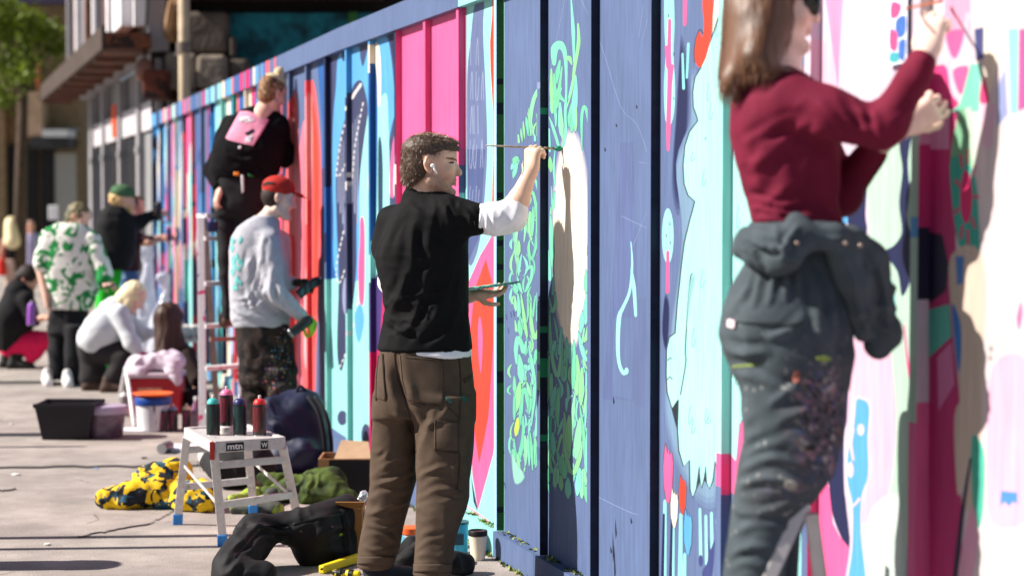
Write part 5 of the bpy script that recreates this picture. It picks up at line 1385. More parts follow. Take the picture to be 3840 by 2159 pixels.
    gp = mat('dried_green_paint', (30, 76, 66), .7, .3, 40)
    rs = random.Random(2)
    for x, y, r in ((1608, 1508, 9), (1616, 1496, 7), (1680, 1498, 12), (1690, 1506, 7), (1742, 1496, 13), (1734, 1488, 8), (1752, 1500, 6), (1646, 1536, 5), (1752, 1716, 7), (1664, 1480, 5)):
        patch('paint_spot', tr, closed([(x + r * rs.uniform(.5, 1.2) * math.cos(a), y + r * .8 * rs.uniform(.5, 1.2) * math.sin(a)) for a in (0, 1.05, 2.1, 3.14, 4.2, 5.2)], 3), gp, A_.root, .0015, 3)
    K = SDF()
    lf_, rf = P(1400, 2150, .12), P(1620, 2180, -.12)
    fd = (.75, .66, 0)
    shoe(K, (lf_.x - .02, lf_.y - .06, 0), fd); K.cone((lf_.x, lf_.y, .08), (lf_.x, lf_.y, .16), .047, .05, .02)
    A_.blob('shoe', K, .008, mat('navy_trainer', (26, 28, 40), .7, .15, 20))
    K = SDF(); shoe(K, (rf.x - .02, rf.y - .05, 0), fd); K.cone((rf.x, rf.y, .08), (rf.x, rf.y, .16), .047, .05, .02)
    A_.blob('shoe', K, .008, mat('navy_trainer'))
    # the brush in the raised hand, its tip on the boards
    tip = px_wall(2108, 558); tp = W(tip[0], .004, tip[1]); be = P(1822, 546, -.13)
    d = (tp - be).normalized()
    br = thing('paint_brush', 'long wooden artist brush loaded with green paint, touching the cream oval', 'brush', be)
    MB().tube([be, be + d * .12, tp - d * .075], [.0028, .0048, .0042], 10).build('handle', mat('brush_wood', (168, 150, 136), .5, .3, 30, c2=(50, 120, 104), thr=(.62, .66)), br, smooth=True)
    MB().tube([tp - d * .075, tp - d * .030], [.0050, .0056], 10).build('ferrule', mat('brush_ferrule', (150, 130, 110), .35, .3, 60, metal=.7), br, smooth=True)
    MB().tube([tp - d * .030, tp - d * .015, tp - d * .004, tp], [.006, .0115, .012, .006], 10).build('bristles', mat('bristles_green', (20, 128, 100), .5, .25, 90), br, smooth=True)
    # palette card lying on the other hand
    pc = P(1840, 1072, .20)
    pal = thing('paint_palette', 'thin card palette smeared with green paint on an open hand', 'palette', pc)
    a, b = P(1742, 1090, .20), P(1928, 1060, .16)
    S = SDF(); up = Vector((0, 0, 1)); dirx = (b - a).normalized(); n = dirx.cross(Vector((0, 1, .1))).normalized()
    S.cone(a + Vector((0, 0, .004)), b, .055, .035, .01, (n, .08))
    o = blob('card', S, .004, mat('green_paint_smear', (120, 205, 176), .45, .3, 26, c2=(30, 120, 96), thr=(.5, .58), bump=.003, bscale=70), pal, disp=lambda v: .0022 * vnoise(v * 70) * (vnoise(v * 9) > -.3))
painter()
# ---------------------------------------------------- 2. the painter on the steps
def steps_painter():
    A_ = Per('painter in maroon top and paint splashed dark overalls standing on a stepladder', 4.90, 2960)
    P = A_.P
    S = SDF()
    hd = head(S, P(2908, 22, 0), (.99, .10, -.06), (0, 0, 1), .98)
    L = hd['L']
    S.cone(P(2905, 130), P(2900, 300), .052, .055, .03); S.cone(P(2900, 300), P(2900, 420), .08, .10, .03)
    el, wr = P(3312, 486, -.18), P(3472, 206, -.24)
    S.chain([P(2960, 390, -.1), el, wr], [.046, .034, .025], .02)
    hand(S, wr, (.22, .05, 1), (-.45, -.85, .1), -1, (48, 60, 40), .96, (.8, .2, -.6), .03, .0088)
    el2, wr2 = P(3160, 735, .14), P(3290, 548, .02)
    S.chain([P(3000, 420, .12), el2, wr2], [.05, .04, .026], .03)
    w2 = P(3388, 470, -.10)
    S.cone(wr2, w2, .028, .030, .02)
    hand(S, w2, (.8, -.1, .45), (.2, -.9, -.1), 1, (30, 40, 30), .95, (.6, .5, -.5), .06, .0088)
    A_.blob('body', S, .0058, SKIN, colorfn=skin_cols((244, 210, 194), [hd]))
    # sunglasses
    G = SDF(); ax = hd['M']
    for s_ in (-1, 1): G.ell(L(s_ * .036, .096, .006), [.030, .007, .027], ax, .004); G.ell(L(s_ * .054, .080, .005), [.012, .026, .026], ax, .012)
    G.cone(L(-.01, .104, .012), L(.01, .104, .012), .004, .004, .004)
    for s_ in (-1, 1): G.cone(L(s_ * .062, .092, .016), L(s_ * .082, -.01, .018), .005, .004, .004)
    blob('glasses', G, .0042, mat('sunglass_black', (10, 10, 16), .12, .05, spec=.7), thing('sunglasses', 'dark round sunglasses on the painter in the maroon top', 'sunglasses', L(0, .09, 0)))
    # shoulder length straight hair
    H = SDF()
    def e(p, r, k=.02, sub=False): H.ell(L(*p), r, ax, k, sub)
    e((0, -.018, .052), (.084, .104, .088)); e((0, -.045, -.03), (.082, .082, .11), .03)
    H.cone(L(.045, -.03, -.02), P(2835, 215, -.10), .055, .045, .03); H.cone(L(-.045, -.04, -.02), P(2800, 270, .08), .05, .045, .03); H.cone(L(.0, -.08, -.02), P(2748, 275, .0), .05, .04, .03)
    H.cone(L(.04, -.06, -.05), P(2745, 315, -.06), .05, .028, .03); H.cone(P(2745, 300, -.06), P(2712, 334, -.04), .028, .012, .02); H.cone(L(.06, .0, -.05), P(2880, 262, -.12), .035, .02, .02); H.cone(P(2870, 255, -.12), P(2970, 268, -.11), .02, .009, .015)
    H.ell(L(0, .125, -.03), [.10, .088, .115], ax, .01, True)
    hair = A_.blob('hair', H, .008, mat('auburn_hair', (92, 60, 38), .5, .35, 26, stretch=(1, 1, .12), bump=.004, bscale=60, spec=.5), disp=lambda v: .003 * vnoise(v * np.array([46, 46, 4])))
    strands('hair_strands', hair, 4200, .04, .0010, lambda p, n: (-.10, 0, -1.0), mat('auburn_strand', (118, 80, 52), .35, .4, 20, spec=.7), hair, 4, .05, .04, curl=.03, segs=4, jit=.05)
    # maroon top
    T = SDF()
    T.loft(A_.rows([(262, 2850, 2975, .14), (290, 2805, 3030, .18), (330, 2765, 3070, .22), (380, 2748, 3100, .25), (440, 2740, 3118, .26), (500, 2738, 3128, .255), (560, 2746, 3138, .25), (620, 2762, 3146, .24), (690, 2784, 3148, .225), (750, 2806, 3140, .215), (800, 2816, 3144, .22), (838, 2822, 3160, .23)]), .02, 2.3)
    T.chain([P(2975, 372, -.09), P(3100, 420, -.14), P(3300, 480, -.18)], [.072, .060, .049], .04)
    T.chain([P(3300, 480, -.18), P(3328, 462, -.185), P(3462, 226, -.24)], [.049, .049, .035], .02)
    T.chain([P(3010, 420, .10), P(3150, 735, .14), P(3275, 568, .02)], [.06, .052, .036], .03)
    ma = mat('maroon_jersey', (108, 22, 48), .82, .1, 20, bump=.0008, bscale=260, spec=.2)
    A_.blob('maroon_top', T, .0080, ma, lines=[([(3225, 405), (3240, 460), (3262, 535)], 12, .007), ([(3285, 415), (3290, 470), (3312, 545)], 12, .008), ([(3010, 470), (2920, 560), (2830, 625)], 16, .010), ([(2980, 440), (2880, 500), (2800, 540)], 15, .007), ([(2830, 782), (2950, 800), (3100, 822)], 9, .012), ([(2826, 752), (2900, 768), (2990, 770)], 9, .010), ([(2850, 820), (2960, 828), (3060, 800)], 8, .009), ([(3030, 300), (3060, 350), (3050, 420)], 14, .006), ([(3340, 440), (3390, 430), (3420, 400)], 10, .005)], disp=folds(3, .004, (8, 8, 8), [spot(P(3240, 460, -.2), (1, 0, .3), 60, .005, .08), spot(P(3000, 500, -.15), (.6, 0, 1), 40, .005, .10), spot(P(2960, 810, -.12), (.15, 0, 1), 66, .008, .14), spot(P(2850, 560, -.1), (.4, 0, 1), 40, .005, .10)]))
    # overalls worn with the top half tied round the waist
    O = SDF()
    O.loft(A_.rows([(832, 2812, 3165, .24), (900, 2790, 3180, .27), (985, 2800, 3178, .29), (1090, 2744, 3200, .33), (1170, 2716, 3200, .35), (1250, 2697, 3192, .36), (1325, 2717, 3186, .34), (1391, 2750, 3172, .31), (1440, 2790, 3166, .28)]), .03, 2.4)
    O.loft(A_.rows([(1330, 2800, 3186, .24, -.05), (1400, 2755, 3170, .24, -.05), (1470, 2782, 3164, .23, -.06), (1551, 2778, 3162, .225, -.06), (1650, 2790, 3154, .22, -.07), (1776, 2770, 3126, .21, -.07), (1842, 2758, 3070, .20, -.06), (1926, 2745, 2996, .19, -.05), (2067, 2722, 2950, .185, -.05), (2150, 2717, 2925, .18, -.05), (2300, 2720, 2880, .17, -.04)]), .03, 2.3)
    O.loft(A_.rows([(1330, 2880, 3170, .22, .12), (1600, 2900, 3120, .20, .13), (1800, 2900, 3040, .19, .16), (2000, 2880, 3000, .18, .16), (2300, 2860, 2985, .17, .16)]), .03, 2.3)
    dk = mat('overall_drill', attr=True, rough=.9, var=.16, scale=16, bump=.001, bscale=200, spec=.2)
    def dye(v):
        dy, dz = v[:, 1], v[:, 2] - CAMH; z = ct * dy - st * dz; px = CX + v[:, 0] / z * F; py = CY - (st * dy + ct * dz) / z * F
        c = np.tile(np.array(lin((68, 77, 82))), (len(v), 1))
        m = np.exp(-((px - 3070) / 95) ** 2 - ((py - 1570) / 210) ** 2) + .35 * np.exp(-((px - 2900) / 120) ** 2 - ((py - 1850) / 90) ** 2)
        mm = np.clip(m * .55, 0, .6)[:, None] * (.7 + .3 * vnoise(v * 40)[:, None]); c = c * (1 - mm) + mm * np.array(lin((104, 92, 98)))
        pal = [(168, 126, 136), (100, 90, 116), (124, 96, 56), (66, 82, 116), (160, 154, 148), (24, 26, 30), (124, 94, 104), (30, 34, 38), (90, 86, 92)]
        for k, pc in enumerate(pal):
            n = vnoise(v * (34 + 9 * k) + k * 13.7) + .5 * vnoise(v * (90 + 11 * k) + k * 7.1)
            a = np.clip((n + m * 1.25 - 1.0) * 4, 0, .9)[:, None] * np.clip(m * 1.6, 0, 1)[:, None]
            c = c * (1 - a) + a * np.array(lin(pc))
        fl = np.clip((vnoise(v * 120 + 3) - .72) * 6, 0, .7)[:, None] * np.clip((py - 1100) / 300, 0, 1)[:, None]
        return c * (1 - fl) + fl * np.array(lin((170, 166, 160)))
    fo = [spot(P(2800, 1060, -.2), (1, 0, .35), 48, .010, .12), spot(P(2900, 1040, -.2), (1, 0, -.2), 50, .009, .10), spot(P(2850, 1480, -.2), (.3, 0, 1), 44, .012, .14), spot(P(2840, 1700, -.2), (-.3, 0, 1), 42, .012, .16), spot(P(2900, 1850, -.15), (.35, 0, 1), 48, .012, .14), spot(P(2820, 2050, -.12), (-.25, 0, 1), 46, .010, .16), spot(P(3060, 1180, -.2), (.9, 0, .5), 40, .008, .16)]
    ov = A_.blob('overalls', O, .0075, dk, colorfn=dye, disp=folds(7, .005, (7, 7, 5), []), lines=[([(2830, 1000), (2812, 1050), (2785, 1120)], 9, 0.0115), ([(2868, 1008), (2850, 1060), (2826, 1140)], 9, 0.0115), ([(2908, 1012), (2900, 1060), (2880, 1130)], 9, 0.0115), ([(2950, 1014), (2952, 1060), (2945, 1120)], 9, .015), ([(2992, 1010), (3000, 1050), (3008, 1110)], 9, .014), ([(3060, 1040), (3070, 1160), (3090, 1310)], 16, .014), ([(3130, 1060), (3124, 1180), (3110, 1310)], 14, .014), ([(2740, 1390), (2880, 1440), (3000, 1480)], 15, 0.0130), ([(2790, 1470), (2880, 1510), (3010, 1430)], 14, 0.0144), ([(2790, 1570), (2860, 1530), (2930, 1490)], 14, 0.0130),
        ([(2800, 1650), (2900, 1590), (3020, 1545)], 15, 0.0144), ([(2790, 1720), (2850, 1680), (2940, 1650)], 13, 0.0115), ([(2770, 1770), (2900, 1712), (3040, 1765)], 14, 0.0144), ([(2760, 1835), (2880, 1795), (3050, 1840)], 13, 0.0130), ([(2750, 1905), (2850, 1930), (2985, 1888)], 13, 0.0130), ([(2735, 1990), (2850, 1960), (2950, 1980)], 13, 0.0115), ([(2730, 2085), (2820, 2042), (2900, 2064)], 13, 0.0115), ([(2725, 2140), (2790, 2110), (2880, 2130)], 12, .012), ([(2720, 1300), (2790, 1330), (2870, 1320)], 15, .010), ([(3010, 1180), (2960, 1240), (2900, 1260)], 14, .010), ([(2720, 1190), (2760, 1130), (2790, 1090)], 12, .010)])
    K = SDF()   # tied sleeves and collar
    K.chain([P(2800, 890, -.08), P(2890, 905, -.16), P(3000, 890, -.18), P(3130, 890, -.17), P(3200, 920, -.12)], [.022, .032, .028, .028, .034], .02)
    K.cone(P(2790, 930, -.10), P(2900, 975, -.16), .024, .030, .02); K.cone(P(2766, 905, -.08), P(2830, 960, -.12), .010, .03, .02); K.cone(P(2985, 850, -.17), P(2950, 960, -.19), .03, .035, .03)
    K.chain([P(3190, 905, -.12), P(3262, 985, -.10), P(3290, 1120, -.08), P(3310, 1250, -.06)], [.038, .043, .038, .028], .02)
    K.chain([P(3150, 960, -.16), P(3200, 1060, -.14), P(3230, 1180, -.12), P(3240, 1250, -.10)], [.028, .034, .030, .024], .02)
    K.cone(P(3310, 1250, -.06), P(3290, 1292, -.06), .045, .03, .02)
    A_.blob('tied_sleeves', K, .0075, dk, colorfn=dye, lines=[([(2800, 890), (2880, 930), (2960, 930)], 10, .012), ([(2780, 920), (2830, 950), (2860, 1000)], 9, .012), ([(2990, 850), (2960, 900), (2940, 970)], 10, .014), ([(3040, 870), (3100, 900), (3180, 905)], 9, .012), ([(3200, 920), (3250, 1000), (3270, 1110)], 12, .016), ([(3260, 950), (3310, 1060), (3330, 1200)], 11, .014), ([(3170, 970), (3210, 1080), (3240, 1220)], 11, .014), ([(3260, 1180), (3300, 1220), (3330, 1230)], 9, .010), ([(3240, 1120), (3290, 1140), (3330, 1120)], 9, .010)], disp=folds(11, .008, (10, 10, 7), [spot(P(3290, 1100, -.12), (.2, 0, 1), 50, .008, .14), spot(P(2900, 930, -.2), (1, 0, .6), 50, .007, .12)]))
    cols = [('paint_pink', (176, 120, 132)), ('paint_lilac', (120, 104, 134)), ('paint_ochre', (140, 100, 46)), ('paint_blue', (66, 84, 124)), ('paint_bone', (150, 146, 140)), ('paint_black', (32, 32, 36)), ('paint_lime', (120, 136, 66)), ('paint_orange', (150, 90, 76))]
    ms = [mat(n, c, .9, .5, 30) for n, c in cols]
    for poly, c in (([(2750, 1370), (2800, 1364), (2858, 1366), (2856, 1374), (2800, 1374), (2752, 1380)], 6), ([(3060, 1336), (3110, 1334), (3112, 1352), (3076, 1356)], 6), ([(2975, 1400), (2996, 1390), (2998, 1430), (2976, 1436)], 7), ([(2950, 1800), (2990, 1810), (2980, 1840), (2940, 1830)], 4)):
        patch('paint_smear', ov, closed(poly, 3), ms[c], A_.root, .003, 7)
    patch('pocket_seam', ov, ribbon([(2746, 1206), (2840, 1214), (2930, 1224), (3010, 1210)], 3), mat('overall_seam', (36, 44, 48), .9, .1), A_.root, .004, 5)
    patch('pocket_label', ov, [(2732, 1196), (2760, 1200), (2758, 1232), (2730, 1228)], mat('label_white', (226, 206, 212), .7, .1, 50), A_.root, .006, 6)
    for x, y in ((2994, 912), (3176, 912), (3232, 920)):
        p = P(x, y, -.25); MB().lathe(p + Vector((0, .02, 0)), [(.003, -.005), (.0055, -.003), (.0055, .003), (.003, .005)], 12, (0, -1, 0)).build('stud', mat('stud_metal', (170, 150, 136), .35, .1, metal=.8), A_.root, smooth=True)
    K = SDF(); f1 = P(2840, 2330, -.0)
    st_h = f1.z - .10
    shoe(K, (f1.x - .08, f1.y - .02, 0), (1, .15, 0)); sh = A_.blob('boot', K, .009, mat('boot_black', (24, 22, 22), .6, .1)); sh.location.z += st_h
    K = SDF(); f2 = P(2935, 2330, .14); shoe(K, (f2.x - .08, f2.y, 0), (1, .15, 0)); sh = A_.blob('boot', K, .009, mat('boot_black')); sh.location.z += st_h
    # stepladder under the painter
    lr = thing('stepladder', 'aluminium stepladder under the painter in dark overalls', 'ladder', (f1.x + .1, f1.y + .05, 0))
    al = mat('ladder_aluminium', (190, 186, 184), .4, .1, 20, metal=.35)
    top = [P(3012, 1880, -.12), P(3020, 1890, .30)]; bot = [P(2878, 2180, -.14), P(2898, 2180, .34)]
    for a, b in zip(top, bot):
        d = (b - a).normalized(); foot = a + d * (a.z / -d.z)
        MB().bar(a, foot, .034, .024, (1, 0, 0)).build('stile', al, lr, bevel=.003)
        back = Vector((a.x + .14, a.y + .1, 0)); MB().bar(a + Vector((.02, 0, -.03)), back, .03, .02, (1, 0, 0)).build('rear_leg', al, lr)
    for h in (.22, st_h):
        pts = []
        for a, b in zip(top, bot):
            d = (b - a).normalized(); pts.append(a + d * ((a.z - h) / -d.z))
        c0, c1 = pts; MB().bar(c0 + Vector((.02, .01, -.02)), c1 + Vector((.02, -.01, -.02)), .09, .03, (1, 0, 0)).build('tread', al, lr, bevel=.003)
    # thin brush in the raised hand
    be = P(3392, 34, -.27); be2 = px_wall(3560, 4); t2 = W(be2[0], .02, be2[1])
    br = thing('paint_brush', 'thin orange handled brush in the hand of the painter in maroon', 'brush', be)
    d = (t2 - be).normalized()
    MB().tube([be, t2 - d * .03], [.003, .004], 8).build('handle', mat('brush_orange', (224, 134, 70), .5, .1), br, smooth=True); MB().tube([t2 - d * .03, t2 - d * .012, t2], [.004, .006, .002], 8).build('bristles', mat('bristles_pink', (220, 70, 130), .6, .1), br, smooth=True)
steps_painter()
# ---------------------------------------------------- 3. red cap
def spray_can(name_label, base, axis, cap, body=(30, 28, 30), stripe=None, group=None, s=1.0, cat='spray can'):
    ax = Vector(axis).normalized(); r = thing('spray_can', name_label, cat, base, group); b = Vector(base)
    MB().lathe(b, [(.028 * s, 0), (.032 * s, .004 * s), (.0325 * s, .145 * s), (.031 * s, .150 * s)], 20, ax).build('can', mat('can_%d_%d_%d' % body, body, .3, .12, 40, spec=.5), r, auto=True)
    MB().lathe(b, [(.0305 * s, .150 * s), (.029 * s, .160 * s), (.021 * s, .172 * s), (.014 * s, .175 * s)], 20, ax).build('shoulder', mat('cap_%d_%d_%d' % cap, cap, .4, .08), r, auto=True)
    MB().lathe(b, [(.0065 * s, .1755 * s), (.0065 * s, .190 * s), (.004 * s, .192 * s)], 10, ax).build('nozzle', mat('nozzle_white', (216, 210, 210), .4, .05), r, auto=True)
    if stripe:
        MB().lathe(b, [(.0328 * s, .02 * s), (.0330 * s, .022 * s), (.0330 * s, .135 * s), (.0328 * s, .137 * s)], 20, ax).build('label_band', mat('band_%d_%d_%d' % stripe, stripe, .4, .5, 30, c2=body, thr=(.40, .62), distort=.3, stretch=(1, 1, .15)), r, auto=True)
    MB().lathe(b, [(.0322 * s, -.001 * s), (.0336 * s, .001 * s), (.0336 * s, .004 * s)], 20, ax).build('rim', mat('can_rim', (170, 170, 172), .3, .05, metal=.8), r, auto=True)
    return r
def red_cap():
    A_ = Per('person in grey sweatshirt and red cap holding two spray cans by the flames', 12.5, 985)
    P = A_.P; S = SDF()
    hd = head(S, P(1046, 745, 0), (.93, .28, -.22), (.1, 0, 1), 1.05, True, fade=.5)
    L = hd['L']; S.cone(P(1020, 790), P(985, 850), .052, .062, .03); S.cone(P(985, 850), P(980, 900), .08, .1, .03)
    S.chain([P(1010, 900), P(1035, 1105, -.12), P(1130, 1182, -.16)], [.06, .045, .03], .02)
    A_.blob('body', S, .008, SKIN, colorfn=skin_cols((226, 194, 178), [hd]))
    H = SDF(); ax = hd['M']; H.ell(L(0, -.03, .01), [.079, .09, .085], ax, .02); H.ell(L(0, .11, -.05), [.10, .115, .12], ax, .01, True); H.ell(L(0, -.06, -.125), [.1, .1, .06], ax, .01, True)
    A_.blob('hair', H, .009, mat('dark_hair', (44, 32, 28), .7, .2, 40))
    C = SDF(); C.ell(L(0, -.014, .062), [.089, .112, .083], ax, .01); C.ell(L(0, 0, -.045), [.2, .2, .085], ax, .008, True)
    C.cone(L(-.03, .10, .055), L(.03, .10, .055), .045, .045, .02, (tuple(Vector(ax[2])), .16)); C.cone(L(-.02, .135, .042), L(.02, .135, .042), .035, .035, .015, (tuple(Vector(ax[2])), .18)); C.ell(L(0, -.016, .148), [.008, .008, .006], ax, .004)
    cap = thing('baseball_cap', 'red baseball cap on the person in the grey sweatshirt', 'cap', L(0, 0, .05))
    co = blob('crown', C, .006, mat('red_cap', (180, 40, 30), .8, .12, 20), cap)
    patch('strap_opening', co, [(984, 690), (1002, 680), (1026, 682), (1034, 690), (1010, 692), (988, 698)], mat('cap_gap', (30, 22, 22), .8, .1), cap, .003, 4)
    T = SDF(); T.loft(A_.rows([(808, 958, 1032, .17), (828, 920, 1045, .20), (850, 892, 1050, .24), (890, 870, 1060, .28), (940, 862, 1068, .30), (1000, 861, 1082, .31), (1080, 861, 1086, .31), (1150, 864, 1086, .30), (1200, 868, 1086, .29), (1228, 878, 1086, .26)]), .02, 2.4)
    T.chain([P(1005, 905, -.10), P(1030, 1095, -.16), P(1128, 1178, -.17)], [.080, .068, .044], .03); T.chain([P(1050, 900, .12), P(1060, 1060, .16), P(1096, 1062, .05)], [.07, .06, .045], .03)
    gr = mat('grey_marl', (176, 176, 184), .9, .07, 60, bump=.001, bscale=200, spec=.15)
    sw = A_.blob('sweatshirt', T, .0085, gr, lines=[([(925, 1085), (950, 1150), (985, 1135)], 9, .016), ([(985, 890), (972, 960), (975, 1060)], 10, .014), ([(955, 930), (938, 1000), (930, 1060)], 10, .010), ([(1030, 990), (1005, 1080), (1050, 1160)], 9, .012), ([(1062, 1040), (1040, 1110), (1080, 1170)], 8, .010), ([(880, 1160), (920, 1180), (980, 1175)], 9, .014), ([(1000, 1170), (1040, 1190), (1080, 1200)], 8, .010), ([(880, 1208), (980, 1204), (1080, 1210)], 6, -.010)], disp=folds(4, .004, (7, 7, 5), [spot(P(960, 1110, -.2), (-.5, 0, 1), 40, .012, .16), spot(P(1040, 1080, -.25), (.4, 0, 1), 50, .008, .12), spot(P(980, 900, -.2), (1, 0, -.5), 40, .006, .12), spot(P(950, 1200, -.2), (0, 0, 1), 60, .008, .12)]))
    rs = random.Random(3); mp = mat('teal_print', (110, 190, 186), .85, .3, 40)
    for k in range(26):
        x, y = rs.gauss(888, 9), rs.uniform(890, 1080); r = rs.uniform(4, 10)
        patch('back_print', sw, [(x - r, y), (x, y - r * 1.8), (x + r, y + rs.uniform(-4, 4)), (x, y + r * 1.8)], mp, A_.root, .002, 4)
    B = SDF(); B.loft(A_.rows([(1215, 884, 1084, .27), (1300, 892, 1098, .29), (1380, 900, 1106, .29), (1440, 905, 1108, .27)]), .02, 2.4)
    B.loft(A_.rows([(1380, 900, 1010, .22, .04), (1500, 912, 1006, .21, .06), (1600, 916, 1000, .20, .06), (1672, 914, 1000, .2, .06)]), .03, 2.3); B.loft(A_.rows([(1380, 985, 1108, .23, -.06), (1500, 1000, 1110, .22, -.07), (1600, 1008, 1106, .20, -.07), (1690, 1006, 1106, .2, -.07)]), .03, 2.3)
    tr = A_.blob('trousers', B, .01, mat('splashed_brown', (48, 36, 32), .9, .25, 14, c2=(22, 18, 20), c3=(150, 120, 130), thr3=(.70, .72), scale3=42), lines=[([(905, 1330), (950, 1380), (990, 1360)], 10, .018), ([(910, 1420), (960, 1440), (1010, 1400)], 10, .018), ([(920, 1500), (960, 1480), (1000, 1500)], 10, .018), ([(1010, 1480), (1060, 1450), (1105, 1470)], 10, .018), ([(1010, 1540), (1060, 1520), (1105, 1540)], 10, .018), ([(915, 1260), (940, 1320), (930, 1380)], 9, .014)], disp=folds(5, .010, (7, 7, 6), [spot(P(950, 1420, -.1), (.5, 0, 1), 36, .012, .2), spot(P(1050, 1560, -.2), (-.4, 0, 1), 40, .012, .2)]))
    for k in range(110):
        x, y = rs.gauss(1050, 28), rs.gauss(1350, 85); r = rs.uniform(1.2, 4.5)
        if x < 1100: patch('paint_fleck', tr, [(x - r, y), (x, y - r), (x + r, y), (x, y + r)], mat('fleck_%d' % (k % 6), ((176, 84, 70), (150, 126, 66), (80, 96, 150), (160, 146, 154), (110, 66, 116), (66, 116, 100))[k % 6], .8, .2), A_.root, .003, 2.5)
    for (x, dz) in ((945, .06), (1050, -.07)):
        K = SDF(); p = P(x, 1680, dz); shoe(K, (p.x - .04, p.y - .04, 0), (.9, .4, 0)); A_.blob('shoe', K, .01, mat('shoe_dark', (34, 30, 30), .8, .1))
    # gloves
    G = SDF(); w = P(1128, 1184, -.17); hand(G, w, (.75, -.05, -.55), (.5, -.6, .55), 1, (45, 50, 30), 1.12, (.6, .3, -.6), .05, .0115)
    A_.blob('glove', G, .006, mat('lime_glove', (150, 190, 50), .75, .15, 30, c2=(46, 70, 30), thr=(.56, .66)))
    G = SDF(); w = P(1098, 1062, .03); hand(G, w, (.9, -.1, .12), (.1, .2, 1), -1, (40, 55, 35), 1.12, (.6, .4, -.5), .05, .0115)
    A_.blob('glove', G, .006, mat('dark_glove', (34, 38, 34), .75, .15, 30, c2=(170, 200, 60), thr=(.6, .66)))
    b0 = P(1150, 1206, -.22); spray_can('black spray can held low in a lime work glove', P(1088, 1252, -.24), P(1150, 1206, -.20) - P(1088, 1252, -.24), (34, 34, 36), (26, 26, 28))
    spray_can('dark spray can with silver base held up in front of the red flames', P(1118, 1106, -.02), P(1184, 1056, -.02) - P(1118, 1106, -.02), (40, 60, 66), (52, 60, 60), (90, 150, 150))
red_cap()
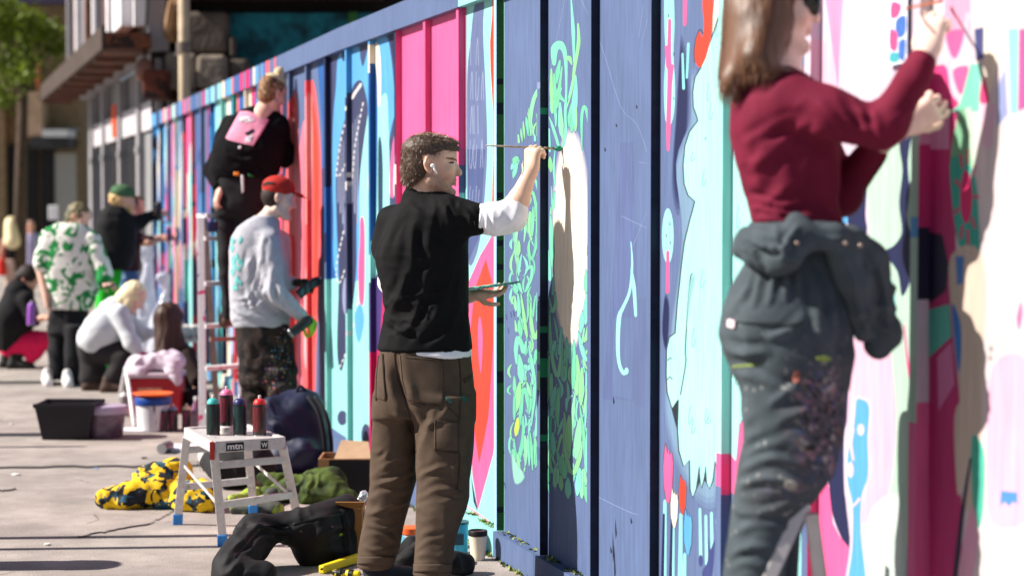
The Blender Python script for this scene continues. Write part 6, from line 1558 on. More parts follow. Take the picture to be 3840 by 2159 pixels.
# ---------------------------------------------------- 4. on the tall ladder
def ladder_painter():
    A_ = Per('painter with blonde top bun and black sweatshirt with pink back print on a ladder', 13.35, 900)
    P = A_.P; S = SDF()
    hd = head(S, P(1022, 352, .0), (.62, .72, -.3), (.25, .1, 1), 1.0, True); L = hd['L']; ax = hd['M']
    S.cone(P(1010, 380), P(985, 430), .05, .058, .03); S.cone(P(985, 430), P(970, 480), .08, .1, .03)
    S.chain([P(1050, 480, .0), P(1070, 600, .15), P(1120, 560, .15)], [.05, .045, .03], .02); hand(S, P(1120, 560, .15), (.8, .2, .5), (0, -.6, .5), 1, (40, 50, 30))
    S.chain([P(860, 470, .1), P(795, 640, .05), P(820, 700, -.08)], [.05, .042, .03], .02); hand(S, P(826, 712, -.10), (-.35, -.1, -1), (-.8, -.4, .2), 1, (20, 25, 20))
    A_.blob('body', S, .009, SKIN, colorfn=skin_cols((228, 180, 160), [hd]))
    H = SDF(); H.ell(L(0, -.022, .045), [.082, .102, .088], ax, .02); H.ell(L(0, -.05, -.02), [.074, .06, .07], ax, .02); H.ell(L(0, .12, -.04), [.11, .10, .11], ax, .01, True)
    bl = mat('blonde_hair', (214, 192, 152), .55, .2, 40, c2=(150, 112, 74), thr=(.58, .7))
    H2 = SDF(); bp = P(1047, 276, .0); H2.ell(bp, [.038, .038, .050], None, .01); H2.ell(P(1036, 304, .0), [.052, .045, .034], None, .03)
    hm = A_.blob('hair', H, .009, mat('two_tone_hair', (156, 116, 78), .55, .3, 40, c2=(84, 54, 36), thr=(.45, .6)), disp=lambda v: .004 * vnoise(v * 60)); A_.blob('hair_bun', H2, .008, bl, disp=lambda v: .003 * vnoise(v * 50))
    H3 = SDF(); H3.ell(L(0, -.01, .095), [.07, .09, .048], ax, .02); A_.blob('blonde_top', H3, .008, bl, disp=lambda v: .004 * vnoise(v * 60))
    T = SDF(); T.loft(A_.rows([(395, 950, 1030, .15, .05), (412, 905, 1045, .20, .05), (440, 864, 1058, .25, .05), (480, 838, 1066, .28, .04), (520, 818, 1070, .30, .02), (560, 802, 1066, .31, 0), (600, 792, 1056, .32, 0), (640, 786, 1048, .31, 0), (668, 800, 1036, .29, 0)]), .03, 2.4)
    T.chain([P(1045, 470, .0), P(1070, 595, .15), P(1112, 562, .15)], [.07, .06, .045], .03); T.chain([P(865, 465, .1), P(797, 635, .05), P(818, 696, -.07)], [.07, .06, .045], .03)
    blk = mat('black_fleece', (15, 14, 17), .95, .12, 30, spec=.15)
    sw = A_.blob('sweatshirt', T, .010, blk, disp=folds(8, .006, (6, 6, 6), [spot(P(900, 600, -.15), (.4, 0, 1), 36, .010, .2)]))
    pk = mat('pink_print', (232, 150, 178), .8, .12, 20)
    pp = patch('back_print', sw, [(904, 410), (960, 428), (1009, 449), (980, 500), (949, 548), (896, 536), (844, 522), (874, 466)], pk, A_.root, .004, 8)
    wm = mat('print_white', (236, 220, 226), .8, .08); bm = mat('print_ink', (36, 30, 50), .8, .1); b2 = mat('print_blue_ink', (110, 140, 190), .8, .1)
    for poly, m_ in (([(900, 440), (930, 436), (960, 452), (925, 462), (900, 456)], wm), ([(902, 450), (930, 446), (926, 456), (906, 460)], bm), ([(936, 440), (950, 446), (942, 452)], b2), ([(916, 500), (950, 484), (956, 494), (928, 512)], bm), ([(924, 514), (952, 504), (940, 536), (918, 532)], wm), ([(930, 520), (946, 514), (938, 528)], b2), ([(892, 552), (902, 546), (906, 556), (896, 560)], wm)):
        patch('print_motif', sw, poly, m_, A_.root, .006, 4)
    B = SDF(); B.loft(A_.rows([(650, 806, 1002, .25), (700, 803, 1000, .28), (760, 806, 990, .28), (810, 812, 975, .25)]), .02, 2.4)
    B.loft(A_.rows([(780, 810, 890, .20, .02), (880, 815, 884, .18, .0), (1000, 820, 876, .16, -.02), (1100, 832, 872, .15, -.02), (1192, 838, 876, .15, -.02)]), .03, 2.3); B.loft(A_.rows([(780, 880, 985, .2, -.02), (900, 878, 960, .18, .0), (1040, 872, 940, .16, .02), (1192, 872, 930, .15, .04)]), .03, 2.3)
    tr = A_.blob('trousers', B, .010, mat('black_work_trousers', (24, 22, 27), .85, .2, 20), disp=folds(3, .007, (6, 6, 5)))
    patch('belt', tr, [(806, 646), (1000, 646), (1000, 656), (806, 658)], mat('belt_brown', (52, 36, 28), .7, .2), A_.root, .012, 6)
    for poly, m_ in (([(876, 644), (898, 646), (898, 660), (878, 660)], mat('tool_orange', (220, 120, 30), .6, .1)), ([(904, 658), (914, 658), (916, 720), (908, 726)], mat('tool_white', (210, 206, 208), .5, .1)), ([(930, 654), (950, 656), (950, 664), (932, 664)], mat('tool_green', (20, 110, 50), .6, .1))):
        patch('belt_tool', tr, poly, m_, A_.root, .025, 5)
    for x, y, dz in ((838, 1205, -.02), (893, 1205, .04)):
        K = SDF(); p = P(x, y + 14, dz); shoe(K, (p.x - .02, p.y - .02, 0), (.75, .6, 0), .27); o = A_.blob('shoe', K, .01, mat('tan_shoe', (96, 72, 62), .8, .2)); o.location.z += p.z
    # her ladder
    lad = thing('aluminium_ladder', 'tall aluminium stepladder spattered with pink and blue paint', 'ladder', tuple(Vector((P(830, 900).x, P(830, 900).y, 0))))
    al = mat('spattered_aluminium', (226, 224, 228), .5, .06, 12, metal=.0, c2=(214, 70, 120), thr=(.64, .67), c3=(40, 80, 160), thr3=(.66, .69), scale3=7)
    def down(x, y, dz): p = P(x, y, dz); return p
    f0 = P(761, 1612, -.1); f1 = P(908, 1600, .16); t0 = P(754, 815, -.02); t1 = P(898, 815, .24)
    for a, b in ((t0, f0), (t1, f1)):
        b = Vector((b.x, b.y, 0)); MB().bar(a, b, .05, .025, (1, 0, 0)).build('stile', al, lad, bevel=.003)
    for y in (894, 1061, 1218, 1374, 1530):
        t = (y - 815) / (1612 - 815); a = t0.lerp(Vector((f0.x, f0.y, 0)), t); b = t1.lerp(Vector((f1.x, f1.y, 0)), t)
        MB().bar(a + (b - a).normalized() * .005, b, .030, .075, (0, 0, 1)).build('tread', al, lad, bevel=.003)
    g0 = P(816, 1500, .75); g1 = P(960, 1500, .95)
    mrear = mat('ladder_rear', (128, 116, 112), .5, .15, metal=.3)  # shade on the rear legs painted in: browner and darker than the stiles
    for a, b in ((t0, g0), (t1, g1)):
        MB().bar(a + Vector((.02, .03, -.02)), Vector((b.x, b.y, 0)), .04, .025, (1, 0, 0)).build('rear_leg', mrear, lad)
    MB().bar(g0.lerp(t0, .5) * 1.0 + Vector((0, 0, -.2)), g1.lerp(t1, .5) + Vector((0, 0, -.2)), .03, .02, (0, 0, 1)).build('rear_brace', mrear, lad)
    MB().bar(t0 + Vector((.0, .02, .01)), t1 + Vector((0, -.02, .01)), .03, .12, (0, 0, 1)).build('top_cap', al, lad)
    pot = P(796, 845, -.16)
    r = thing('paint_pot', 'small navy paint pot hooked on the top of the tall ladder', 'pot', pot)
    MB().lathe(pot, [(.034, -.045), (.040, .02), (.042, .025), (.036, .026), (.032, -.03)], 18).build('cup', mat('pot_navy', (24, 34, 84), .5, .1), r, smooth=True); MB().tube([pot + Vector((-.04, 0, .02)), pot + Vector((-.05, 0, .07)), t0 + Vector((0, -.02, .02))], .004, 6).build('handle', mat('wire_dark', (60, 60, 64), .5, .1), r)
ladder_painter()
# ---------------------------------------------------- the others along the wall
def green_jacket():
    A_ = Per('person in white jacket with green swirls looking down, black trousers', 16.9, 255); P = A_.P; S = SDF()
    hd = head(S, P(296, 818, 0), (.86, -.25, -.45), (.2, 0, 1), 1.0, True); L = hd['L']; ax = hd['M']
    S.cone(P(275, 850), P(255, 890), .05, .06, .03); S.cone(P(255, 890), P(255, 940), .08, .1, .03)
    S.chain([P(170, 900), P(150, 1000, -.05), P(172, 1110, -.12)], [.055, .045, .030], .02); hand(S, P(172, 1112, -.12), (.1, 0, -1), (-.9, -.3, 0), 1, (20, 25, 20))
    S.chain([P(350, 920), P(392, 1030, -.05), P(385, 1060, -.15)], [.05, .04, .03], .02); hand(S, P(388, 1062, -.15), (.8, -.3, -.1), (0, -.3, 1), 1, (30, 30, 20))
    A_.blob('body', S, .010, SKIN, colorfn=skin_cols((222, 178, 158), [hd]))
    H = SDF(); H.ell(L(0, -.022, .05), [.085, .108, .09], ax, .02); H.ell(L(0, -.05, -.02), [.082, .075, .08], ax, .02); H.ell(L(0, .135, -.05), [.12, .10, .12], ax, .01, True)
    A_.blob('hair', H, .010, mat('greenish_hair', (122, 104, 72), .6, .3, 30, c2=(70, 84, 64), thr=(.45, .6)), disp=lambda v: .008 * vnoise(v * 40))
    T = SDF(); T.loft(A_.rows([(836, 215, 315, .2), (856, 180, 335, .26), (900, 156, 350, .31), (950, 150, 358, .34), (1000, 158, 364, .35), (1050, 170, 368, .35), (1100, 182, 366, .34), (1158, 188, 342, .30)]), .03, 2.4)
    T.chain([P(185, 890, -.05), P(158, 985, -.08)], [.085, .075], .03); T.chain([P(345, 900, -.05), P(390, 1025, -.10), P(385, 1050, -.14)], [.08, .07, .06], .03)
    A_.blob('jacket', T, .010, mat('swirl_jacket', (226, 224, 216), .85, .08, 8.5, c2=(26, 128, 62), thr=(.535, .55), distort=1.4, detail=1.0), disp=folds(6, .008, (6, 6, 5)))
    B = SDF(); B.loft(A_.rows([(1145, 190, 330, .26), (1200, 188, 328, .27), (1250, 186, 326, .26)]), .02, 2.4); B.loft(A_.rows([(1220, 186, 262, .22, .05), (1330, 182, 258, .22, .05), (1425, 180, 262, .22, .05)]), .03, 2.3); B.loft(A_.rows([(1220, 248, 327, .22, -.08), (1330, 246, 322, .22, -.08), (1438, 242, 316, .22, -.08)]), .03, 2.3)
    A_.blob('trousers', B, .012, mat('black_wide_trousers', (20, 20, 24), .9, .2, 20), disp=folds(3, .010, (6, 6, 4)))
    for x, dz in ((205, .05), (280, -.08)):
        K = SDF(); p = P(x, 1430, dz); shoe(K, (p.x - .05, p.y - .08, 0), (.3, -1, 0)); A_.blob('shoe', K, .011, mat('white_trainer', (214, 210, 210), .7, .1))
    t = P(392, 1078, -.22); r = thing('phone', 'dark phone in the hand of the person in the swirl jacket', 'phone', t)
    MB().bar(t + Vector((-.07, .02, -.02)), t + Vector((.10, -.03, .03)), .012, .08, (0, 0, 1)).build('case', mat('phone_black', (18, 18, 20), .3, .05), r, bevel=.003)
green_jacket()
def cap_pair():
    A_ = Per('painter in green cap, black hoodie and bright green trousers spraying the far boards', 17.6, 410); P = A_.P; S = SDF()
    hd = head(S, P(462, 752, 0), (.90, .2, -.15), (.05, 0, 1), 1.05, True); L = hd['L']; ax = hd['M']
    S.cone(P(445, 780), P(430, 820), .055, .07, .03); S.cone(P(430, 820), P(430, 880), .1, .11, .03)
    S.chain([P(470, 850), P(530, 830, .1), P(580, 802, .15)], [.06, .045, .03], .02); hand(S, P(580, 802, .15), (.95, 0, .1), (0, -.6, .8), 1, (40, 50, 30), 1.1)
    A_.blob('body', S, .011, SKIN, colorfn=skin_cols((226, 176, 154), [hd]))
    H = SDF(); H.ell(L(0, -.03, .01), [.088, .105, .08], ax, .02); H.ell(L(0, .05, -.06), [.07, .06, .055], ax, .02); H.ell(L(0, .13, .0), [.1, .06, .07], ax, .01, True)
    A_.blob('hair', H, .011, mat('curly_blond', (206, 168, 116), .65, .3, 30), disp=lambda v: .012 * vnoise(v * 40))
    C = SDF(); C.ell(L(0, -.014, .062), [.092, .115, .084], ax, .01); C.ell(L(0, 0, -.045), [.2, .2, .085], ax, .008, True); C.cone(L(-.03, .11, .05), L(.03, .11, .05), .05, .05, .02, (tuple(Vector(ax[2])), .16)); C.cone(L(-.02, .15, .04), L(.02, .15, .04), .04, .04, .015, (tuple(Vector(ax[2])), .18))
    r = thing('baseball_cap', 'faded green baseball cap on the painter in bright green trousers', 'cap', L(0, 0, .05)); blob('crown', C, .009, mat('green_cap', (70, 104, 70), .85, .15, 20), r)
    T = SDF(); T.loft(A_.rows([(775, 400, 470, .2), (800, 374, 492, .28), (850, 360, 508, .33), (900, 358, 512, .35), (960, 362, 505, .35), (1010, 380, 490, .3)]), .03, 2.4); T.chain([P(470, 850, 0), P(525, 832, .1), P(572, 806, .15)], [.08, .06, .04], .03)
    A_.blob('hoodie', T, .011, mat('black_hoodie', (18, 16, 20), .9, .15, 20), disp=folds(2, .008, (6, 6, 6)))
    B = SDF(); B.loft(A_.rows([(935, 360, 470, .26), (1000, 358, 460, .28), (1080, 360, 445, .26), (1200, 362, 430, .22), (1400, 366, 425, .2)]), .03, 2.4)
    A_.blob('trousers', B, .012, mat('bright_green_trousers', (34, 178, 40), .85, .15, 14), disp=folds(6, .010, (6, 6, 5)))
    K = SDF(); p = P(395, 1400, 0); shoe(K, (p.x - .1, p.y, 0), (1, .2, 0)); A_.blob('shoe', K, .012, mat('shoe_dark'))
    spray_can('dark spray can pointed at the far boards by the painter in green cap', P(594, 828, .12), (0, 0, 1), (30, 30, 34), (24, 24, 26))
    A_ = Per('painter in dark maroon top and blue jeans reaching to the far boards', 18.3, 490); P = A_.P; S = SDF()
    hd = head(S, P(500, 778, .1), (.9, .4, 0), (0, 0, 1), 1.0, True)
    S.cone(P(495, 810), P(490, 860), .05, .07, .03); S.chain([P(500, 900), P(560, 905, -.1), P(606, 892, -.05)], [.06, .045, .03], .02); hand(S, P(606, 892, -.05), (.95, .1, .1), (0, -.6, .8), 1, (30, 40, 30), 1.1)
    A_.blob('body', S, .011, SKIN, colorfn=skin_cols((214, 160, 136), [hd]))
    H = SDF(); L = hd['L']; H.ell(L(0, -.03, .04), [.088, .105, .09], hd['M'], .02); A_.blob('hair', H, .012, mat('dark_hair'))
    T = SDF(); T.loft(A_.rows([(830, 450, 515, .22), (870, 440, 525, .3), (940, 440, 525, .32), (1015, 442, 522, .3)]), .03, 2.4); T.chain([P(500, 900), P(560, 903, -.1)], [.07, .055], .03)
    A_.blob('top', T, .012, mat('dark_maroon_top', (52, 16, 30), .9, .15, 20), disp=folds(2, .008, (6, 6, 6)))
    B = SDF(); B.loft(A_.rows([(1005, 444, 518, .26), (1090, 446, 514, .26), (1200, 450, 510, .22), (1390, 455, 505, .2)]), .03, 2.4); A_.blob('jeans', B, .012, mat('blue_denim', (66, 98, 150), .9, .2, 20, c2=(150, 176, 206), thr=(.55, .7)), disp=folds(6, .010, (6, 6, 5)))
    K = SDF(); p = P(480, 1390, 0); shoe(K, (p.x - .1, p.y, 0), (1, .2, 0)); A_.blob('shoe', K, .012, mat('shoe_dark'))
    spray_can('small pink spray can in the hand of the painter in jeans', P(634, 905, -.08), (0, 0, 1), (200, 60, 120), (90, 50, 90), s=.8)
cap_pair()
def crouchers():
    # pale blonde, crouching
    A_ = Per('blonde painter in pale grey top crouching over paint pots', 16.2, 380); P = A_.P; S = SDF()
    hd = head(S, P(500, 1115, 0), (.8, -.15, -.6), (.5, 0, .9), 1.0, True); L = hd['L']; ax = hd['M']
    S.cone(P(475, 1140), P(440, 1180), .05, .07, .03); S.chain([P(470, 1210, -.1), P(500, 1300, -.15), P(520, 1326, -.15)], [.05, .045, .03], .02); hand(S, P(520, 1328, -.15), (.8, -.2, -.3), (0, -.4, .9), 1, (30, 40, 20))
    A_.blob('body', S, .011, SKIN, colorfn=skin_cols((232, 190, 170), [hd]))
    H = SDF(); H.ell(L(0, -.02, .03), [.09, .112, .105], ax, .02); H.ell(L(0, -.05, -.06), [.095, .085, .10], ax, .02); H.cone(L(.05, .01, -.05), L(.06, .03, -.16), .045, .03, .02); H.ell(L(0, .14, -.06), [.08, .10, .12], ax, .01, True)
    A_.blob('hair', H, .011, mat('pale_blonde', (234, 216, 172), .55, .15, 30), disp=lambda v: .006 * vnoise(v * np.array([40, 40, 12])))
    T = SDF(); T.chain([P(425, 1165, 0), P(395, 1230, 0), P(360, 1270, .02)], [.12, .16, .155], .05); T.chain([P(450, 1180, -.10), P(495, 1285, -.15), P(515, 1318, -.15)], [.085, .066, .045], .03); T.chain([P(450, 1180, .12), P(530, 1250, .12), P(570, 1250, .10)], [.085, .066, .045], .03)
    A_.blob('top', T, .012, mat('pale_grey_top', (204, 208, 212), .9, .08, 14), disp=folds(4, .007, (6, 6, 6)))
    B = SDF(); B.chain([P(355, 1300, .05), P(470, 1330, -.05), P(420, 1420, -.05)], [.14, .095, .07], .04); B.chain([P(350, 1300, .1), P(350, 1390, .1), P(330, 1420, .1)], [.13, .1, .07], .04)
    A_.blob('trousers', B, .012, mat('charcoal_trousers', (42, 38, 40), .9, .2, 20), disp=folds(5, .008, (6, 6, 6)))
    for x, dz in ((400, -.05), (330, .1)):
        K = SDF(); p = P(x, 1430, dz); shoe(K, (p.x - .05, p.y - .02, 0), (1, -.1, 0)); A_.blob('boot', K, .012, mat('boot_brown', (72, 54, 44), .8, .2))
    G = SDF(); hand(G, P(522, 1326, -.16), (.8, -.2, -.3), (0, -.4, .9), 1, (30, 40, 20), 1.15, r=.012); A_.blob('glove', G, .008, mat('pink_glove', (206, 50, 100), .7, .1))
    # long brown hair, sitting
    A_ = Per('person with long brown hair sitting on the ground beside the tall ladder', 15.0, 650); P = A_.P; S = SDF()
    hd = head(S, P(640, 1200, 0), (.6, .75, -.2), (0, 0, 1), 1.05, True); L = hd['L']; ax = hd['M']
    S.cone(P(640, 1240), P(640, 1300), .05, .08, .03); S.chain([P(690, 1330, -.1), P(735, 1420, -.2), P(745, 1480, -.2)], [.05, .04, .03], .02); hand(S, P(748, 1482, -.2), (.6, -.3, -.5), (0, -.4, .9), 1, (30, 40, 20))
    A_.blob('body', S, .011, SKIN, colorfn=skin_cols((216, 170, 148), [hd]))
    H = SDF(); H.ell(L(0, -.02, .04), [.096, .115, .098], ax, .02); H.cone(L(0, -.04, .0), P(622, 1330, -.08), .10, .085, .04); H.cone(P(622, 1330, -.08), P(610, 1410, -.10), .085, .04, .03); H.cone(L(.04, -.02, -.03), P(680, 1320, -.06), .07, .05, .03)
    hr = A_.blob('hair', H, .011, mat('long_brown_hair', (62, 38, 27), .5, .35, 20, stretch=(1, 1, .15), bump=.006, bscale=50), disp=lambda v: .010 * vnoise(v * np.array([36, 36, 6])))
    T = SDF(); T.loft(A_.rows([(1285, 600, 690, .2), (1320, 575, 715, .27), (1400, 566, 735, .32), (1480, 572, 740, .34), (1560, 580, 730, .3)]), .03, 2.3); T.chain([P(700, 1330, -.08), P(738, 1425, -.2)], [.075, .055], .03)
    A_.blob('coat', T, .012, mat('brown_coat', (40, 26, 20), .9, .25, 14), disp=folds(3, .010, (6, 6, 5)))
    B = SDF(); B.chain([P(640, 1535, 0), P(740, 1500, -.35), P(780, 1560, -.45)], [.13, .085, .06], .04); B.chain([P(620, 1535, 0), P(640, 1530, -.4)], [.12, .07], .04)
    A_.blob('trousers', B, .012, mat('black_wide_trousers'), disp=folds(5, .008, (6, 6, 6)))
    # pink trousers, crouching at the edge
    A_ = Per('crouching person in black hoodie and hot pink trousers', 18.4, 70); P = A_.P; S = SDF()
    hd = head(S, P(104, 1048, 0), (.75, -.1, -.65), (.5, 0, .85), 1.0, True); L = hd['L']; ax = hd['M']
    S.cone(P(80, 1075), P(60, 1110), .05, .07, .03); S.chain([P(100, 1130, -.1), P(130, 1200, -.15), P(165, 1190, -.2)], [.05, .04, .03], .02); hand(S, P(168, 1190, -.2), (.9, -.2, .1), (0, -.2, 1), 1, (30, 40, 20))
    A_.blob('body', S, .012, SKIN, colorfn=skin_cols((212, 158, 134), [hd]))
    H = SDF(); H.ell(L(0, -.02, .045), [.09, .112, .095], ax, .02); H.ell(L(0, -.06, -.02), [.085, .075, .07], ax, .02); H.ell(L(0, .14, -.06), [.1, .10, .12], ax, .01, True); A_.blob('hair', H, .012, mat('dark_hair'))
    T = SDF(); T.chain([P(70, 1100, 0), P(55, 1190, 0), P(40, 1265, .05)], [.14, .19, .17], .05); T.chain([P(95, 1125, -.1), P(128, 1200, -.15)], [.085, .06], .03)
    A_.blob('hoodie', T, .012, mat('black_hoodie'), disp=folds(4, .008, (6, 6, 6)))
    B = SDF(); B.chain([P(50, 1290, .05), P(165, 1275, -.05), P(120, 1335, -.02)], [.135, .085, .065], .04); B.chain([P(45, 1295, .12), P(130, 1300, .15)], [.12, .08], .04)
    A_.blob('trousers', B, .012, mat('hot_pink_trousers', (226, 18, 84), .85, .12, 14), disp=folds(5, .008, (6, 6, 6)))
    for x, dz in ((60, .0), (30, .12)):
        K = SDF(); p = P(x, 1360, dz); shoe(K, (p.x - .08, p.y - .02, 0), (1, -.1, 0), .29); K.cone((p.x, p.y, .1), P(x + 15, 1320, dz), .045, .06, .03); A_.blob('boot', K, .012, mat('boot_black'))
    # two people further down the street
    A_ = Per('small blonde person with long hair walking away down the street', 33.0, 40); P = A_.P
    S = SDF(); hd = head(S, P(42, 842, 0), (-.3, 1, 0), (0, 0, 1), 1.0, True); S.cone(P(42, 860), P(42, 900), .05, .07, .03); S.chain([P(65, 900), P(84, 960), P(88, 1000)], [.05, .04, .03], .02); S.chain([P(20, 900), P(4, 960), P(2, 1000)], [.05, .04, .03], .02); A_.blob('body', S, .018, SKIN, colorfn=skin_cols((224, 176, 152), [hd]))
    H = SDF(); L = hd['L']; H.ell(L(0, -.02, .03), [.11, .12, .11], hd['M'], .02); H.cone(P(42, 850, -.06), P(46, 905, -.12), .12, .14, .03); A_.blob('hair', H, .016, mat('pale_blonde'))
    T = SDF(); T.loft(A_.rows([(890, 14, 70, .2), (930, 16, 72, .24), (975, 18, 70, .22)]), .03, 2.3); A_.blob('top', T, .018, mat('black_hoodie'))
    B = SDF(); B.loft(A_.rows([(970, 18, 70, .24), (1010, 18, 44, .2), (1098, 22, 42, .15)]), .03, 2.3); B.loft(A_.rows([(990, 44, 70, .2), (1098, 46, 66, .15)]), .03, 2.3); A_.blob('skirt', B, .018, mat('pale_skirt', (206, 176, 160), .9, .1))
    bg = P(4, 985, -.1); r = thing('shoulder_bag', 'red shoulder bag hanging beside the small blonde person', 'bag', bg); K = SDF(); K.cone(bg, bg + Vector((.02, 0, -.14)), .07, .09, .02, ((0, 1, 0), .6)); blob('bag', K, .014, mat('red_bag', (214, 44, 30), .6, .1), r); MB().tube([bg + Vector((-.05, 0, .03)), P(15, 900, -.1), bg + Vector((.06, 0, .03))], .01, 6).build('strap', mat('red_bag'), r)
    A_ = Per('small person in a lavender top further down the street', 37.0, 118); P = A_.P
    S = SDF(); hd = head(S, P(116, 848, 0), (.3, -1, 0), (0, 0, 1), 1.0, True); S.cone(P(116, 865), P(116, 890), .05, .07, .03); S.chain([P(140, 890), P(152, 930), P(150, 960)], [.05, .04, .03], .02); A_.blob('body', S, .018, SKIN, colorfn=skin_cols((204, 150, 128), [hd]))
    H = SDF(); L = hd['L']; H.ell(L(0, -.02, .05), [.09, .11, .09], hd['M'], .02); A_.blob('hair', H, .016, mat('long_brown_hair'))
    T = SDF(); T.loft(A_.rows([(876, 94, 140, .2), (910, 90, 146, .26), (960, 92, 144, .26), (1000, 96, 140, .24)]), .03, 2.3); T.chain([P(140, 886), P(152, 925)], [.07, .06], .02); A_.blob('top', T, .018, mat('lavender_top', (176, 166, 200), .9, .1))
    B = SDF(); B.loft(A_.rows([(995, 97, 139, .22), (1030, 98, 117, .18), (1064, 100, 116, .15)]), .03, 2.3); B.loft(A_.rows([(1005, 119, 139, .18), (1064, 120, 136, .15)]), .03, 2.3); A_.blob('trousers', B, .018, mat('charcoal_trousers'))
crouchers()
# ------------------------------------------------------------------ things on the ground
def at(x, y): return GP(x, y)
def tub(label, name, cat, c, r0, r1, h, m, rim=None, handle=True, wall=.004, sx=1.0):
    r = thing(name, label, cat, c); c = Vector(c)
    MB().lathe(c, [(r0 * .9, 0), (r0, .006), (r1, h - .012), (r1 + .004, h - .012), (r1 + .004, h), (r1 - wall, h), (r0 - wall, .02)], 28, sx=sx).build('pail', m, r, auto=True)
    if rim: MB().lathe(c, [(r1 + .0045, h - .05), (r1 + .006, h - .048), (r1 + .0065, h - .002), (r1 + .0045, h + .001)], 28, sx=sx).build('rim', rim, r, auto=True)
    if handle: MB().tube([c + Vector((r1 * math.cos(a) * sx, -r1 * .35 * math.sin(a) - .0, h - .03 - .3 * r1 * math.sin(a))) for a in [math.pi * k / 10 for k in range(11)]], .003, 6).build('handle', mat('wire_dark', (60, 60, 64), .5, .1), r)
    return r
def step_stool():
    # folding work platform
    al = mat('worn_aluminium', (206, 202, 200), .42, .10, 16, metal=.2, c2=(160, 156, 156), thr=(.62, .75)); blue = mat('blue_foot', (48, 136, 214), .5, .08)
    F_ = [at(669, 1958), at(834, 2040), at(942, 1944), None]
    F_[3] = at(1090, 1990)
    h = .50
    r = thing('step_stool', 'aluminium folding work platform with blue feet carrying four spray cans', 'step stool', F_[0].lerp(F_[3], .5))
    zt = None
    # platform corners from the photo at height
    T = [GP(700, 1608, .49), GP(802, 1660, .49), GP(925, 1596, .49), GP(1060, 1644, .49)]
    fl, fr, bl, br = T[1], T[3], T[0], T[2]
    hh = .49
    def lv(p, z): return Vector((p.x, p.y, z))
    MB().add([lv(fl, hh), lv(fr, hh), lv(br, hh), lv(bl, hh), lv(fl, hh - .012), lv(fr, hh - .012), lv(br, hh - .012), lv(bl, hh - .012)], [[0, 1, 2, 3], [7, 6, 5, 4], [0, 4, 5, 1], [1, 5, 6, 2], [2, 6, 7, 3], [3, 7, 4, 0]]).build('deck', al, r)
    for a, b in ((fl, fr), (bl, br), (fl, bl), (fr, br)):
        MB().bar(lv(a, hh - .018), lv(b, hh - .018), .054, .028, (0, 0, 1)).build('deck_rail', al, r, bevel=.004)
    legs = [(fl, at(834, 2046)), (fr, at(1118, 1985)), (bl, at(668, 1966)), (br, at(950, 1930))]
    for k, (a, g) in enumerate(legs):
        a2 = lv(a, hh - .04); g2 = Vector((g.x, g.y, .05)); MB().bar(a2, g2, .038, .024, (1, 0, 0)).build('leg', al, r, bevel=.003)
        d = (g2 - a2).normalized(); f = MB().bar(g2 - d * .005, Vector((g.x, g.y, 0)) + Vector((d.x, d.y, 0)) * .02, .045, .034, (1, 0, 0)).build('foot', blue, r, bevel=.004)
    for i, j, hs in ((0, 1, (.385, .195)), (2, 3, (.385, .195)),):
        for hz in hs:
            t = 1 - hz / .455
            p = legs[i][0].lerp(legs[i][1], t); q = legs[j][0].lerp(legs[j][1], t); MB().bar(lv(p, hz), lv(q, hz), .034, .02, (0, 0, 1)).build('rung', al, r, bevel=.003)
    MB().bar(lv(legs[0][0].lerp(legs[0][1], .66), .19), lv(legs[2][0].lerp(legs[2][1], .45), .31), .014, .006, (0, 0, 1)).build('stay', al, r)
    MB().bar(lv(legs[1][0].lerp(legs[1][1], .7), .17), lv(legs[3][0].lerp(legs[3][1], .45), .31), .014, .006, (0, 0, 1)).build('stay', al, r)
    MB().bar(lv(fl, hh + .006) + Vector((-.006, -.012, 0)), lv(fl, hh - .075) + Vector((-.006, -.012, 0)), .02, .02, (1, 0, 0)).build('red_latch', mat('latch_red', (168, 36, 34), .6, .1), r)
    # stickers on the front rail
    fv = (lv(fr, 0) - lv(fl, 0)).normalized(); nv = Vector((fv.y, -fv.x, 0))
    stk = mat('sticker_black', (14, 14, 16), .5, .05); wt = mat('sticker_white', (232, 232, 234), .5, .03)
    for t0, wd, txt in ((.16, .086, 'mtn'), (.66, .036, 'W')):
        p = lv(fl, hh - .040) + fv * ((fr - fl).length * t0) + nv * .0155
        q = p + fv * wd
        s = mesh_obj('sticker', [p, q, q + Vector((0, 0, .038)), p + Vector((0, 0, .038)), p - nv * .002, q - nv * .002, q - nv * .002 + Vector((0, 0, .038)), p - nv * .002 + Vector((0, 0, .038))], [[0, 1, 2, 3], [0, 3, 7, 4], [1, 5, 6, 2], [3, 2, 6, 7], [0, 4, 5, 1]], stk, r)
        cu = bpy.data.curves.new('lettering', 'FONT'); cu.body = txt; cu.size = .040; cu.extrude = .0004; cu.offset = .0009
        to = bpy.data.objects.new('lettering_curve', cu); col.objects.link(to); bpy.context.view_layer.update()
        me = bpy.data.meshes.new_from_object(to.evaluated_get(bpy.context.evaluated_depsgraph_get())); bpy.data.objects.remove(to)
        xs = [v.co.x for v in me.vertices]; w_ = max(xs) - min(xs); k = wd * .84 / w_
        mo = bpy.data.objects.new('lettering', me); me.materials.append(wt); col.objects.link(mo); mo.parent = s
        base = p + fv * wd * .08 + Vector((0, 0, .008)) + nv * .0012
        M = Matrix((fv, Vector((0, 0, 1)), nv)).transposed().to_4x4() @ Matrix.Scale(1, 4)
        me.transform(Matrix.Translation(base - wloc(s)) @ M @ Matrix.Translation((-min(xs) * k, 0, 0)) @ Matrix.Diagonal((k, 1.0 if txt == 'mtn' else .8, 1, 1)))
    # cans
    hd_ = hh
    def top(x, y): return GP(x, y, hd_)
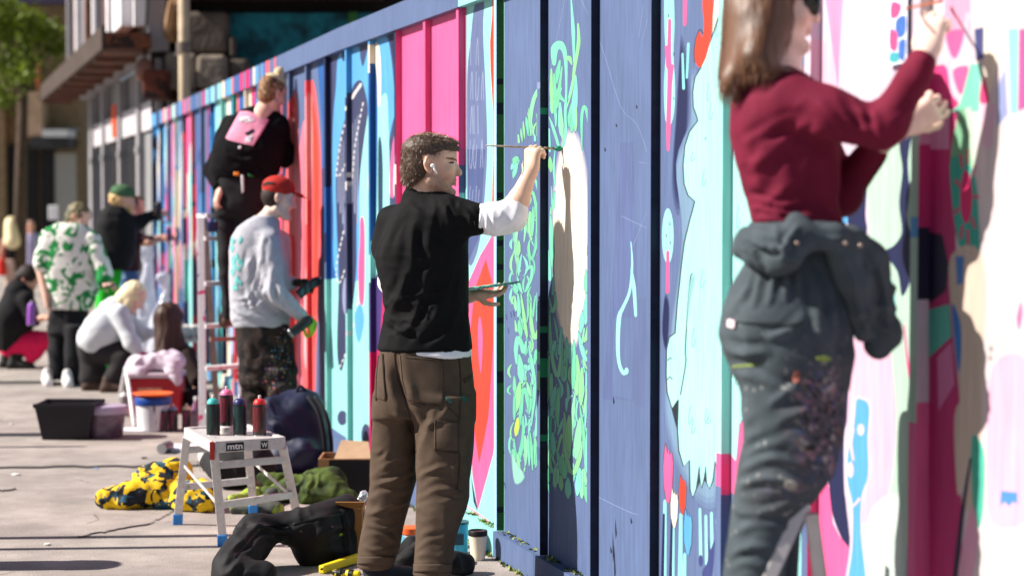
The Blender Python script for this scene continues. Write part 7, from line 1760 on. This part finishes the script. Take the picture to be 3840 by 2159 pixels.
    spray_can('turquoise topped spray can on the work platform', top(800, 1630), Z3, (60, 176, 170), (26, 23, 25), (24, 56, 52))
    spray_can('navy topped spray can on the work platform', top(900, 1630), Z3, (38, 44, 96), (24, 24, 30), (24, 58, 56))
    spray_can('red topped spray can on the work platform', top(974, 1632), Z3, (206, 42, 40), (38, 32, 32), (116, 28, 36))
    b = top(850, 1622)
    rr = thing('tape_roll', 'white tub lid on the work platform under the pink can', 'tub', b); MB().lathe(b, [(.040, 0), (.042, .004), (.042, .030), (.038, .034), (.02, .034)], 24).build('lid', mat('tub_white', (224, 216, 212), .6, .05), rr, auto=True)
    spray_can('tall pink topped spray can standing on a white tub lid', b + Vector((0, 0, .034)), Z3, (232, 120, 160), (26, 23, 25), (120, 30, 50))
step_stool()
def bucket_row():
    # far group by the sitting painter: crate, pails, cans
    c = at(262, 1640); r = thing('plastic_crate', 'black plastic crate with flared sides on the paving', 'crate', c)
    bk = mat('crate_black', (28, 24, 30), .6, .1)
    w, d, h = .20, .17, .245
    def ring(z, k): return [c + Vector((sx * w * k, sy * d * k, z)) for sx, sy in ((-1, -1), (1, -1), (1, 1), (-1, 1))]
    vs = ring(0, .78) + ring(h, 1.0) + ring(h, .95) + ring(.01, .74)
    fs = [[3, 2, 1, 0], [12, 13, 14, 15]] + [[i, (i + 1) % 4, 4 + (i + 1) % 4, 4 + i] for i in range(4)] + [[4 + i, 4 + (i + 1) % 4, 8 + (i + 1) % 4, 8 + i] for i in range(4)] + [[8 + i, 8 + (i + 1) % 4, 12 + (i + 1) % 4, 12 + i] for i in range(4)]
    MB().add(vs, fs).build('shell', bk, r, bevel=.006)
    for s_ in (-1, 1): MB().bar(c + Vector((-w * 1.02, s_ * d, h - .012)), c + Vector((w * 1.02, s_ * d, h - .012)), .028, .02, Z3).build('lip', bk, r)
    tub('smoky clear pail with purple tint beside the black crate', 'pail', 'pail', at(392, 1638), .112, .135, .215, mat('smoky_plastic', (116, 92, 110), .25, .15, 8, spec=.5, c2=(60, 40, 60), thr=(.45, .7)), mat('pail_rim_clear', (180, 160, 186), .3, .1), sx=1.1)
    tub('white paint pail with blue rim and drips', 'pail', 'pail', at(575, 1614), .105, .122, .235, mat('pail_white', (222, 220, 224), .45, .06, 6, c2=(60, 64, 80), thr=(.66, .68), stretch=(1, 1, .2)), mat('rim_blue', (30, 70, 150), .4, .08))
    p = at(575, 1614) + Vector((0, 0, .236)); r = thing('orange_tray', 'orange plastic tray resting on the white paint pail', 'tray', p); MB().lathe(p, [(.05, .0), (.12, .012), (.145, .03), (.135, .03), (.10, .018), (.02, .012)], 24).build('dish', mat('orange_plastic', (240, 104, 50), .5, .1), r, smooth=True)
    # red crate with a lilac cloth thrown over it
    c = at(590, 1545); r = thing('red_crate', 'red and white storage box under the lilac cloth', 'crate', c)
    MB().box((c.x - .19, c.y - .14, 0), (c.x + .19, c.y + .14, .27)).build('box', mat('red_plastic', (176, 36, 44), .5, .12, 8), r, bevel=.01); MB().box((c.x - .2, c.y - .15, .272), (c.x + .2, c.y + .15, .31)).build('lid', mat('lid_clear', (196, 176, 186), .4, .1), r, bevel=.01)
    MB().box((c.x - .12, c.y - .1425, .05), (c.x + .06, c.y - .1402, .2)).build('label_sheet', mat('label_yellow', (206, 150, 120), .6, .3, 20), r)
    S = SDF(); t = Vector((c.x, c.y, .34))
    S.cone(t + Vector((-.14, -.02, .02)), t + Vector((.12, 0, .05)), .07, .075, .05); S.cone(t + Vector((-.02, -.05, .06)), t + Vector((.16, -.06, .03)), .06, .055, .04); S.cone(t + Vector((-.18, -.06, .0)), t + Vector((-.1, -.1, -.02)), .045, .05, .04); S.cone(t + Vector((.14, -.1, .0)), t + Vector((.17, -.12, -.09)), .05, .035, .04)
    r = thing('cloth', 'crumpled lilac cloth thrown over the red storage box', 'cloth', t); blob('cloth', S, .009, mat('lilac_cloth', (206, 190, 204), .9, .12, 14), r, disp=folds(12, .014, (9, 9, 9)))
    # low trestle leg holding it
    r = thing('folding_trestle', 'white metal trestle beside the lilac cloth', 'trestle', at(480, 1600)); wm = mat('white_tube', (222, 222, 226), .45, .05)
    a, b = PX(472, 1378, 14.7), at(505, 1600); MB().tube([a, (b.x, b.y, 0)], .016, 10).build('leg', wm, r, smooth=True); b2 = at(470, 1500); MB().tube([a, (b2.x - .05, b2.y, 0)], .016, 10).build('leg', wm, r, smooth=True); MB().tube([a, PX(560, 1378, 15.0)], .014, 10).build('bar', wm, r, smooth=True)
    for k, (x, y, cap, bd, lab) in enumerate(((612, 1618, (140, 170, 206), (34, 32, 36), 'pale blue topped spray can at the near end of the can row on the ground'), (650, 1616, (120, 130, 170), (40, 36, 40), 'slate topped spray can second in the row on the ground'), (700, 1614, (214, 190, 160), (44, 38, 40), 'cream topped spray can third in the row on the ground'), (466, 1560, (220, 220, 220), (130, 120, 120), 'white topped can behind the smoky pail'))):
        spray_can(lab, at(x, y), Z3, cap, bd, (150, 60, 90) if k < 3 else None)
    c = at(735, 1604); r = thing('water_bottle', 'clear plastic bottle standing by the ladder foot', 'bottle', c); MB().lathe(c, [(.03, 0), (.034, .01), (.034, .13), (.03, .15), (.014, .185), (.013, .2)], 20).build('bottle', mat('bottle_plastic', (150, 110, 140), .15, .1, alpha=.75), r, smooth=True); MB().lathe(c, [(.015, .2005), (.015, .222)], 14).build('lid', mat('bottle_cap', (230, 230, 232), .4, .05), r)
    # can lying down and paper
    c = at(606, 1702) ; spray_can('dark spray can lying on its side on the paving', c + Vector((0, 0, .034)), (.15, 1, 0), (120, 100, 130), (70, 56, 70))
    c = at(700, 1690); r = thing('paper_strip', 'white paper strip lying on the paving near the platform', 'paper', c); MB().box((c.x - .14, c.y - .05, .002), (c.x + .10, c.y + .25, .016)).build('sheet', mat('paper_white', (222, 218, 228), .8, .06), r)
    c = at(500, 1618); r = thing('paper_strip', 'crumpled white paper between the smoky pail and the white pail', 'paper', c); MB().box((c.x - .10, c.y - .05, .002), (c.x + .08, c.y + .15, .012)).build('sheet', mat('paper_white'), r)
    # translucent plastic sacks against the far boards
    for k, (x, y, lab) in enumerate(((545, 1290, 'tall clear plastic sack leaning on the far boards'), (610, 1300, 'full clear plastic sack next to the taller sack'))):
        g = at(x, y + 60); S = SDF(); h = .95 if k == 0 else .7
        S.cone(g + Vector((0, 0, .14)), g + Vector((0, 0, h * .55)), .14, .12, .05); S.cone(g + Vector((0, 0, h * .55)), g + Vector((.04, 0, h)), .11, .03, .04); S.cone(g + Vector((.04, 0, h)), g + Vector((.02, 0, h + .14)), .03, .07, .02, ((0, 1, 0), .3))
        r = thing('plastic_sack', lab, 'sack', g); m_ = mat('clear_plastic', (214, 218, 232), .2, .1, 9, alpha=.62, spec=.6); blob('sack', S, .011, m_, r, disp=folds(20 + k, .014, (12, 12, 5)))
    # tray table with white tubs
    c = at(700, 1400); r = thing('tray_table', 'low folding table with a white top by the seated person', 'table', c); MB().box((c.x - .22, c.y - .15, .30), (c.x + .16, c.y + .15, .33)).build('top', mat('tub_white'), r, bevel=.01)
    for sx in (-.19, .13):
        for sy in (-.12, .12): MB().tube([(c.x + sx, c.y + sy, .3), (c.x + sx, c.y + sy, 0)], .012, 8).build('leg', mat('white_tube'), r)
    S = SDF(); t = c + Vector((.0, 0, .33)); S.cone(t + Vector((-.1, -.02, .06)), t + Vector((.1, 0, .06)), .06, .06, .03); r = thing('white_bundle', 'bundled white rags on the low folding table', 'rags', t); blob('rags', S, .010, mat('rag_white', (226, 222, 218), .9, .1), r, disp=folds(30, .012, (12, 12, 12)))
bucket_row()
def heap(label, name, cat, prims, m, res=.009, amp=.012, fr=(9, 9, 9), seed=1, part='fabric', base=None, spots=(), k=.035, lines=None):
    S = SDF()
    for a, b, ra, rb in prims: S.cone(a, b, ra, rb, k)
    r = thing(name, label, cat, base if base is not None else prims[0][0]); o = blob(part, S, res, m, r, disp=folds(seed, amp, fr, spots), lines=lines)
    o.data.vertices.foreach_get; zz = min(v.co.z for v in o.data.vertices) + r.location.z
    return r, o
def soft_goods():
    def g(x, y, h): return GP(x, y) + Vector((0, 0, h))
    # yellow and black patterned jacket
    cam_ = mat('camo_yellow', (228, 186, 22), .8, .12, 15, c2=(22, 24, 30), thr=(.50, .53), distort=.8, detail=1.5, c3=(40, 84, 104), thr3=(.60, .63), scale3=19)
    heap('crumpled yellow and black patterned jacket dropped on the paving', 'jacket', 'jacket', [(g(382, 1905, .045), g(480, 1905, .06), .045, .065), (g(480, 1905, .06), g(590, 1900, .09), .065, .09), (g(560, 1890, .12), g(655, 1885, .14), .085, .10), (g(620, 1900, .06), g(690, 1905, .06), .08, .075), (g(690, 1912, .05), g(760, 1915, .07), .06, .085), (g(750, 1900, .07), g(795, 1890, .05), .08, .04)], cam_, .009, .013, (10, 10, 10), 3, spots=[spot(g(560, 1890, .1), (1, 0, .3), 60, .012, .14)])
    # dark bag with white straps behind the platform
    bk = mat('bag_black', (24, 22, 24), .8, .15, 14)
    heap('black holdall slumped behind the work platform', 'holdall', 'bag', [(g(860, 1830, .12), g(950, 1830, .14), .11, .12), (g(800, 1800, .10), g(860, 1830, .12), .07, .10)], bk, .011, .010, (8, 8, 8), 5)
    r = thing('trainer', 'worn white and black trainer standing behind the platform', 'shoe', g(775, 1760, 0)); S = SDF(); shoe(S, g(770, 1745, .0), (.2, -1, 0), .27); blob('upper', S, .008, mat('trainer_two_tone', (206, 196, 188), .7, .1, 9, c2=(24, 22, 22), thr=(.5, .54)), r)
    heap('grey rag and orange packet beside the navy backpack', 'rag', 'rags', [(g(985, 1790, .06), g(1010, 1790, .10), .05, .04), (g(960, 1830, .05), g(1000, 1830, .06), .06, .06)], mat('rag_mixed', (170, 130, 112), .85, .2, 14, c2=(60, 60, 70), thr=(.5, .56)), .009, .01, (12, 12, 12), 6)
    # navy backpack
    nv = mat('navy_nylon', (20, 26, 56), .6, .15, 14, spec=.4)
    S = SDF(); a = g(1110, 1775, 0)
    S.cone(a + Vector((-.05, 0, .12)), a + Vector((-.04, .03, .34)), .15, .135, .06); S.cone(a + Vector((.06, .02, .12)), a + Vector((.05, .05, .36)), .14, .12, .06); S.cone(a + Vector((-.10, -.06, .30)), a + Vector((-.14, -.05, .40)), .075, .06, .05); S.cone(a + Vector((.0, .02, .36)), a + Vector((.02, .04, .43)), .11, .06, .05); S.cone(a + Vector((-.08, -.12, .10)), a + Vector((.06, -.12, .14)), .075, .075, .04)
    r = thing('backpack', 'navy backpack standing between the work platform and the boards', 'backpack', a); o = blob('bag', S, .010, nv, r, disp=folds(8, .010, (7, 7, 6), [spot(a + Vector((-.12, -.1, .33)), (1, 0, .6), 50, .010, .12)]))
    for dx in (.08, .12):
        MB().tube(smooth_line([tuple(a + Vector((dx, -.06, .46))), tuple(a + Vector((dx + .07, -.12, .36))), tuple(a + Vector((dx + .10, -.12, .20))), tuple(a + Vector((dx + .09, -.08, .05)))], 5), .012, 8).build('strap', mat('strap_black', (16, 18, 26), .8, .1), r, smooth=True)
    MB().tube(smooth_line([tuple(a + Vector((.0, 0, .47))), tuple(a + Vector((.03, -.01, .52))), tuple(a + Vector((.07, 0, .47)))], 5), .008, 8).build('grab_loop', mat('strap_black'), r, smooth=True)
    # olive jacket
    ol = mat('olive_cloth', (70, 88, 28), .85, .15, 10, c2=(40, 52, 18), thr=(.45, .6))
    heap('olive green jacket heaped in front of the navy backpack', 'jacket', 'jacket', [(g(1010, 1880, .03), g(1110, 1880, .05), .05, .07), (g(1110, 1880, .06), g(1220, 1885, .07), .07, .085), (g(1230, 1885, .06), g(1320, 1892, .02), .08, .05), (g(1180, 1870, .10), g(1250, 1872, .10), .06, .065), (g(990, 1850, .09), g(1050, 1852, .07), .035, .05)], ol, .008, .014, (10, 10, 10), 9, spots=[spot(g(1150, 1880, .1), (1, 0, .8), 50, .016, .2)])
    heap('lime edged green mat rolled flat under the work platform', 'groundsheet', 'mat', [(g(880, 1925, .02), g(1040, 1925, .025), .025, .03), (g(870, 1900, .03), g(960, 1880, .04), .03, .04), (g(990, 1900, .03), g(1050, 1870, .05), .03, .04)], mat('lime_edge', (150, 170, 60), .8, .2, 9, c2=(70, 74, 70), thr=(.48, .55)), .009, .008, (10, 10, 10), 10)
    # black jacket and bag in the foreground
    blk = mat('black_softshell', (26, 25, 27), .75, .12, 18, spec=.3)
    P = lambda x, y, h: GP(x, y) + Vector((0, 0, h))
    heap('black softshell jacket draped over a bag on the paving near the brown trousers', 'jacket', 'jacket', [(P(955, 2130, .175), P(1090, 2120, .178), .052, .050), (P(1080, 2120, .178), P(1180, 2115, .165), .050, .085), (P(1170, 2105, .14), P(1285, 2090, .168), .100, .095), (P(1165, 2112, .05), P(1290, 2098, .06), .070, .070), (P(858, 2175, .06), P(950, 2135, .125), .070, .090), (P(862, 2185, .02), P(985, 2180, .03), .055, .055), (P(1240, 2100, .2), P(1300, 2095, .235), .05, .04)], blk, .0065, .007, (9, 9, 9), 11, k=.075,
        lines=[([(840, 2110), (890, 2040), (960, 1975)], 12, .014), ([(870, 2140), (920, 2070), (985, 2010)], 12, .014), ([(940, 1965), (1060, 1985), (1160, 1975)], 10, .012), ([(1000, 2010), (1100, 2030), (1180, 2010)], 10, .012), ([(1150, 2050), (1220, 1990), (1300, 1960)], 14, .014), ([(1170, 2110), (1240, 2070), (1306, 2060)], 12, .012), ([(1290, 1915), (1300, 1990), (1304, 2080)], 8, .012), ([(1180, 1960), (1230, 1935), (1300, 1925)], 10, .008), ([(840, 2150), (900, 2120), (960, 2110)], 11, .010)])
    jr = [o for o in bpy.data.objects if o.type == 'EMPTY' and 'softshell' in o.get('label', '') and 'jacket draped' in o['label']][0]; jm = jr.children[0]
    for x, y in ((968, 1985), (1128, 1990), (1245, 1975)):
        patch('snap_stud', jm, [(x - 6, y), (x, y - 6), (x + 6, y), (x, y + 6)], mat('stud_dark', (70, 68, 70), .3, .1, metal=.7), jr, .004, 3)
    for pts in ([(880, 2090), (930, 2030), (985, 1975), (1080, 1968)], [(1285, 1920), (1292, 1990), (1294, 2060)], [(1100, 1965), (1180, 1945), (1280, 1925)]):
        patch('zip_seam', jm, ribbon(smooth_line(pts, 4), 2.6), mat('zip_black', (10, 10, 11), .4, .1), jr, .003, 5, skirt=.001)
    patch('lime_tag', jm, [(1270, 2000), (1284, 1996), (1286, 2006), (1272, 2010)], mat('tag_lime', (150, 180, 40), .7, .1), jr, .003, 3)
    c = GP(1310, 2100); r = thing('cardboard_box', 'brown cardboard box behind the black softshell jacket', 'box', c); MB().box((c.x - .06, c.y - .02, 0), (c.x + .06, c.y + .16, .235)).build('carton', mat('cardboard_dark', (150, 106, 60), .85, .15, 14), r, bevel=.002); MB().add([c + Vector((-.06, -.02, .236)), c + Vector((.06, -.02, .236)), c + Vector((.075, -.06, .27)), c + Vector((-.055, -.06, .27))], [[0, 1, 2, 3]]).build('flap', mat('cardboard_dark'), r).modifiers.new('s', 'SOLIDIFY').thickness = .004
    c = GP(1350, 2090) + Vector((0, 0, .237)); r = thing('foil_scrap', 'crumpled foil scrap on the cardboard box', 'foil', c); S = SDF(); S.cone(c + Vector((0, 0, .012)), c + Vector((.02, 0, .05)), .016, .014, .01); blob('foil', S, .005, mat('foil', (206, 206, 210), .25, .2, 40, metal=.6), r, disp=folds(3, .006, (60, 60, 60)))
    c = GP(1236, 2090) + Vector((0, 0, .235)); r = thing('paper_tag', 'white paper corner sticking out of the black jacket', 'paper', c); MB().add([c + Vector((-.03, 0, -.03)), c + Vector((.01, .01, -.03)), c + Vector((.035, .01, .035)), c + Vector((.0, 0, .012))], [[0, 1, 2, 3]]).build('sheet', mat('paper_white'), r).modifiers.new('s', 'SOLIDIFY').thickness = .002
    # yellow folding rule, screwdrivers
    yl = mat('yellow_plastic', (226, 202, 30), .45, .12, 12); kd = mat('tool_black', (18, 17, 16), .5, .1)
    a, b = GP(1204, 2150) + Vector((0, 0, .018)), GP(1350, 2112) + Vector((0, 0, .03))
    r = thing('folding_rule', 'yellow folding rule lying by the left boot of the painter', 'ruler', a)
    MB().bar(a, b, .036, .03, Z3).build('body', yl, r, bevel=.006); MB().bar(a + Vector((0, -.0165, .004)), b + Vector((0, -.0165, .004)), .008, .002, Z3).build('scale_strip', kd, r)
    for k, (x, y, lab) in enumerate(((1268, 2160, 'yellow and black screwdriver handle lying flat by the yellow rule'), (1312, 2163, 'second stubby yellow and black tool nearest the painter’s left shoe'))):
        a = GP(x - 20, y) + Vector((0, 0, .017)); b = GP(x + 40, y + 4) + Vector((0, 0, .017)); d = (b - a)
        r = thing('screwdriver', lab.replace('’', "'"), 'tool', a); MB().tube([a, a + d * .15, a + d * .5, a + d * .9, b], [.010, .017, .013, .017, .010], 12).build('handle', yl if k else mat('tool_stripe', (226, 202, 30), .45, .1, 40, c2=(18, 17, 16), thr=(.48, .52)), r, smooth=True); MB().tube([b, b + d * .7], .004, 8).build('shank', mat('steel', (150, 150, 152), .3, .1, metal=.9), r); MB().tube([a + d * .3, a + d * .55], .0185, 12).build('grip', kd, r)
    # pots behind the legs
    c = GP(1540, 2055); r = thing('paint_jar', 'low blue paint jar with orange lid between the painter legs', 'jar', c); MB().lathe(c, [(.045, 0), (.048, .005), (.048, .065), (.044, .07)], 24).build('jar', mat('jar_blue', (96, 168, 190), .4, .1, 30, c2=(214, 214, 206), thr=(.55, .6)), r, auto=True); MB().lathe(c, [(.05, .0705), (.052, .073), (.052, .098), (.045, .102)], 24).build('lid', mat('orange_plastic'), r, auto=True)
    c = GP(1712, 2075); r = thing('paint_tin', 'light blue paint tub behind the right leg of the painter', 'tin', c); MB().lathe(c, [(.05, 0), (.05, .004), (.054, .13), (.056, .131), (.056, .14), (.05, .14)], 24).build('tub', mat('tub_cyan', (60, 170, 210), .4, .06), r, auto=True); MB().lathe(c, [(.057, .1405), (.057, .15), (.04, .152)], 24).build('lid', mat('lid_teal', (30, 90, 100), .4, .06), r, auto=True)
    MB().box((c.x - .03, c.y - .0565, .05), (c.x + .035, c.y - .0535, .10)).build('label_patch', mat('label_dark', (24, 60, 80), .5, .2, 40), r)
    a, b = GP(1500, 2085) + Vector((0, 0, .01)), GP(1575, 2072) + Vector((0, 0, .01)); r = thing('folding_rule', 'thin yellow ruler seen between the painter legs', 'ruler', a); MB().bar(a, b, .018, .02, Z3).build('body', yl, r, bevel=.003)
    a, b = GP(1690, 2062) + Vector((0, 0, .02)), GP(1732, 2050) + Vector((0, 0, .025)); r = thing('yellow_scraper', 'yellow scraper handle beside the light blue paint tub', 'scraper', a); MB().bar(a, b, .036, .02, Z3).build('handle', yl, r, bevel=.008); MB().bar(b, b + (b - a) * .5, .05, .002, Z3).build('blade', mat('steel'), r)
    # black gloves
    heap('pair of black work gloves lying behind the right shoe', 'gloves', 'gloves', [(GP(1520, 2150) + Vector((0, 0, .05)), GP(1560, 2140) + Vector((0, 0, .09)), .05, .035), (GP(1500, 2130) + Vector((0, 0, .07)), GP(1530, 2120) + Vector((0, 0, .10)), .022, .02), (GP(1540, 2130) + Vector((0, 0, .08)), GP(1555, 2120) + Vector((0, 0, .11)), .02, .018)], mat('glove_black', (22, 21, 23), .85, .15, 20), .007, .006, (16, 16, 16), 13)
    heap('black cloth bag bunched against the right shoe', 'cloth_bag', 'bag', [(GP(1690, 2160) + Vector((0, 0, .05)), GP(1740, 2150) + Vector((0, 0, .04)), .06, .045)], mat('glove_black'), .008, .008, (12, 12, 12), 15)
    # coffee cup
    c = GP(1792, 2098); r = thing('coffee_cup', 'cream reusable coffee cup with black lid at the foot of the boards', 'cup', c)
    s = 1.0
    MB().lathe(c, [(.028, 0), (.031, .003), (.0405, .108), (.041, .110)], 32).build('cup', mat('cup_cream', (222, 210, 194), .6, .04), r, auto=True); MB().lathe(c, [(.042, .1105), (.0435, .112), (.0432, .132), (.042, .134), (.039, .134), (.037, .128)], 32).build('lid', mat('lid_black', (16, 15, 15), .45, .05), r, auto=True)
    c = GP(1755, 2112); r = thing('sticky_note', 'pale yellow scrap of paper beside the coffee cup', 'paper', c); MB().box((c.x - .03, c.y - .03, .003), (c.x + .03, c.y + .05, .008)).build('sheet', mat('note_yellow', (220, 224, 170), .8, .05), r)
    # carton with bottles behind
    c = GP(1325, 1842); r = thing('carton', 'open cardboard carton of bits by the foot of the boards', 'box', c); cb = mat('cardboard', (160, 118, 78), .85, .15, 14)
    for nm, a, b in (('front_panel', (-.17, -.14, 0), (.17, -.13, .20)), ('side_panel', (-.18, -.14, 0), (-.1702, .14, .20)), ('side_panel', (.1702, -.14, 0), (.18, .14, .20)), ('back_panel', (-.17, .13, 0), (.17, .14, .20))):
        MB().box((c.x + a[0], c.y + a[1], a[2]), (c.x + b[0], c.y + b[1], b[2])).build(nm, cb, r)
    MB().add([c + Vector((-.10, -.06, .19)), c + Vector((.10, -.04, .19)), c + Vector((.08, .06, .27)), c + Vector((-.07, .05, .28))], [[0, 1, 2, 3]]).build('flap', mat('cardboard_pale', (190, 160, 126), .85, .1), r).modifiers.new('s', 'SOLIDIFY').thickness = .005
    MB().box((c.x - .12, c.y - .1425, .0), (c.x + .10, c.y - .1402, .195)).build('shaded_front', mat('front_shade', (20, 18, 18), .8, .1), r)  # dark sheet laid over the carton's front, its shade put into the colour
    r2 = thing('drop_cloth', 'pale blue cloth on the ground beyond the carton', 'cloth', GP(1400, 1720)); S = SDF(); q = GP(1400, 1735); S.cone(q + Vector((-.05, 0, .08)), q + Vector((.1, 0, .1)), .08, .08, .03); blob('cloth', S, .012, mat('pale_blue_cloth', (150, 170, 214), .9, .1), r2, disp=folds(18, .014, (9, 9, 9)))
    # scraps
    rs = random.Random(31)
    for x, y, s_, c_, lab in ((42, 1590, .020, (206, 196, 190), 'white paint fleck on open paving near the far left'), (540, 1718, .018, (30, 30, 32), 'black bottle cap alone on the paving'), (60, 1780, .03, (226, 222, 220), 'torn white paper scrap left of the seam'), (175, 2042, .018, (230, 226, 224), 'white chip between the two long post shadows'), (360, 1758, .016, (150, 180, 220), 'pale blue chip beside the tar seam')):
        c = GP(x, y); r = thing('litter_scrap', lab, 'litter', c); n = 6; MB().add([c + Vector((s_ * rs.uniform(.6, 1.2) * math.cos(6.28 * k / n), s_ * rs.uniform(.6, 1.2) * math.sin(6.28 * k / n), z)) for z in (0, .008) for k in range(n)], [list(range(n))[::-1], [n + k for k in range(n)]] + [[k, (k + 1) % n, n + (k + 1) % n, n + k] for k in range(n)]).build('scrap', mat('scrap_%d_%d_%d' % c_, c_, .8, .1), r)
soft_goods()
spray_can('purple spray can held by the crouching person in pink trousers', PX(116, 1218, 18.1), (.05, 0, 1), (150, 90, 190), (150, 80, 180), s=1.2)
